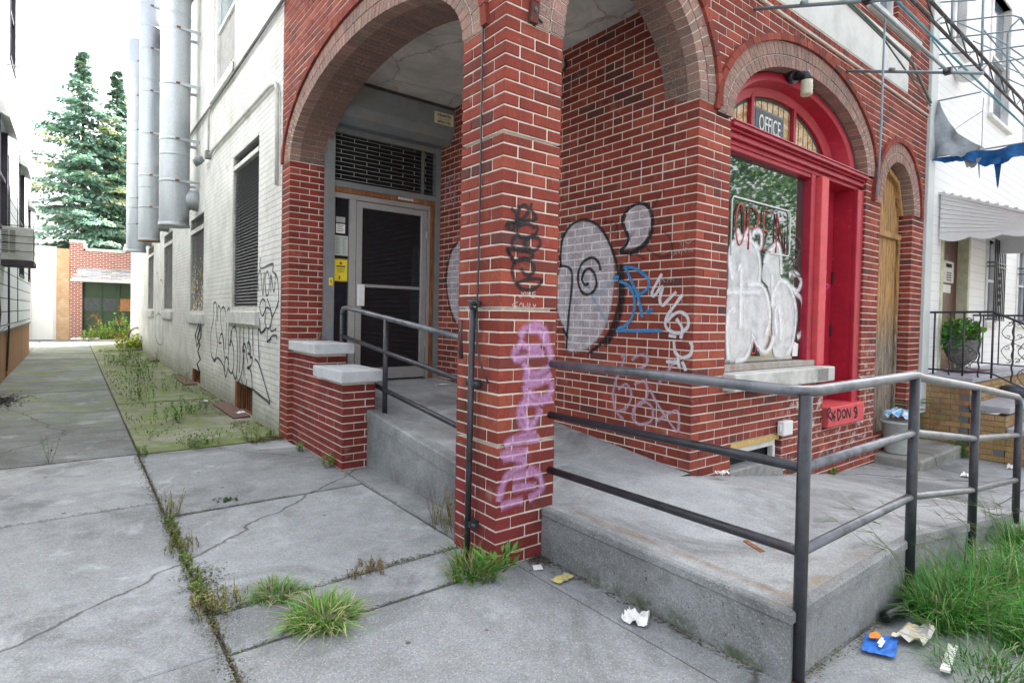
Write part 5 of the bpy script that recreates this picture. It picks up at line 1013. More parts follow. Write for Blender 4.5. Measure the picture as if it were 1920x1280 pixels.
mb=MB(); mb.cbox(-2.76,-2.33,10.75,11.45,2.14,2.72,.01); ab=make('casing',mb,m_simple('beige casing',(.50,.50,.47),.5,var=.08,dirt=(.36,.33,.28)),ac)
mb=MB()
for i in range(13): mb.box(-2.73,-2.56,10.738,10.7495,2.27+i*.031,2.283+i*.031)
make('louvres',mb,m_simple('louvre shadow',(.16,.16,.15),.6),ab); mb=MB(); mb.box(-2.655,-2.635,10.733,10.7375,2.25,2.67); make('centre_bar',mb,CREAM,ab)
mb=MB(); mb.box(-2.77,-2.31,10.72,11.48,2.05,2.135); make('support',mb,m_simple('dark support',(.05,.04,.05),.7),ac)
mb=MB()
for z in(2.30,2.44,2.56,2.74): mb.tube([(-2.75,10.72,z),(-2.32,10.72,z),(-2.31,11.5,z)],.006,5)
mb.tube([(-2.315,10.72,2.15),(-2.315,10.72,2.78)],.006,5); make('cage',mb,BLACKM,ac)
mb=MB(); mb.tube([(-2.74,8.9,1.75),(-2.72,9.5,1.72),(-2.72,10.1,1.5),(-2.72,10.3,1.2),(-2.72,10.1,.95),(-2.74,9.3,.85)],.014,6); mb.tube([(-2.74,9.,.85),(-2.71,10.6,.93),(-2.72,12,1.0),(-2.74,17,.98)],.010,6); mb.tube([(-2.72,13.9,4.6),(-2.72,14,2.0),(-2.72,14.1,1.0)],.008,5)
tag(make('cable',mb,BLACKM,loc=(-2.74,9,.9)),'black cables looping along the foot of the left house siding','cable')
mb=MB(); mb.tube([(-2.75,11.8,5.82),(-2.35,12.6,6.1),(-2.05,13.1,6.32),(-1.9,13.3,6.30)],.016,6); mb.tube([(-2.05,13.1,6.32),(-2.7,15,6.9)],.008,5); mb.tube([(-1.9,13.3,6.34),(-1.9,13.3,6.18)],.01,5); tag(make('cable_bracket',mb,m_simple('grey bracket',(.35,.36,.37),.6),loc=(-2.75,11.8,5.82)),'thin grey cable bracket jutting from the left house into the sky','bracket')
# taller pale house behind it
rh=thing('pale_house','white house rising behind the left house','house',(-5,25,0))
mb=MB(); mb.box(-9,-3.35,20.6,27.2,-.05,15.); make('wall',mb,m_simple('far white siding',(.80,.81,.80),.8,var=.05,scale=2),rh)
for z in(4.3,8.3,11.6):
    for y in(22.,24.6):
        mb=MB(); mb.box(-3.36,-3.34,y,y+1.,z,z+1.7); wo=make('window',mb,m_simple('hazy window',(.40,.42,.44),.4),rh); mb=MB(); mb.hexa([(-3.35,y-.1,z+1.65),(-3.05,y-.1,z+1.5),(-3.05,y-.1,z+1.53),(-3.35,y-.1,z+1.95),(-3.35,y+1.1,z+1.65),(-3.05,y+1.1,z+1.5),(-3.05,y+1.1,z+1.53),(-3.35,y+1.1,z+1.95)]); make('hood',mb,WHITEP,wo)
# ================================================================ GARAGES AT THE END
ga=thing('brick_garage','red brick garage with battered green panelled door at the alley end','garage',(0,27.6,0))
t=Mt('garage brick',.9,0,.2); v=t.n('ShaderNodeCombineXYZ',{0:t.sep()[0],1:t.sep()[2],2:0.}).outputs[0]
bt=t.n('ShaderNodeTexBrick',{'Vector':v,'Scale':1.,'Color1':(.36,.075,.05),'Color2':(.18,.04,.035),'Mortar':(.62,.56,.50),'Mortar Size':.011,'Mortar Smooth':.1,'Brick Width':.215,'Row Height':.076,'Bias':-.2})
GB=t.fin(t.mix(1.,bt.outputs['Color'],t.ramp(t.noise(30,6,.7),[(.3,.7),(.7,1.2)]),'MULTIPLY'),t.bump(t.math('SUBTRACT',t.noise(40,4,.6),bt.outputs['Fac']),.5,.01))
mb=MB(); panel_holes(mb,PY(27.2),-1.88,3.4,-.05,3.70,[(-1.46,3.0,-.05,2.42)],.25); mb.prism([(-1.88,3.70),(-.75,3.70),(-.75,4.0),(-1.88,4.0)] if False else [(-1.88,3.70),(-1.42,3.70),(-1.42,4.0),(-1.88,4.0)],PY(27.2),0,.25); mb.prism([(.0,3.70),(.5,3.70),(.5,4.0),(.0,4.0)],PY(27.2),0,.25); mb.face([(-1.88,27.2,-.05),(-1.88,31,-.05),(-1.88,31,3.7),(-1.88,27.2,3.7)]); make('wall',mb,GB,ga)
mb=MB(); mb.cbox(-1.90,-1.36,27.15,27.5,4.0,4.12,.01); mb.cbox(-1.44,-1.30,27.15,27.5,3.80,4.0,.01); mb.cbox(-1.36,.02,27.15,27.5,3.70,3.82,.01); mb.cbox(-.02,.52,27.15,27.5,4.0,4.12,.01); mb.cbox(-.06,.06,27.15,27.5,3.82,4.0,.01); mb.cbox(.5,3.4,27.15,27.5,3.70,3.82,.01); make('coping',mb,STONE,ga)
t=Mt('flaking green paint',.7,0,.3); n=t.noise(2.6,9,.72,dist=.5); z=t.sep()[2]; g2=t.n('ShaderNodeMapRange',{0:z,1:0.2,2:2.3,3:.06,4:-.14}).outputs[0]
c=t.mix(t.ramp(t.math('ADD',n,g2),[(.54,0.),(.58,1.)]),(.055,.085,.055),(.27,.12,.06)); GRN=t.fin(c,t.bump(n,.5,.01))
gd=MB(); gd.box(-1.46,3.0,27.36,27.40,0,2.42); gdo=make('garage_door',gd,GRN,ga)
mb=MB(); cols=[-1.46,-.83,-.20,.43,1.06,1.69,2.32,3.0]; rows=[0,.62,1.18,1.80,2.42]
for u in cols: mb.cbox(u-.04,u+.04,27.32,27.36,0,2.42,.006)
for z in rows: mb.cbox(-1.46,3.0,27.325,27.359,max(0,z-.045),z+.045,.006)
make('rails',mb,GRN,gdo)
PN=m_simple('dusty pane',(.07,.08,.085),.3,var=.3)
for i in range(7):
    if i!=2: mb=MB(); mb.box(cols[i]+.04,cols[i+1]-.04,27.352,27.359,1.225,1.755); make('pane',mb,PN,gdo)
mb=MB(); mb.box(cols[2]+.04,cols[3]-.04,27.34,27.3515,1.23,1.76) ; make('plywood_pane',mb,m_simple('orange plywood',(.42,.20,.10),.8,var=.3,scale=14),gdo)
aw=MB(); 
for r in range(7):
    for k in range(16):
        u0=-1.80+k*.33+(.16 if r%2 else 0)+.06*r*0; f0,f1=r/7,(r+1.12)/7; y0,y1=26.55+f0*.65,26.55+f1*.65; z0,z1=2.50+f0*.50,2.50+f1*.50+.0
        dz=random.Random(r*20+k).uniform(0,.03); a_=u0; b_=u0+.315
        if a_<-1.86+.35*f0: a_=-1.86+.35*f0
        if b_-a_<.03: continue
        aw.hexa([(a_,y0,z0-.01+dz),(b_,y0,z0-.01+dz),(b_,y1,z1-.02),(a_,y1,z1-.02),(a_,y0,z0+.015+dz),(b_,y0,z0+.015+dz),(b_,y1,z1),(a_,y1,z1)],cvar((.34,.35,.36),.25,random.Random(r*31+k)))
tt=Mt('weathered slates',.85); cc=tt.attr(); pn=make('pent_roof',aw,tt.fin(cc,tt.bump(tt.noise(20,5,.7),.5,.01)),ga)
mb=MB(); mb.cbox(-1.86,3.3,26.53,26.60,2.41,2.50,.006); make('fascia',mb,WHITEP,pn)
wg=thing('white_garage','white garage with plain pale door left of the brick garage','garage',(-3,27.6,0))
mb=MB(); mb.box(-6.5,-2.31,27.3,31,-.05,3.80); make('wall',mb,m_simple('cream clapboard',(.72,.72,.70),.8,var=.04,scale=3),wg)
mb=MB()
for i in range(9): mb.box(-6.4,-2.33,27.285,27.2995,2.55+i*.14,2.56+i*.14)
mb.box(-6.4,-2.31,27.27,27.2995,2.42,2.47); make('trim',mb,m_simple('pale trim',(.62,.55,.48),.7),wg)
mb=MB(); mb.box(-3.05,-2.40,27.27,27.2995,.02,2.42); make('door',mb,m_simple('white door',(.80,.80,.80),.6,var=.02),wg)  # white door, with the blown-out haze put into its colour
mb=MB(); mb.box(-2.305,-1.885,27.18,27.4,-.05,3.74); tag(make('timber_panel',mb,m_simple('orange stained plywood',(.44,.28,.16),.8,var=.14,scale=5,dirt=(.55,.42,.32)),loc=(-2.1,27.2,0)),'orange plywood panel closing the gap between the white and brick garages','panel')
mb=MB(); rng=random.Random(2)
for i in range(6):
    x=-1.75+i*.16; mb.lathe([(.02,.0),(.12,.01),(.10,.07),(.03,.11)],x,26.9+rng.uniform(-.1,.1),10)
tag(make('rubble_pile',mb,PAPER,loc=(-1.4,26.9,0)),'low white heap of plaster scraps in front of the garages','rubble')
# bicycle wheel leaning at the end of the wing
bw2=thing('bicycle_wheel','red rimmed bicycle wheel sticking out behind the far end of the pale wing','wheel',(-.05,20.6,.3))
mb=MB(); pts=[(-.06+.34*math.cos(a)*.7,20.6+.34*math.cos(a)*.7,.36+.34*math.sin(a)) for a in [i*math.pi/14 for i in range(29)]]; mb.tube(pts,.018,6,cap=False); make('tyre',mb,BLACKM,bw2)
mb=MB(); pts=[(-.06+.30*math.cos(a)*.7,20.6+.30*math.cos(a)*.7,.36+.30*math.sin(a)) for a in [i*math.pi/14 for i in range(29)]]; mb.tube(pts,.010,6,cap=False); make('rim',mb,REDL,bw2)
mb=MB()
for i in range(10): a=i*math.pi/5; mb.tube([(-.06,20.6,.36),(-.06+.3*math.cos(a)*.7,20.6+.3*math.cos(a)*.7,.36+.3*math.sin(a))],.002,4)
make('spokes',mb,GREYM,bw2)
# ================================================================ NEIGHBOUR HOUSE (right)
nh=thing('white_sided_house','white clapboard house with green-grey corner board right of the brick building','house',(9,0,0))
t=Mt('white clapboard',.6,0,.35); z=t.sep()[2]; row=t.math('FRACT',t.math('DIVIDE',z,.118)); ln=t.ramp(row,[(0.,.8),(.07,0.)])
n=t.noise(1.5,6,.6); c=t.mix(t.ramp(n,[(.3,0.),(.7,1.)]),(.74,.75,.75),(.82,.83,.83)); c=t.mix(ln,c,(.33,.33,.34)); CLAP=t.fin(c,t.bump(row,.8,.012))
nw=[(9.2,9.85,1.45,2.66),(11.15,12.0,1.45,2.7),(7.26,7.75,5.03,6.6),(9.0,10.1,4.55,6.4),(11.2,12.2,4.5,6.4)]
mb=MB(); panel_holes(mb,PY(0.0),6.62,22,-.3,8.2,nw+[(7.08,8.2,.74,2.6)],.12); make('siding',mb,CLAP,nh)
mb=MB(); mb.box(6.6,22,.9,1.0,-.3,8.2); mb.box(6.6,22,.1,10,8.2,8.4); make('back',mb,DARK,nh)
mb=MB(); mb.cbox(6.375,6.60,-.035,.10,.27,8.2,.006); mb.cbox(6.60,6.64,-.022,.10,.27,8.2,.004); make('corner_board',mb,m_simple('grey-green corner board',(.52,.56,.55),.6,var=.06),nh)
mb=MB(); mb.box(7.12,8.16,.10,.14,.74,2.55); do=make('front_door',mb,Mt('varnished mahogany',.35,0,.5).m,nh)
t=Mt('mahogany door',.4,0,.5); n=t.noise(1,7,.7,vec=t.mapped((9,9,2.2)),dist=1.5); do.data.materials[0]=t.fin(t.ramp(n,[(.3,(.03,.010,.008)),(.55,(.10,.032,.02)),(.75,(.26,.09,.04))])); lab(do,'dark reddish-brown front door')
mb=MB(); mb.cbox(7.05,7.12,-.02,.12,.74,2.6,.005); mb.cbox(8.16,8.24,-.03,.12,.74,2.62,.005); mb.cbox(7.12,8.16,-.02,.12,2.55,2.62,.005); make('door_frame',mb,m_simple('olive cream frame',(.50,.50,.36),.6),nh)
mb=MB(); mb.cbox(7.42,7.86,.06,.099,1.92,2.22,.008); ic=make('intercom',mb,m_simple('steel intercom',(.45,.45,.43),.4,metal=.3),nh)
mb=MB(); mb.box(7.52,7.74,.055,.0595,2.13,2.18); make('display',mb,DARK,ic)
mb=MB()
for i in range(3):
    for j in range(4): mb.box(7.56+i*.07,7.60+i*.07,.055,.0595,1.95+j*.032,1.97+j*.032)
make('buttons',mb,BLACKM,ic)
mb=MB(); mb.box(7.44,7.84,.085,.099,1.79,1.90); make('notice',mb,PAPER,nh)
for k,(a,b,c_,d_) in enumerate(nw):
    mb=MB(); mb.box(a,b,.08,.09,c_,d_); wo=make('window',mb,Mt('blue-grey window',.1,0,.8,color=(.12,.15,.19)).m,nh)
    mb=MB(); mb.cbox(a-.05,a+.04,-.02,.09,c_-.05,d_+.06,.005); mb.cbox(b-.04,b+.05,-.02,.09,c_-.05,d_+.06,.005); mb.cbox(a+.04,b-.04,-.02,.09,d_,d_+.06,.005); mb.cbox(a-.08,b+.08,-.06,.09,c_-.11,c_-.051,.005); mb.cbox(a+.04,b-.04,.03,.09,(c_+d_)/2-.02,(c_+d_)/2+.02,.004); make('frame',mb,WHITEP,wo)
    if k<2:
        mb=MB()
        for i in range(7): u=a+.02+i*(b-a-.04)/6; mb.tube([(u,-.10,c_-.02),(u,-.10,d_)],.009,5)
        for z in(c_+.0,c_+.80,d_-.35): mb.tube([(a-.06,-.02,z),(a-.03,-.10,z),(b+.03,-.10,z),(b+.06,-.02,z)],.010,5)
        for s in range(5): zc=c_+.25+s*.11; mb.tube([((a+b)/2+.04*math.cos(q),-.10,zc+.05*math.sin(q)) for q in [i*math.pi/5 for i in range(11)]],.005,4)
        lab(make('window_bars',mb,BLACKM,wo),'black wrought iron window bars')
# stoop of tan brick
st=thing('stoop','tan brick stoop with grey stone steps in front of the white house','stoop',(8.3,-.4,-.2))
mb=MB(); bk=MB(); PS=PX(6.55)
wall(mb,bk,(lambda u,z,d:(6.55+d,-u,z)),-.02,.47,-.33,.66,own1=0,seed=71,hdr=0,colf=tancol); wall(mb,bk,(lambda u,z,d:(6.55+d,-u,z)),.47,.80,-.33,.36,own1=1,seed=72,hdr=0,colf=tancol); wall(mb,bk,(lambda u,z,d:(6.55+d,-u,z)),.80,1.9,-.33,.13,seed=74,hdr=0,colf=tancol)
wall(mb,bk,PY(-.47),6.55,10.,.30,.67,own0=0,seed=73,hdr=0,colf=tancol); wall(mb,bk,PY(-.80),6.55,10.,.0,.36,seed=75,hdr=0,colf=tancol)
o=make('brickwork',mb,TANB,st); make('mortar',bk,MORT_G,o)
BLUEST=m_simple('bluestone tread',(.33,.33,.36),.8,var=.15,scale=8,bump=.4,dirt=(.25,.23,.24))
mb=MB(); mb.cbox(6.50,10.,-.50,.0,.672,.742,.012); make('landing',mb,BLUEST,st)
mb=MB(); mb.cbox(6.52,10.,-.84,-.475,.36,.43,.010); make('tread',mb,BLUEST,st); mb=MB(); mb.cbox(6.52,10.,-1.9,-.81,.13,.20,.010); make('tread',mb,BLUEST,st)
mb=MB(); mb.box(7.1,8.2,-.32,-.05,.743,.75); make('door_mat',mb,m_simple('plum door mat',(.16,.04,.09),.95),st)
# wrought-iron rail
ir=thing('iron_railing','black wrought iron railing with scrolls round the stoop','railing',(6.62,-.3,.74))
XI=6.62; mb=MB(); mb.tube([(XI,.0,1.42),(XI,-.0,1.50),(XI,-.64,1.51),(XI,-1.7,.98)],.014,8); mb.tube([(XI,-.02,.80),(XI,-.64,.80),(XI,-1.7,.27)],.011,6); make('rails',mb,BLACKM,ir)
for y,tw in((-.08,0),(-.24,1),(-.37,0),(-.52,1),(-.64,0),(-.82,1),(-1.0,0),(-1.2,1)):
    zt=1.5 if y>-.64 else 1.51-(-.64-y)*.5; zb=.74 if y>-.66 else .80-(-.64-y)*.5
    mb=MB()
    if tw: mb.tube([(XI+.006*math.cos(i*1.1),y+.006*math.sin(i*1.1),zb+(zt-zb)*i/30) for i in range(31)],.010,5)
    else: mb.tube([(XI,y,zb),(XI,y,zt)],.011,6)
    make('baluster',mb,BLACKM,ir)
def spiral(c,r0,r1,a0,a1,n=14): return [(c[0]+(r0+(r1-r0)*i/n)*math.cos(a0+(a1-a0)*i/n),c[1]+(r0+(r1-r0)*i/n)*math.sin(a0+(a1-a0)*i/n)) for i in range(n+1)]
def scroll(mb,y,z,s):
    for sy in(1,-1):
        for sz in(1,-1):
            pts=spiral((y+sy*.035*s,z+sz*.20*s),.008,.030*s,0,sy*5.5)
            a=[(y+sy*.006,z+sz*.02),(y+sy*.07*s,z+sz*.05*s),(y+sy*.10*s,z+sz*.10*s),(y+sy*.07*s,z+sz*.16*s),(y+sy*.02*s,z+sz*.22*s)]
            mb.tube([(XI,p,q) for p,q in smooth(a,3)],.0045,4); mb.tube([(XI,p,q) for p,q in pts],.0045,4)
            mb.tube([(XI,p,q) for p,q in spiral((y+sy*.05*s,z+sz*.06*s),.006,.026*s,0,sy*6)],.0045,4)
for y_,z_ in((-.37,1.13),(-1.0,.93)): mb=MB(); scroll(mb,y_,z_,1.35); make('scroll',mb,BLACKM,ir)
ir2=thing('iron_railing','thinner black iron railing on the far side of the stoop','railing',(8.6,-.3,.74))
mb=MB(); mb.tube([(8.6,-.0,1.42),(8.6,0,1.50),(8.6,-.6,1.50),(8.6,-1.6,1.0)],.014,8); mb.tube([(8.6,0,.82),(8.6,-.6,.80),(8.6,-1.6,.3)],.01,6)
for y in(-.12,-.30,-.46,-.60,-.8,-1.): mb.tube([(8.6,y,.8 if y>-.61 else .8-(-.6-y)*.5),(8.6,y,1.5 if y>-.61 else 1.5-(-.6-y)*.5)],.009,5)
make('rails',mb,BLACKM,ir2); mb=MB(); XI=8.6; scroll(mb,-.46,1.13,1.3); make('scroll',mb,BLACKM,ir2)
# urn with leafy plant
ur=thing('stone_urn','grey stone urn planted with bright green leaves on the stoop','planter',(7.3,-.19,.745))
mb=MB(); mb.lathe([(.12,.745),(.125,.765),(.10,.785),(.05,.80),(.045,.83),(.08,.86),(.14,.92),(.175,1.0),(.19,1.08),(.195,1.13),(.205,1.14),(.205,1.16),(.185,1.165),(.17,1.13)],7.3,-.19,28)
t=Mt('carved grey stone',.9,0,.2); vz=t.n('ShaderNodeTexVoronoi',{'Vector':t.pos,'Scale':22.}).outputs['Distance']; n=t.noise(30,6,.7); c=t.mix(t.ramp(n,[(.3,0.),(.7,1.)]),(.10,.10,.095),(.22,.215,.20)); make('urn',mb,t.fin(c,t.bump(vz,.8,.02)),ur)
def leaves(mb,cx,cy,cz,rx,ry,rz_,n,size,base,rng,elong=2.,droop=.3):
    for i in range(n):
        a=rng.uniform(0,2*math.pi); r=rng.random()**.5; h=rng.uniform(-1,1); k=math.sqrt(max(0,1-h*h*.8))
        p=Vector((cx+rx*r*k*math.cos(a),cy+ry*r*k*math.sin(a),cz+rz_*h)); d=Vector((math.cos(a)+rng.uniform(-.6,.6),math.sin(a)+rng.uniform(-.6,.6),rng.uniform(-droop,.9))).normalized()
        s=size*rng.uniform(.6,1.3); u=d.cross(Vector((rng.uniform(-1,1),rng.uniform(-1,1),rng.uniform(.2,1)))).normalized()
        mb.face([p,p+d*s*.35+u*s/elong/1.4,p+d*s*.75+u*s/elong/1.8,p+d*s,p+d*s*.75-u*s/elong/1.8,p+d*s*.35-u*s/elong/1.4],cvar(base,.4,rng))
rng=random.Random(5); mb=MB(); leaves(mb,7.3,-.19,1.27,.19,.19,.13,330,.075,(.12,.30,.035),rng); leaves(mb,7.10,-.12,1.15,.08,.08,.12,60,.07,(.07,.20,.05),rng)
make('plant',mb,LEAF,ur)
mb=MB(); mb.lathe([(.10,.435),(.13,.45),(.15,.52),(.14,.56),(.09,.585),(.02,.59)],7.9,-.62,18); tag(make('stone_bowl',mb,m_simple('wet dark stone',(.06,.07,.08),.5,var=.4,scale=20),loc=(7.9,-.62,.43)),'dark rounded pot on the step beyond the urn','pot')
# door awning
aw=thing('door_awning','white ribbed metal awning with scalloped edge over the mahogany door','awning',(8,-.4,2.4))
WH=m_simple('white enamelled metal',(.62,.62,.62),.5,var=.05)
mb=MB(); n=9
za=lambda y:3.02+ .52*y*1.0+(-.0)      # top edge falls outward
for i in range(n):
    f0,f1=i/n,(i+1)/n-.012
    mb.hexa([(6.90,-.02,2.46+(3.0-2.46)*f0),(6.90,-1.25,2.42+(2.47-2.42)*f0+.0),(6.90,-1.25,2.42+(2.47-2.42)*f1),(6.90,-.02,2.46+(3.0-2.46)*f1),(6.915,-.02,2.46+(3.0-2.46)*f0),(6.915,-1.25,2.42+.05*f0),(6.915,-1.25,2.42+.05*f1),(6.915,-.02,2.46+(3.0-2.46)*f1)])
lab(make('side_panel',mb,WH,aw),'triangular ribbed side')
mb=MB(); k=24
for i in range(k):
    a,b=-.02-1.23*i/k,-.02-1.23*(i+1)/k; s=lambda y:2.445-.045*abs(math.sin((y+.02)/.31*math.pi))-.01
    mb.face([(6.895,a,2.47),(6.895,b,2.47),(6.895,b,s(b)),(6.895,a,s(a))])
    c2,d2=6.9+2.6*i/k,6.9+2.6*(i+1)/k; s2=lambda x:2.42-.045*abs(math.sin((x-6.9)/.31*math.pi))-.05
    mb.face([(c2,-1.252,2.45),(d2,-1.252,2.45),(d2,-1.252,s2(d2)),(c2,-1.252,s2(c2))])
make('scalloped_valance',mb,WH,aw)
mb=MB(); mb.hexa([(6.88,-.0,3.0),(6.88,-1.26,2.475),(9.5,-1.26,2.475),(9.5,-.0,3.0),(6.88,-.0,3.03),(6.88,-1.26,2.50),(9.5,-1.26,2.50),(9.5,-.0,3.03)])
for i in range(14):
    y=-.05-i*.088; z=3.03+(y)*.42; mb.cbox(6.872,9.5,y-.02,y+.02,z-.005,z+.02,.004)
make('roof_panel',mb,WH,aw)
mb=MB(); mb.hexa([(9.46,-.02,2.46),(9.46,-1.25,2.42),(9.46,-1.25,2.47),(9.46,-.02,3.0),(9.475,-.02,2.46),(9.475,-1.25,2.42),(9.475,-1.25,2.47),(9.475,-.02,3.0)]); make('side_panel',mb,WH,aw)
# stone step, bucket, bag, fern
mb=MB(); mb.cbox(5.10,6.50,-.43,.02,-.30,-.055,.02); struct('step',mb,m_concrete('stone step',(.33,.33,.30),dark=.6,pits=False))
bu=thing('bucket','white plastic bucket in the boarded doorway beside the red doorstep','bucket',(5.36,.0,-.05))
mb=MB(); mb.lathe([(.115,-.05),(.12,-.04),(.15,.27),(.165,.275),(.165,.295),(.145,.295)],5.33,-.13,28); make('tub',mb,m_simple('grubby pail',(.40,.44,.42),.6,var=.15,dirt=(.25,.26,.24)),bu); mb=MB(); mb.lathe([(.02,.285),(.14,.287),(.02,.289)],5.33,-.13,20); make('soil',mb,DARK,bu)
rng=random.Random(9); mb=MB()
G=[[None]*9 for _ in range(9)]
for i in range(9):
    for j in range(9):
        u=i/8*2-1; v_=j/8*2-1; z=.33+.10*math.exp(-(u*u+v_*v_)*1.1)+.035*noise.noise((u*3,v_*3,1.))*2
        G[i][j]=(5.38+u*.17+.02*noise.noise((u*4,v_*4,5.)),-.14+v_*.13,z)
for i in range(8):
    for j in range(8): mb.face([G[i][j],G[i+1][j],G[i+1][j+1],G[i][j+1]],sm=False)
t=Mt('crumpled plastic bag',.35,0,.5); n=t.noise(14,5,.6,dist=1.); make_=make('plastic_bag',mb,t.fin(t.ramp(n,[(.35,(.10,.35,.60)),(.5,(.35,.55,.75)),(.62,(.70,.75,.80))]),t.bump(n,.8,.02)),loc=(5.38,-.14,.33)); tag(make_,'crumpled pale blue plastic bag lying on the white bucket','bag')
def frond(mb,base,d,L,n,rng,col):
    d=Vector(d).normalized(); p=Vector(base); pts=[]
    for i in range(n+1):
        f=i/n; q=p+d*L*f+Vector((0,0,-.35*L*f*f)); pts.append(q)
    mb.tube(pts,.0025,4,col=(.05,.09,.03))
    side=d.cross(Vector((0,0,1))).normalized()
    for i in range(1,n+1):
        for s in(1,-1):
            q=pts[i]; l=.055*(1-.5*i/n)*rng.uniform(.8,1.2); t_=(side*s+d*.35+Vector((0,0,rng.uniform(-.2,.1)))).normalized(); w_=t_.cross(Vector((0,0,1))).normalized()*l*.28
            mb.face([q,q+t_*l*.5+w_,q+t_*l,q+t_*l*.5-w_],cvar(col,.25,rng))
sp=thing('ailanthus_sapling','young tree sapling with feathery leaves growing beside the bucket','plant',(5.6,-.2,-.05))
mb=MB(); rng=random.Random(44)
for k in range(15):
    a=rng.uniform(0,6.28); frond(mb,(5.60+rng.uniform(-.05,.05),-.22,.10+rng.uniform(0,.38)),(math.cos(a),math.sin(a)-.3,.45),rng.uniform(.24,.42),13,rng,(.03,.15,.06))
make('leaves',mb,LEAF,sp); mb=MB(); mb.tube([(5.60,-.22,-.06),(5.61,-.22,.25),(5.59,-.22,.55)],[.009,.007,.004],6); make('stem',mb,m_simple('green stem',(.10,.10,.04),.7),sp)
# ================================================================ CANOPY FRAMES, TARP
TUB=m_simple('blue-grey painted tube',(.22,.30,.34),.45,metal=.2,var=.15,scale=12,bump=.1,dirt=(.16,.14,.13))
cf=thing('awning_frame','bare blue-grey pipe awning frame on the brick front','awning frame',(3.3,-.4,3.6))
for x,y1 in((2.40,-1.35),(4.09,-1.04)):
    mb=MB(); mb.tube([(x,.0,3.76),(x,-.8,3.485),(x,y1,3.485-(-.8-y1)*.35)],.0135,8); mb.tube([(x,-.36,3.655),(x,-.40,3.64)],.019,8); make('arm',mb,TUB,cf)
mb=MB(); mb.tube([(.4,-.80,3.50),(4.10,-.80,3.495)],.0125,8); make('outer_bar',mb,TUB,cf)
mb=MB(); mb.tube([(2.70,-.80,3.46),(2.695,-.80,3.1),(2.70,-.80,2.75),(2.67,-.80,2.24)],.0075,6); make('hanging_rod',mb,TUB,cf)
for x in(2.40,4.09): mb=MB(); mb.cbox(x-.03,x+.03,-.83,-.77,3.47,3.52,.006); make('clamp',mb,BLACKM,cf)
lt=thing('lattice_truss','dark lattice truss of a stripped canopy crossing above the office window','truss',(5,-.85,3.7))
DKT=m_simple('dark rusty steel',(.07,.055,.055),.6,var=.4,scale=10,dirt=(.16,.22,.24))
mb=MB(); mb.tube([(2.0,-.85,3.83),(12.,-.85,3.83)],.0155,6); make('upper_chord',mb,DKT,lt); mb=MB(); mb.tube([(2.0,-.85,3.70),(12.,-.85,3.70)],.0135,6); make('lower_chord',mb,DKT,lt)
mb=MB(); pts=[(2.0+i*.22,-.85,3.70 if i%2 else 3.83) for i in range(46)]; mb.tube(pts,.006,5); make('lacing',mb,DKT,lt)
mb=MB(); mb.tube([(2.2,-.86,3.575),(4.,-.86,3.565),(6.2,-.86,3.56),(9,-.86,3.55)],.010,6); mb.tube([(3.6,-.82,3.6),(4.4,-.8,3.56),(5.4,-.82,3.6),(7,-.82,3.62)],.005,5); tag(make('cable',mb,m_simple('blue cable',(.07,.24,.30),.5),loc=(2.2,-.86,3.575)),'thin blue-green cable slung below the lattice truss','cable')
mb=MB(); mb.tube([(1.6,-.30,4.05),(3.2,-.28,4.06),(4.9,-.28,3.98),(6.3,-.05,3.99)],.015,6); mb.tube([(1.6,-.33,4.0),(2.6,-.31,4.03),(4.1,-.3,3.96),(6.3,-.05,3.95)],.008,5); tag(make('cable',mb,m_simple('old green cable',(.10,.13,.11),.7),loc=(1.6,-.3,4.05)),'sagging dark cable bundle just in front of the stone panel','cable')
nf=thing('awning_frame','tall curved pipe awning frame with torn blue canvas against the white house','awning frame',(6.6,-.4,3.4))
def seg(pts,r=.010,name='tube',par=nf): mb=MB(); mb.tube([(6.6,y,z) for y,z in pts],r,6); return make(name,mb,TUB,par)
seg([(.0,3.38),(.0,4.09),(.0,5.4)],.013); seg([(-.148,4.82),(-.145,5.5)],.013); seg([(-.45,4.37),(-.445,4.8),(-.44,5.4)],.013); seg([(-.685,3.96),(-.68,4.4),(-.675,4.66),(-.70,4.73),(-.78,4.80)],.011)
for pts in([(.0,5.30),(-.374,5.17)],[(.0,5.04),(-.45,4.93),(-.64,4.88),(-.72,4.85),(-.78,4.80)],[(.0,4.85),(-.45,4.74),(-.68,4.69),(-.81,4.66),(-1.1,4.55)],[(.0,4.66),(-.44,4.55),(-.85,4.47),(-1.1,4.4)],[(.0,4.49),(-.42,4.40),(-.85,4.33),(-1.1,4.27)],[(.0,4.09),(-.455,4.075)],[(.02,3.41),(-.45,3.40),(-.85,3.395),(-1.2,3.39)]): seg(pts,.009)
mb=MB()
for x in(7.3,8.1,9.,10.): mb.tube([(x,.0,5.3),(x,-.45,4.9),(x,-.85,4.4),(x,-.85,3.83)],.009,5)
mb.tube([(6.6,-.45,4.8),(11,-.45,4.8)],.009,5); mb.tube([(6.6,-.78,4.80),(11,-.78,4.80)],.014,6); mb.tube([(6.6,-.85,4.4),(11,-.85,4.4)],.009,5); make('bars',mb,TUB,nf)
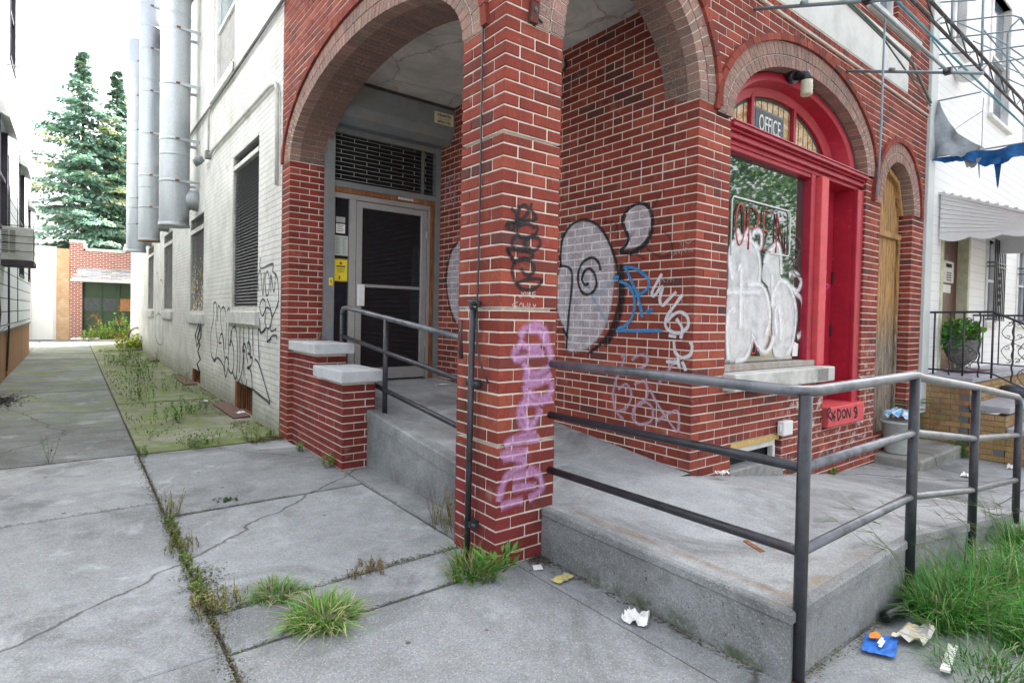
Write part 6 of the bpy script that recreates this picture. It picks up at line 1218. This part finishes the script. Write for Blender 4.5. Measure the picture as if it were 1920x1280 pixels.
# torn canvas
def cloth(name,top,bot,n,m_,mat,lbl,cat,par=None,amp=.03,seed=0,x0=6.59):
    mb=MB(); Gd=[]
    for i in range(n+1):
        f=i/n; tp=interp(top,f); bt_=interp(bot,f); bt_=(bt_[0],bt_[1]+(.03*noise.noise((f*9,seed,1.))+.014*noise.noise((f*50,seed,2.)) if cat else 0)); row=[]
        for j in range(m_+1):
            g=j/m_; y=tp[0]+(bt_[0]-tp[0])*g; z=tp[1]+(bt_[1]-tp[1])*g; row.append((x0-amp*abs(noise.noise((y*5+seed,z*3,seed+.5)))*2*(.3+g)-.01+amp*math.sin(y*18+z*9+seed)*.5,y,z))
        Gd.append(row)
    for i in range(n):
        for j in range(m_): mb.face([Gd[i][j],Gd[i+1][j],Gd[i+1][j+1],Gd[i][j+1]],sm=True)
    o=make(name,mb,mat,par,loc=None if par else (6.6,-.3,3.4)); 
    if par: lab(o,lbl)
    else: tag(o,lbl,cat)
    return o
def interp(pts,f):
    k=f*(len(pts)-1); i=min(int(k),len(pts)-2); g=k-i; return (pts[i][0]+(pts[i+1][0]-pts[i][0])*g,pts[i][1]+(pts[i+1][1]-pts[i][1])*g)
GREYC=m_simple('grey lining cloth',(.30,.34,.37),.9,var=.3,scale=7,bump=.3); BLUEC=m_simple('blue canvas',(.008,.10,.30),.9,var=.5,scale=9,bump=.4,dirt=(.05,.10,.17))
cloth('grey_lining',[(.01,4.09),(-.07,4.06),(-.16,3.80),(-.27,3.62),(-.40,3.50),(-.52,3.40)],[(.01,3.36),(-.08,3.36),(-.18,3.36),(-.29,3.36),(-.40,3.36),(-.52,3.36)],36,16,GREYC,'torn grey canvas lining hanging in a curve','canvas',nf,.09,2.)
cloth('blue_canvas',[(.06,3.36),(-.2,3.385),(-.45,3.385),(-.7,3.37),(-.9,3.39),(-1.15,3.40)],[(.06,3.32),(-.2,3.325),(-.40,3.26),(-.62,3.16),(-.80,3.22),(-1.15,3.27)],52,12,BLUEC,'torn blue canvas band sagging along the lower tube','canvas',nf,.10,7.)
cloth('canvas_tatter',[(-.59,3.27),(-.63,3.27),(-.67,3.27)],[(-.64,2.93),(-.648,2.92),(-.655,2.94)],4,5,BLUEC,'frayed blue strip hanging down','canvas',nf,.02,3.)
cloth('canvas_tatter',[(-.45,3.30),(-.47,3.30)],[(-.475,3.06),(-.48,3.06)],2,4,BLUEC,'thin frayed strip','canvas',nf,.02,4.)
cloth('lining_patch',[(-.33,3.30),(-.50,3.29)],[(-.36,3.20),(-.44,3.19)],5,4,GREYC,'pale torn lining patch','canvas',nf,.01,4.,6.54)
mb=MB(); mb.tube([(6.6,-.48,4.0),(6.6,-.475,3.85),(6.6,-.35,3.78),(6.6,-.25,3.72),(6.6,-.22,3.70)],.003,4); mb.tube([(6.6,-.475,3.85),(6.6,-.48,3.41)],.003,4); make('wire',mb,BLACKM,nf)
dsh=thing('satellite_dish','small white dish fixed to the white house behind the bare awning frame','dish',(7.25,-.1,4.6))
mb=MB(); mb.lathe([(.02,4.52),(.10,4.54),(.16,4.60),(.17,4.66),(.10,4.68),(.03,4.69)],7.42,-.14,20); make('bowl',mb,WHITEP,dsh); mb=MB(); mb.tube([(7.42,-.14,4.68),(7.42,-.02,4.72)],.02,6); make('mount',mb,GREYM,dsh)
# lamps
lm=thing('bulkhead_lamp','black lamp with ribbed glass jar hanging under the red arch','lamp',(3.2,-.02,3.3))
mb=MB(); mb.tube([(3.15,.07,3.47),(3.15,.03,3.46)],.062,16); mb.tube([(3.15,.03,3.46),(3.17,-.05,3.45),(3.17,-.055,3.40)],[.035,.045,.048],14); make('housing',mb,BLACKM,lm)
mb=MB(); mb.lathe([(.035,3.275),(.046,3.28),(.049,3.30),(.045,3.312),(.050,3.325),(.046,3.34),(.051,3.352),(.046,3.366),(.048,3.40)],3.17,-.055,20); make('glass_jar',mb,FROST,lm)
lm2=thing('round_lamp','round white porch lamp high on the painted brick wall','lamp',(1.69,1.40,3.59))
mb=MB(); mb.tube([(1.715,1.42,3.60),(1.69,1.42,3.60)],.05,16); make('base',mb,BLACKM,lm2); mb=MB(); mb.tube([(1.69,1.42,3.60),(1.665,1.42,3.60),(1.645,1.42,3.60),(1.63,1.42,3.60)],[.042,.055,.045,.015],16); make('globe',mb,FROST,lm2)
# ================================================================ PLANTS
def blade(mb,x,y,z,h,a,lean,w,col,rng,n=4):
    d=Vector((math.cos(a),math.sin(a),0)); s=Vector((-math.sin(a),math.cos(a),0)); P=[]
    for i in range(n+1):
        f=i/n; p=Vector((x,y,z))+d*lean*f**1.7+Vector((0,0,h*(f-.42*f*f*(lean/max(.02,h)))))
        ww=w*(1-f)**.7; P.append((p-s*ww,p+s*ww))
    for i in range(n):
        a_,b_=P[i]; c_,e_=P[i+1]; mb.face([a_,b_,e_,c_],tuple(k*(.75+.5*i/n) for k in col))
GREEN=(.075,.20,.03); YGREEN=(.20,.27,.05); DRY=(.30,.24,.10); BLUEG=(.05,.16,.05)
def tuft(name,lbl,cx,cy,r,h,n,seed,base=GREEN,alt=DRY,altp=.2,lean=1.,w=.0035,heads=0,group=None,ry=None,cat='grass'):
    rng=random.Random(seed); mb=MB(); z0=gz(cx)
    for i in range(n):
        a=rng.uniform(0,6.283); rr=r*rng.random()**.7; x=cx+rr*math.cos(a); y=cy+(ry or r)*rng.random()**.7*math.sin(a); aa=a+rng.uniform(-1.1,1.1); hh=h*rng.uniform(.35,1.1)*(1.1-.5*rr/r)
        c=cvar(alt if rng.random()<altp else base,.35,rng); blade(mb,x,y,gz(x)-.003,hh,aa,hh*rng.uniform(.2,1.1)*lean,w*rng.uniform(.6,1.4),c,rng)
    for i in range(heads):
        a=rng.uniform(0,6.283); x=cx+r*.7*math.cos(a); y=cy+r*.7*math.sin(a); hh=h*rng.uniform(.8,1.25); l=hh*rng.uniform(.3,.8); tip=Vector((x+l*math.cos(a),y+l*math.sin(a),gz(x)+hh))
        mid=Vector((x+l*.35*math.cos(a),y+l*.35*math.sin(a),gz(x)+hh*.65)); mb.tube([(x,y,gz(x)),mid,tip],.0012,3,col=(.16,.2,.07))
        for k in range(4):
            b=a+rng.uniform(-1.5,1.5); q=tip+Vector((math.cos(b),math.sin(b),rng.uniform(-.2,.5)))*hh*.30; s=Vector((0,0,.0016)); mb.face([tip-s,tip+s,q+s*.4,q-s*.4],cvar((.17,.22,.09),.3,rng))
    return tag(make(name,mb,LEAF,loc=(cx,cy,z0)),lbl,cat,group)
tuft('grass_tuft','bright green grass tuft in the near pavement joint',-.90,.04,.15,.15,480,1,(.14,.30,.05),(.40,.38,.18),.36,1.6,.0042)
tuft('grass_tuft','smaller grass tuft in the joint behind the bright one',-1.0,.38,.11,.11,240,2,(.12,.27,.05),(.36,.34,.18),.4,1.7,.0038)
tuft('grass_clump','grass and leafy weeds at the foot of the pillar',-.12,.02,.14,.18,330,3,(.09,.24,.035),(.32,.28,.12),.3,1.3,.004,heads=6)
rng=random.Random(31); mb=MB()
for i in range(40):
    a=rng.uniform(0,6.28); p=Vector((-.02+.09*math.cos(a),-.06+.05*math.sin(a),rng.uniform(.01,.12))); d=Vector((math.cos(a),math.sin(a),rng.uniform(.4,1.5))).normalized(); s=rng.uniform(.05,.09); u=d.cross(Vector((0,0,1))).normalized()*s*.2
    mb.face([p,p+d*s*.5+u,p+d*s,p+d*s*.5-u],cvar((.12,.28,.05),.3,rng))
tag(make('broadleaf_weed',mb,LEAF,loc=(-.02,-.06,0)),'broad-leaved weed against the front of the pillar base','weed')
def weed(lbl,cx,cy,r,h,n,seed,base=(.10,.20,.04),lsize=.025,stem=(.22,.12,.06),group=None,dens=14,ry=None):
    rng=random.Random(seed); mb=MB()
    for i in range(n):
        a=rng.uniform(0,6.283); rr=r*rng.random()**.6; x,y=cx+rr*math.cos(a),cy+rr*math.sin(a)*((ry or r)/r); hh=h*rng.uniform(.4,1.1); tip=Vector((x+rng.uniform(-.3,.3)*hh,y+rng.uniform(-.3,.3)*hh,gz(x)+hh)); b=Vector((x,y,gz(x)-.003)); mb.tube([b,(b+tip)/2+Vector((rng.uniform(-.01,.01),rng.uniform(-.01,.01),0)),tip],.0014,3,col=stem)
        for k in range(dens):
            f=rng.uniform(.15,1.); p=b.lerp(tip,f); d=Vector((rng.uniform(-1,1),rng.uniform(-1,1),rng.uniform(-.1,.8))).normalized(); s=lsize*rng.uniform(.5,1.2); u=d.cross(Vector((0,0,1))).normalized()*s*.25
            mb.face([p,p+d*s*.5+u,p+d*s,p+d*s*.5-u],cvar(base,.4,rng))
    return tag(make('weed',mb,LEAF,loc=(cx,cy,gz(cx))),lbl,'weed',group)
WG='weeds in the pavement joints'
weed('dry reddish-yellow weed between the ramp wall and the pillar',.12,.66,.13,.24,40,11,(.25,.24,.06),.018)
weed('small leafy weed at the front corner of the low wall',.0,2.42,.05,.13,10,12,(.14,.27,.04),.03)
weed('small green weed against the side of the low wall',-.03,3.15,.04,.10,8,13,(.10,.26,.04),.03)
weed('bronze weed at the crossing of the long joint and first cross joint',-1.25,1.83,.06,.16,14,14,(.22,.24,.05),.02,group=WG)
weed('sparse grassy weed along the long joint',-1.27,1.2,.10,.07,26,15,(.20,.21,.07),.016,group=WG); weed('straw-coloured weed at the near end of the long joint',-1.25,.42,.12,.09,40,16,(.27,.28,.11),.018,group=WG)
weed('tiny green weed at the corner of the mossy strip',-1.25,3.72,.04,.09,8,17,(.08,.24,.04),.025,group=WG); weed('low leafy weeds at the near edge of the mossy strip',-.75,3.86,.16,.12,26,18,(.12,.28,.04),.03,group=WG)
weed('low weeds between the mossy strip and the low wall',-.22,3.85,.2,.11,34,19,(.14,.27,.05),.025,group=WG); weed('thin upright weed in the left walk joint',-1.93,3.86,.04,.24,4,20,(.10,.24,.08),.03,group=WG)
weed('brown dead weed on the nearest cross joint',-.55,.36,.12,.05,30,21,(.22,.17,.08),.016,group=WG)
weed('brown and green weeds filling the long joint beside the straw-coloured weed',-1.285,.75,.03,.05,60,31,(.16,.25,.06),.018,group=WG,ry=.42); weed('mixed weeds in the middle of the long joint',-1.285,1.5,.025,.055,50,32,(.13,.19,.04),.02,group=WG,ry=.34)
weed('flat weed on the crack beside the long joint',-.92,1.95,.09,.02,14,22,(.07,.15,.05),.02,group=WG)
k=0
for (x,y,r,h,n) in((-.85,5.4,.22,.30,18),(-.55,5.9,.2,.26,14),(-.95,7.6,.2,.36,14),(-.45,8.2,.2,.45,12),(-.75,10.2,.3,.32,26),(-.5,12.2,.3,.42,26),(-.9,13.5,.3,.35,30),(-.6,15.5,.3,.34,34)):
    k+=1; weed(['lone spindly weed clump nearest on the mossy strip','second spindly weed clump on the mossy strip','tall thin weed by the left edge of the moss','tallest weed in the middle of the moss','leafy weed clump midway down the alley','green weed clump beyond the middle hatch','weed clump near the walk edge far down the alley','farthest weed clump on the mossy strip'][k-1],x,y,r,h,n,40+k,(.11,.24,.05),.04,group='weeds on the mossy strip',dens=18)
rng=random.Random(71); mb=MB()
for i in range(5200):
    y=3.9+16.5*rng.random()**.9; x=rng.uniform(-1.25,-.05)
    if noise.noise((x*1.3,y*.6,3.))<.02: continue
    blade(mb,x,y,0,rng.uniform(.015,.05),rng.uniform(0,6.28),.02,.004+.002*(y/10),cvar((.12,.20,.03),.4,rng),rng,2)
o=make('ground_cover',mb,LEAF,loc=(-.6,10,0)); tag(o,'patchy low green growth over the mossy alley strip','ground cover'); o['kind']='stuff'
k=0
for (x,y,h,n) in((-.6,26.3,.8,50),(.15,26.2,1.1,70),(.8,26.4,.9,60),(-1.2,26.5,.6,20),(.5,24.6,.7,60)):
    k+=1; weed(['tall weeds before the middle of the green garage door','tallest flowering weeds before the green garage door','tall weeds at the right of the green garage door','thin weeds by the left jamb of the green garage door','yellow-green bush beside the far corner of the pale wing'][k-1],x if k<5 else -.35,y if k<5 else 19.5,.38,h if k<5 else .5,n,80+k,(.30,.46,.10) if k<5 else (.40,.46,.07),.10,(.2,.34,.08),group='tall weeds before the green garage door' if k<5 else None,dens=22)
# big grass at the street side of the landing
BG='grass clumps by the landing'
for i,(x,y,rx,ry,h,n,l) in enumerate(((1.52,-1.58,.30,.15,.33,900,'dense grass clump around the second handrail post'),(2.00,-1.66,.32,.20,.31,900,'thick grass clump just right of the second post'),(2.45,-1.72,.30,.22,.28,700,'grass clump on the pavement before the third post'),(1.62,-1.84,.30,.15,.23,700,'low dark grass clump at the near edge of the lawnlike growth'),(3.1,-1.53,.26,.10,.25,380,'grass clump between the third and last posts'),(1.98,-2.0,.28,.14,.2,460,'low grass clump at the right edge of the pavement'),(3.75,-1.62,.16,.1,.14,120,'small grass clump beside the last handrail post'),(2.95,-1.85,.26,.14,.13,200,'sparse grass on the pavement beyond the third post'))):
    tuft('grass_clump',l,x,y,rx,h,n,100+i,(.055,.215,.025),(.20,.28,.11),.2,1.35,.0036,heads=16,group=BG,ry=ry)
tuft('grass_clump','thin grass clump at the bottom edge of the pavement',1.02,-1.84,.20,.17,300,120,(.06,.19,.04),(.2,.27,.14),.3,1.7,.003,heads=10,group=BG)
weed('green weed between the stone step and the tan stoop',6.45,-.42,.06,.24,16,121,(.12,.26,.06),.05)
weed('tiny sprig growing from the bricks under the red doorstep',4.0,-.04,.02,.10,4,122,(.2,.36,.08),.035)
# leaf litter along the wing (uncountable)
rng=random.Random(15); mb=MB()
for i in range(1500):
    y=4.4+7.6*rng.random(); x=-.30*rng.random()**1.6-.01
    if noise.noise((x*3,y*1.1,9.))<-.05: continue
    s=rng.uniform(.008,.022); a=rng.uniform(0,6.28); dx,dy=s*math.cos(a),s*math.sin(a); z=rng.uniform(.004,.016)
    mb.face([(x-dx,y-dy,z),(x+dy*.5,y-dx*.5,z+.004),(x+dx,y+dy,z),(x-dy*.5,y+dx*.5,z+.003)],cvar((.10,.06,.045) if rng.random()<.8 else (.35,.30,.24),.4,rng))
for i in range(260):
    x=.27+.05*rng.gauss(0,.7); y=rng.gauss(-.03,.06); s=rng.uniform(.003,.008); a=rng.uniform(0,6.28); mb.face([(x-s,y,.004),(x,y-s,.006),(x+s,y,.004),(x,y+s,.005)],cvar((.08,.05,.04),.4,rng))
for i in range(700):
    x=rng.uniform(-.35,.15); y=rng.gauss(3.84,.06); s=rng.uniform(.004,.012); a=rng.uniform(0,6.28); mb.face([(x-s,y,.004),(x,y-s,.008),(x+s,y,.004),(x,y+s,.006)],cvar((.14,.07,.04),.4,rng))
for i in range(700):
    x=rng.gauss(-2.55,.12); y=rng.gauss(8.3,.35); s=rng.uniform(.008,.02); mb.face([(x-s,y,.006),(x,y-s,.012),(x+s,y,.006),(x,y+s,.01)],cvar((.06,.05,.045),.5,rng))
for (x0,y0,x1,y1,n_,sp) in((-1.285,-1.2,-1.285,3.8,2600,.022),(-1.25,.36,.1,.36,900,.022),(-1.25,1.83,-.5,1.83,260,.015),(-2.7,2.19,-1.3,2.19,150,.01),(-2.7,3.82,-1.3,3.82,260,.014),(-1.25,0.,.1,0.,260,.012),(.05,.4,.05,2.2,200,.01),(.33,-1.40,1.6,-1.40,500,.02),(.31,-1.3,.31,0,500,.016),(1.75,-.02,5,-.02,500,.03),(-1.25,.25,-1.25,.9,900,.05),(1.72,.0,1.72,3.5,300,.03),(.35,3.55,1.7,3.55,300,.05)):
    for i in range(n_):
        f=rng.random(); x=x0+(x1-x0)*f+rng.gauss(0,sp); y=y0+(y1-y0)*f+rng.gauss(0,sp); s=rng.uniform(.002,.007)
        inside=(x>.34 and -1.38<y<3.6 and (x<1.72 or y<0)); z=(rz(x,y)+.002 if inside else gz(x)+.002)
        mb.face([(x-s,y,z),(x,y-s,z+.003),(x+s,y,z),(x,y+s,z+.002)],cvar((.10,.075,.05) if rng.random()<.7 else (.13,.17,.04),.5,rng))
tt=Mt('dead leaves',.9); o=make('leaf_litter',mb,tt.fin(tt.attr()),loc=(-.1,8,0)); tag(o,'brown leaf litter and grit along the foot of the walls','leaf litter'); o['kind']='stuff'
# ================================================================ SPRUCES
def spruce(x,y,H,rb,seed,lbl,base=(.20,.34,.28)):
    rng=random.Random(seed); tr=thing('spruce_tree',lbl,'tree',(x,y,0),group='spruces behind the garages')
    mb=MB(); mb.tube([(x,y,-.1),(x+.05,y,H*.4),(x,y,H*.8),(x+.03,y,H)],[.2,.13,.05,.012],10); make('trunk',mb,m_simple('spruce bark',(.09,.065,.05),.95,var=.3,scale=8,bump=1.),tr)
    mb=MB(); z=2.6
    while z<H:
        f=(z-2.6)/(H-2.6); R0=rb*(interp([(0,1.),(0,1.02),(0,1.),(0,.98),(0,.95),(0,.90),(0,.80),(0,.55),(0,.25),(0,.11),(0,.03)],f)[1])*rng.uniform(.75,1.12); nb=int(5+3*(1-f))
        for b in range(nb):
            a=rng.uniform(0,6.283); L=R0*rng.uniform(.55,1.15); el=rng.uniform(-.10,.22)-.15*(1-f); d=Vector((math.cos(a),math.sin(a),0)); side=Vector((-math.sin(a),math.cos(a),0))
            tone=rng.uniform(.45,1.35); warm=rng.random()<.13
            steps=max(3,int(L/.16))
            for i in range(steps):
                g=(i+.5)/steps; p=Vector((x,y,z+rng.uniform(-.05,.05)))+d*L*g+Vector((0,0,L*(el*g-.25*g*g+.18*g**4))); spread=.34*L*(1-g)**.6*.9+.10
                for q in range(15):
                    s_=rng.uniform(-1,1); c_=p+side*s_*spread+Vector((0,0,-abs(s_)*spread*.35+rng.uniform(-.05,.05))); ln=rng.uniform(.13,.27)
                    dd=(d*.7+side*s_*.8+Vector((0,0,rng.uniform(-1.0,.15)))).normalized(); u=dd.cross(Vector((rng.uniform(-.5,.5),rng.uniform(-.5,.5),1))).normalized()*ln*.30
                    col=cvar(base,.35,rng); col=tuple(k*tone*(1.0+.25*g) for k in col)
                    if warm and g>.5: col=(col[0]*1.9,col[1]*1.25,col[2]*.9)
                    elif rng.random()<.22: col=(col[0]*2.2,col[1]*1.8,col[2]*1.5)
                    mb.face([c_-u*.4,c_+dd*ln*.5-u,c_+dd*ln,c_+dd*ln*.5+u],col)
        z+=.26+.26*(1-f)*rng.uniform(.6,1.3)
    make('crown',mb,LEAF,tr)
spruce(-1.42,33.,14.1,3.4,1,'tall blue-green spruce with a bare pointed top, left of the pair')
spruce(.0,33.8,13.8,3.1,2,'blue-green spruce with a brown-tinged crown, right of the pair',(.19,.32,.25))
# street tree and opposite houses across the road (reflected in the office window)
def broadleaf(x,y,H,r,seed,lbl):
    rng=random.Random(seed); tr=thing('street_tree',lbl,'tree',(x,y,-.3),group='street trees across the road')
    mb=MB(); mb.tube([(x,y,-.4),(x,y,2.2),(x+.1,y,H*.6)],[.22,.17,.08],10)
    for i in range(9):
        a=rng.uniform(0,6.28); mb.tube([(x,y,2.+i*.25),(x+math.cos(a)*r*.7,y+math.sin(a)*r*.7,H*.55+i*.25)],[.07,.02],6)
    make('trunk',mb,m_simple('street tree bark',(.10,.08,.06),.95,var=.3),tr); mb=MB()
    for c in range(64):
        a=rng.uniform(0,6.28); rr=r*rng.random()**.5; leaves(mb,x+rr*math.cos(a),y+rr*math.sin(a),rng.uniform(2.6,H),.75,.75,.5,70,.20,(.09,.17,.06),rng)
    make('crown',mb,LEAF,tr)
broadleaf(16.5,-9.3,9.2,3.6,5,'leafy street tree opposite the office window'); broadleaf(24.,-11.5,8.4,3.2,6,'second leafy street tree farther along the opposite pavement')
oh=thing('opposite_row_house','plain row houses across the street','house',(8,-18,0)); mb=MB(); mb.box(-14,46,-24,-18,-1,4.2); make('wall',mb,m_simple('tan stucco',(.34,.30,.26),.9,var=.1),oh)
mb=MB()
for i in range(9): mb.box(-12+i*4,-10.8+i*4,-18.01,-17.97,1,2.6)
make('window',mb,DGLASS,oh)
# ================================================================ LITTER
def crumple(name,lbl,cat,pts,mat,loc,h=.02,seed=0,n=7):
    mb=MB(); G=[]
    (ax,ay),(bx,by),(cx,cy),(dx,dy)=pts
    for i in range(n+1):
        r=[]
        for j in range(n+1):
            u,v=i/n,j/n; x=(ax*(1-u)+bx*u)*(1-v)+(dx*(1-u)+cx*u)*v; y=(ay*(1-u)+by*u)*(1-v)+(dy*(1-u)+cy*u)*v
            r.append((x+.006*noise.noise((u*5,v*5,seed)),y+.006*noise.noise((u*5,v*5,seed+3)),loc+.004+h*abs(noise.noise((u*3.1+seed,v*3.1,seed*.7)))))
        G.append(r)
    for i in range(n):
        for j in range(n): mb.face([G[i][j],G[i+1][j],G[i+1][j+1],G[i][j+1]],uv=[(i/n,j/n),((i+1)/n,j/n),((i+1)/n,(j+1)/n),(i/n,(j+1)/n)])
    return tag(make(name,mb,mat,loc=(ax,ay,loc)),lbl,cat)
wp=crumple('snack_wrapper','blue snack wrapper lying flat beside the landing wall','wrapper',[(.80,-1.46),(.95,-1.42),(1.04,-1.515),(.86,-1.565)],m_simple('blue wrapper',(.03,.16,.55),.35,var=.3,scale=16),gz(.9),.006,1)
mb=MB(); z=.014
for i,(x,y,w_) in enumerate(((.880,-1.500,.05),(.902,-1.488,.045))): mb.hexa([(x-.02,y-.012,z),(x+w_,y-.004,z),(x+w_,y+.006,z),(x-.02,y+.0,z),(x-.02,y-.012,z+.001),(x+w_,y-.004,z+.001),(x+w_,y+.006,z+.001),(x-.02,y,z+.001)])
make('white_print',mb,PAPER,wp); mb=MB(); mb.prism([(.94+.035*math.cos(a)*(1+.3*math.sin(3*a)),-1.462+.02*math.sin(a)) for a in [i*.5 for i in range(12)]],lambda u,v,d:(u,v,z+d),0,.001); make('orange_print',mb,m_simple('orange print',(.75,.25,.03),.5,var=.3),wp)
crumple('paper_scrap','crumpled white and yellow paper between the blue wrapper and the grass','paper',[(1.0,-1.50),(1.22,-1.50),(1.24,-1.60),(1.06,-1.60)],m_simple('printed paper',(.62,.60,.55),.8,var=.3,scale=14,dirt=(.6,.36,.06)),gz(1.1),.05,2)
mb=MB(); mb.hexa([(.90,-1.70,0),(1.16,-1.66,-.012),(1.17,-1.69,-.012),(.91,-1.73,0),(.90,-1.70,.008),(1.16,-1.66,0),(1.17,-1.69,0),(.91,-1.73,.01)]); tag(make('white_strip',mb,PAPER,loc=(1.,-1.7,0)),'white folded strip lying at the bottom right among the grass','litter')
mb=MB(); mb.tube([(1.14,-1.43,.012),(1.16,-1.43,.014),(1.30,-1.45,.013),(1.34,-1.455,.012),(1.41,-1.46,.008)],[.022,.028,.028,.012,.011],14); tag(make('bottle',mb,Mt('dark bottle',.3,0,.4,color=(.008,.012,.012)).m,loc=(1.3,-1.45,0)),'dark green bottle lying at the foot of the landing wall','bottle')
crumple('crumpled_tissue','white crumpled tissue on the pavement beside the ramp wall','tissue',[(.15,-.74),(.25,-.70),(.27,-.80),(.20,-.84)],PAPER,0,.075,4,9)
ch=crumple('snack_wrapper','crushed yellow and blue wrapper near the pillar','wrapper',[(.15,-.27),(.27,-.25),(.29,-.31),(.17,-.33)],m_simple('yellow blue wrapper',(.50,.42,.15),.35,var=.4,scale=20,dirt=(.05,.25,.5)),0,.022,5)
mb=MB(); mb.prism([(.16,-.13),(.21,-.15),(.235,-.10),(.19,-.085)],lambda u,v,d:(u,v,.004+d),0,.003); tag(make('paper_scrap',mb,PAPER,loc=(.19,-.12,0)),'white paper scrap at the foot of the pillar','paper')
crumple('plaster_lump','white plaster lump on the landing by the brick corner','rubble',[(1.86,-.10),(1.98,-.09),(1.98,-.16),(1.88,-.16)],PAPER,.235,.06,6)
crumple('paper_scrap','small white scrap on the porch floor by the door','paper',[(1.42,3.12),(1.58,3.14),(1.60,3.05),(1.45,3.04)],PAPER,.556,.015,7)
crumple('paper_cup','flattened white cup on the pavement by the stone step','litter',[(5.2,-.72),(5.32,-.72),(5.32,-.80),(5.22,-.80)],PAPER,gz(5.2),.06,8); crumple('paper_scrap','white scrap on the pavement by the tan stoop','paper',[(6.2,-.88),(6.5,-.84),(6.5,-.92),(6.25,-.93)],PAPER,gz(6.3),.03,9)
crumple('paper_scrap','white crushed paper beside the last handrail post','paper',[(3.3,-1.5),(3.6,-1.48),(3.62,-1.58),(3.4,-1.6)],PAPER,gz(3.4),.05,10)
crumple('paper_scrap','white litter lying on the nearest hatch plate','paper',[(-.12,5.5),(.0,5.55),(.0,5.45),(-.1,5.38)],PAPER,.03,.02,11); crumple('paper_scrap','white litter among leaves by the first vent','paper',[(-.32,6.9),(-.2,6.95),(-.2,6.8),(-.3,6.75)],PAPER,.0,.05,12)
mb=MB(); mb.hexa([(.80,-1.02,.249),(.86,-.90,.249),(.88,-.91,.249),(.83,-1.03,.249),(.80,-1.02,.253),(.86,-.90,.257),(.88,-.91,.257),(.83,-1.03,.253)]); tag(make('twig',mb,RUSTW,loc=(.84,-.96,.25)),'brown twig lying on the landing near the rust stain','twig')
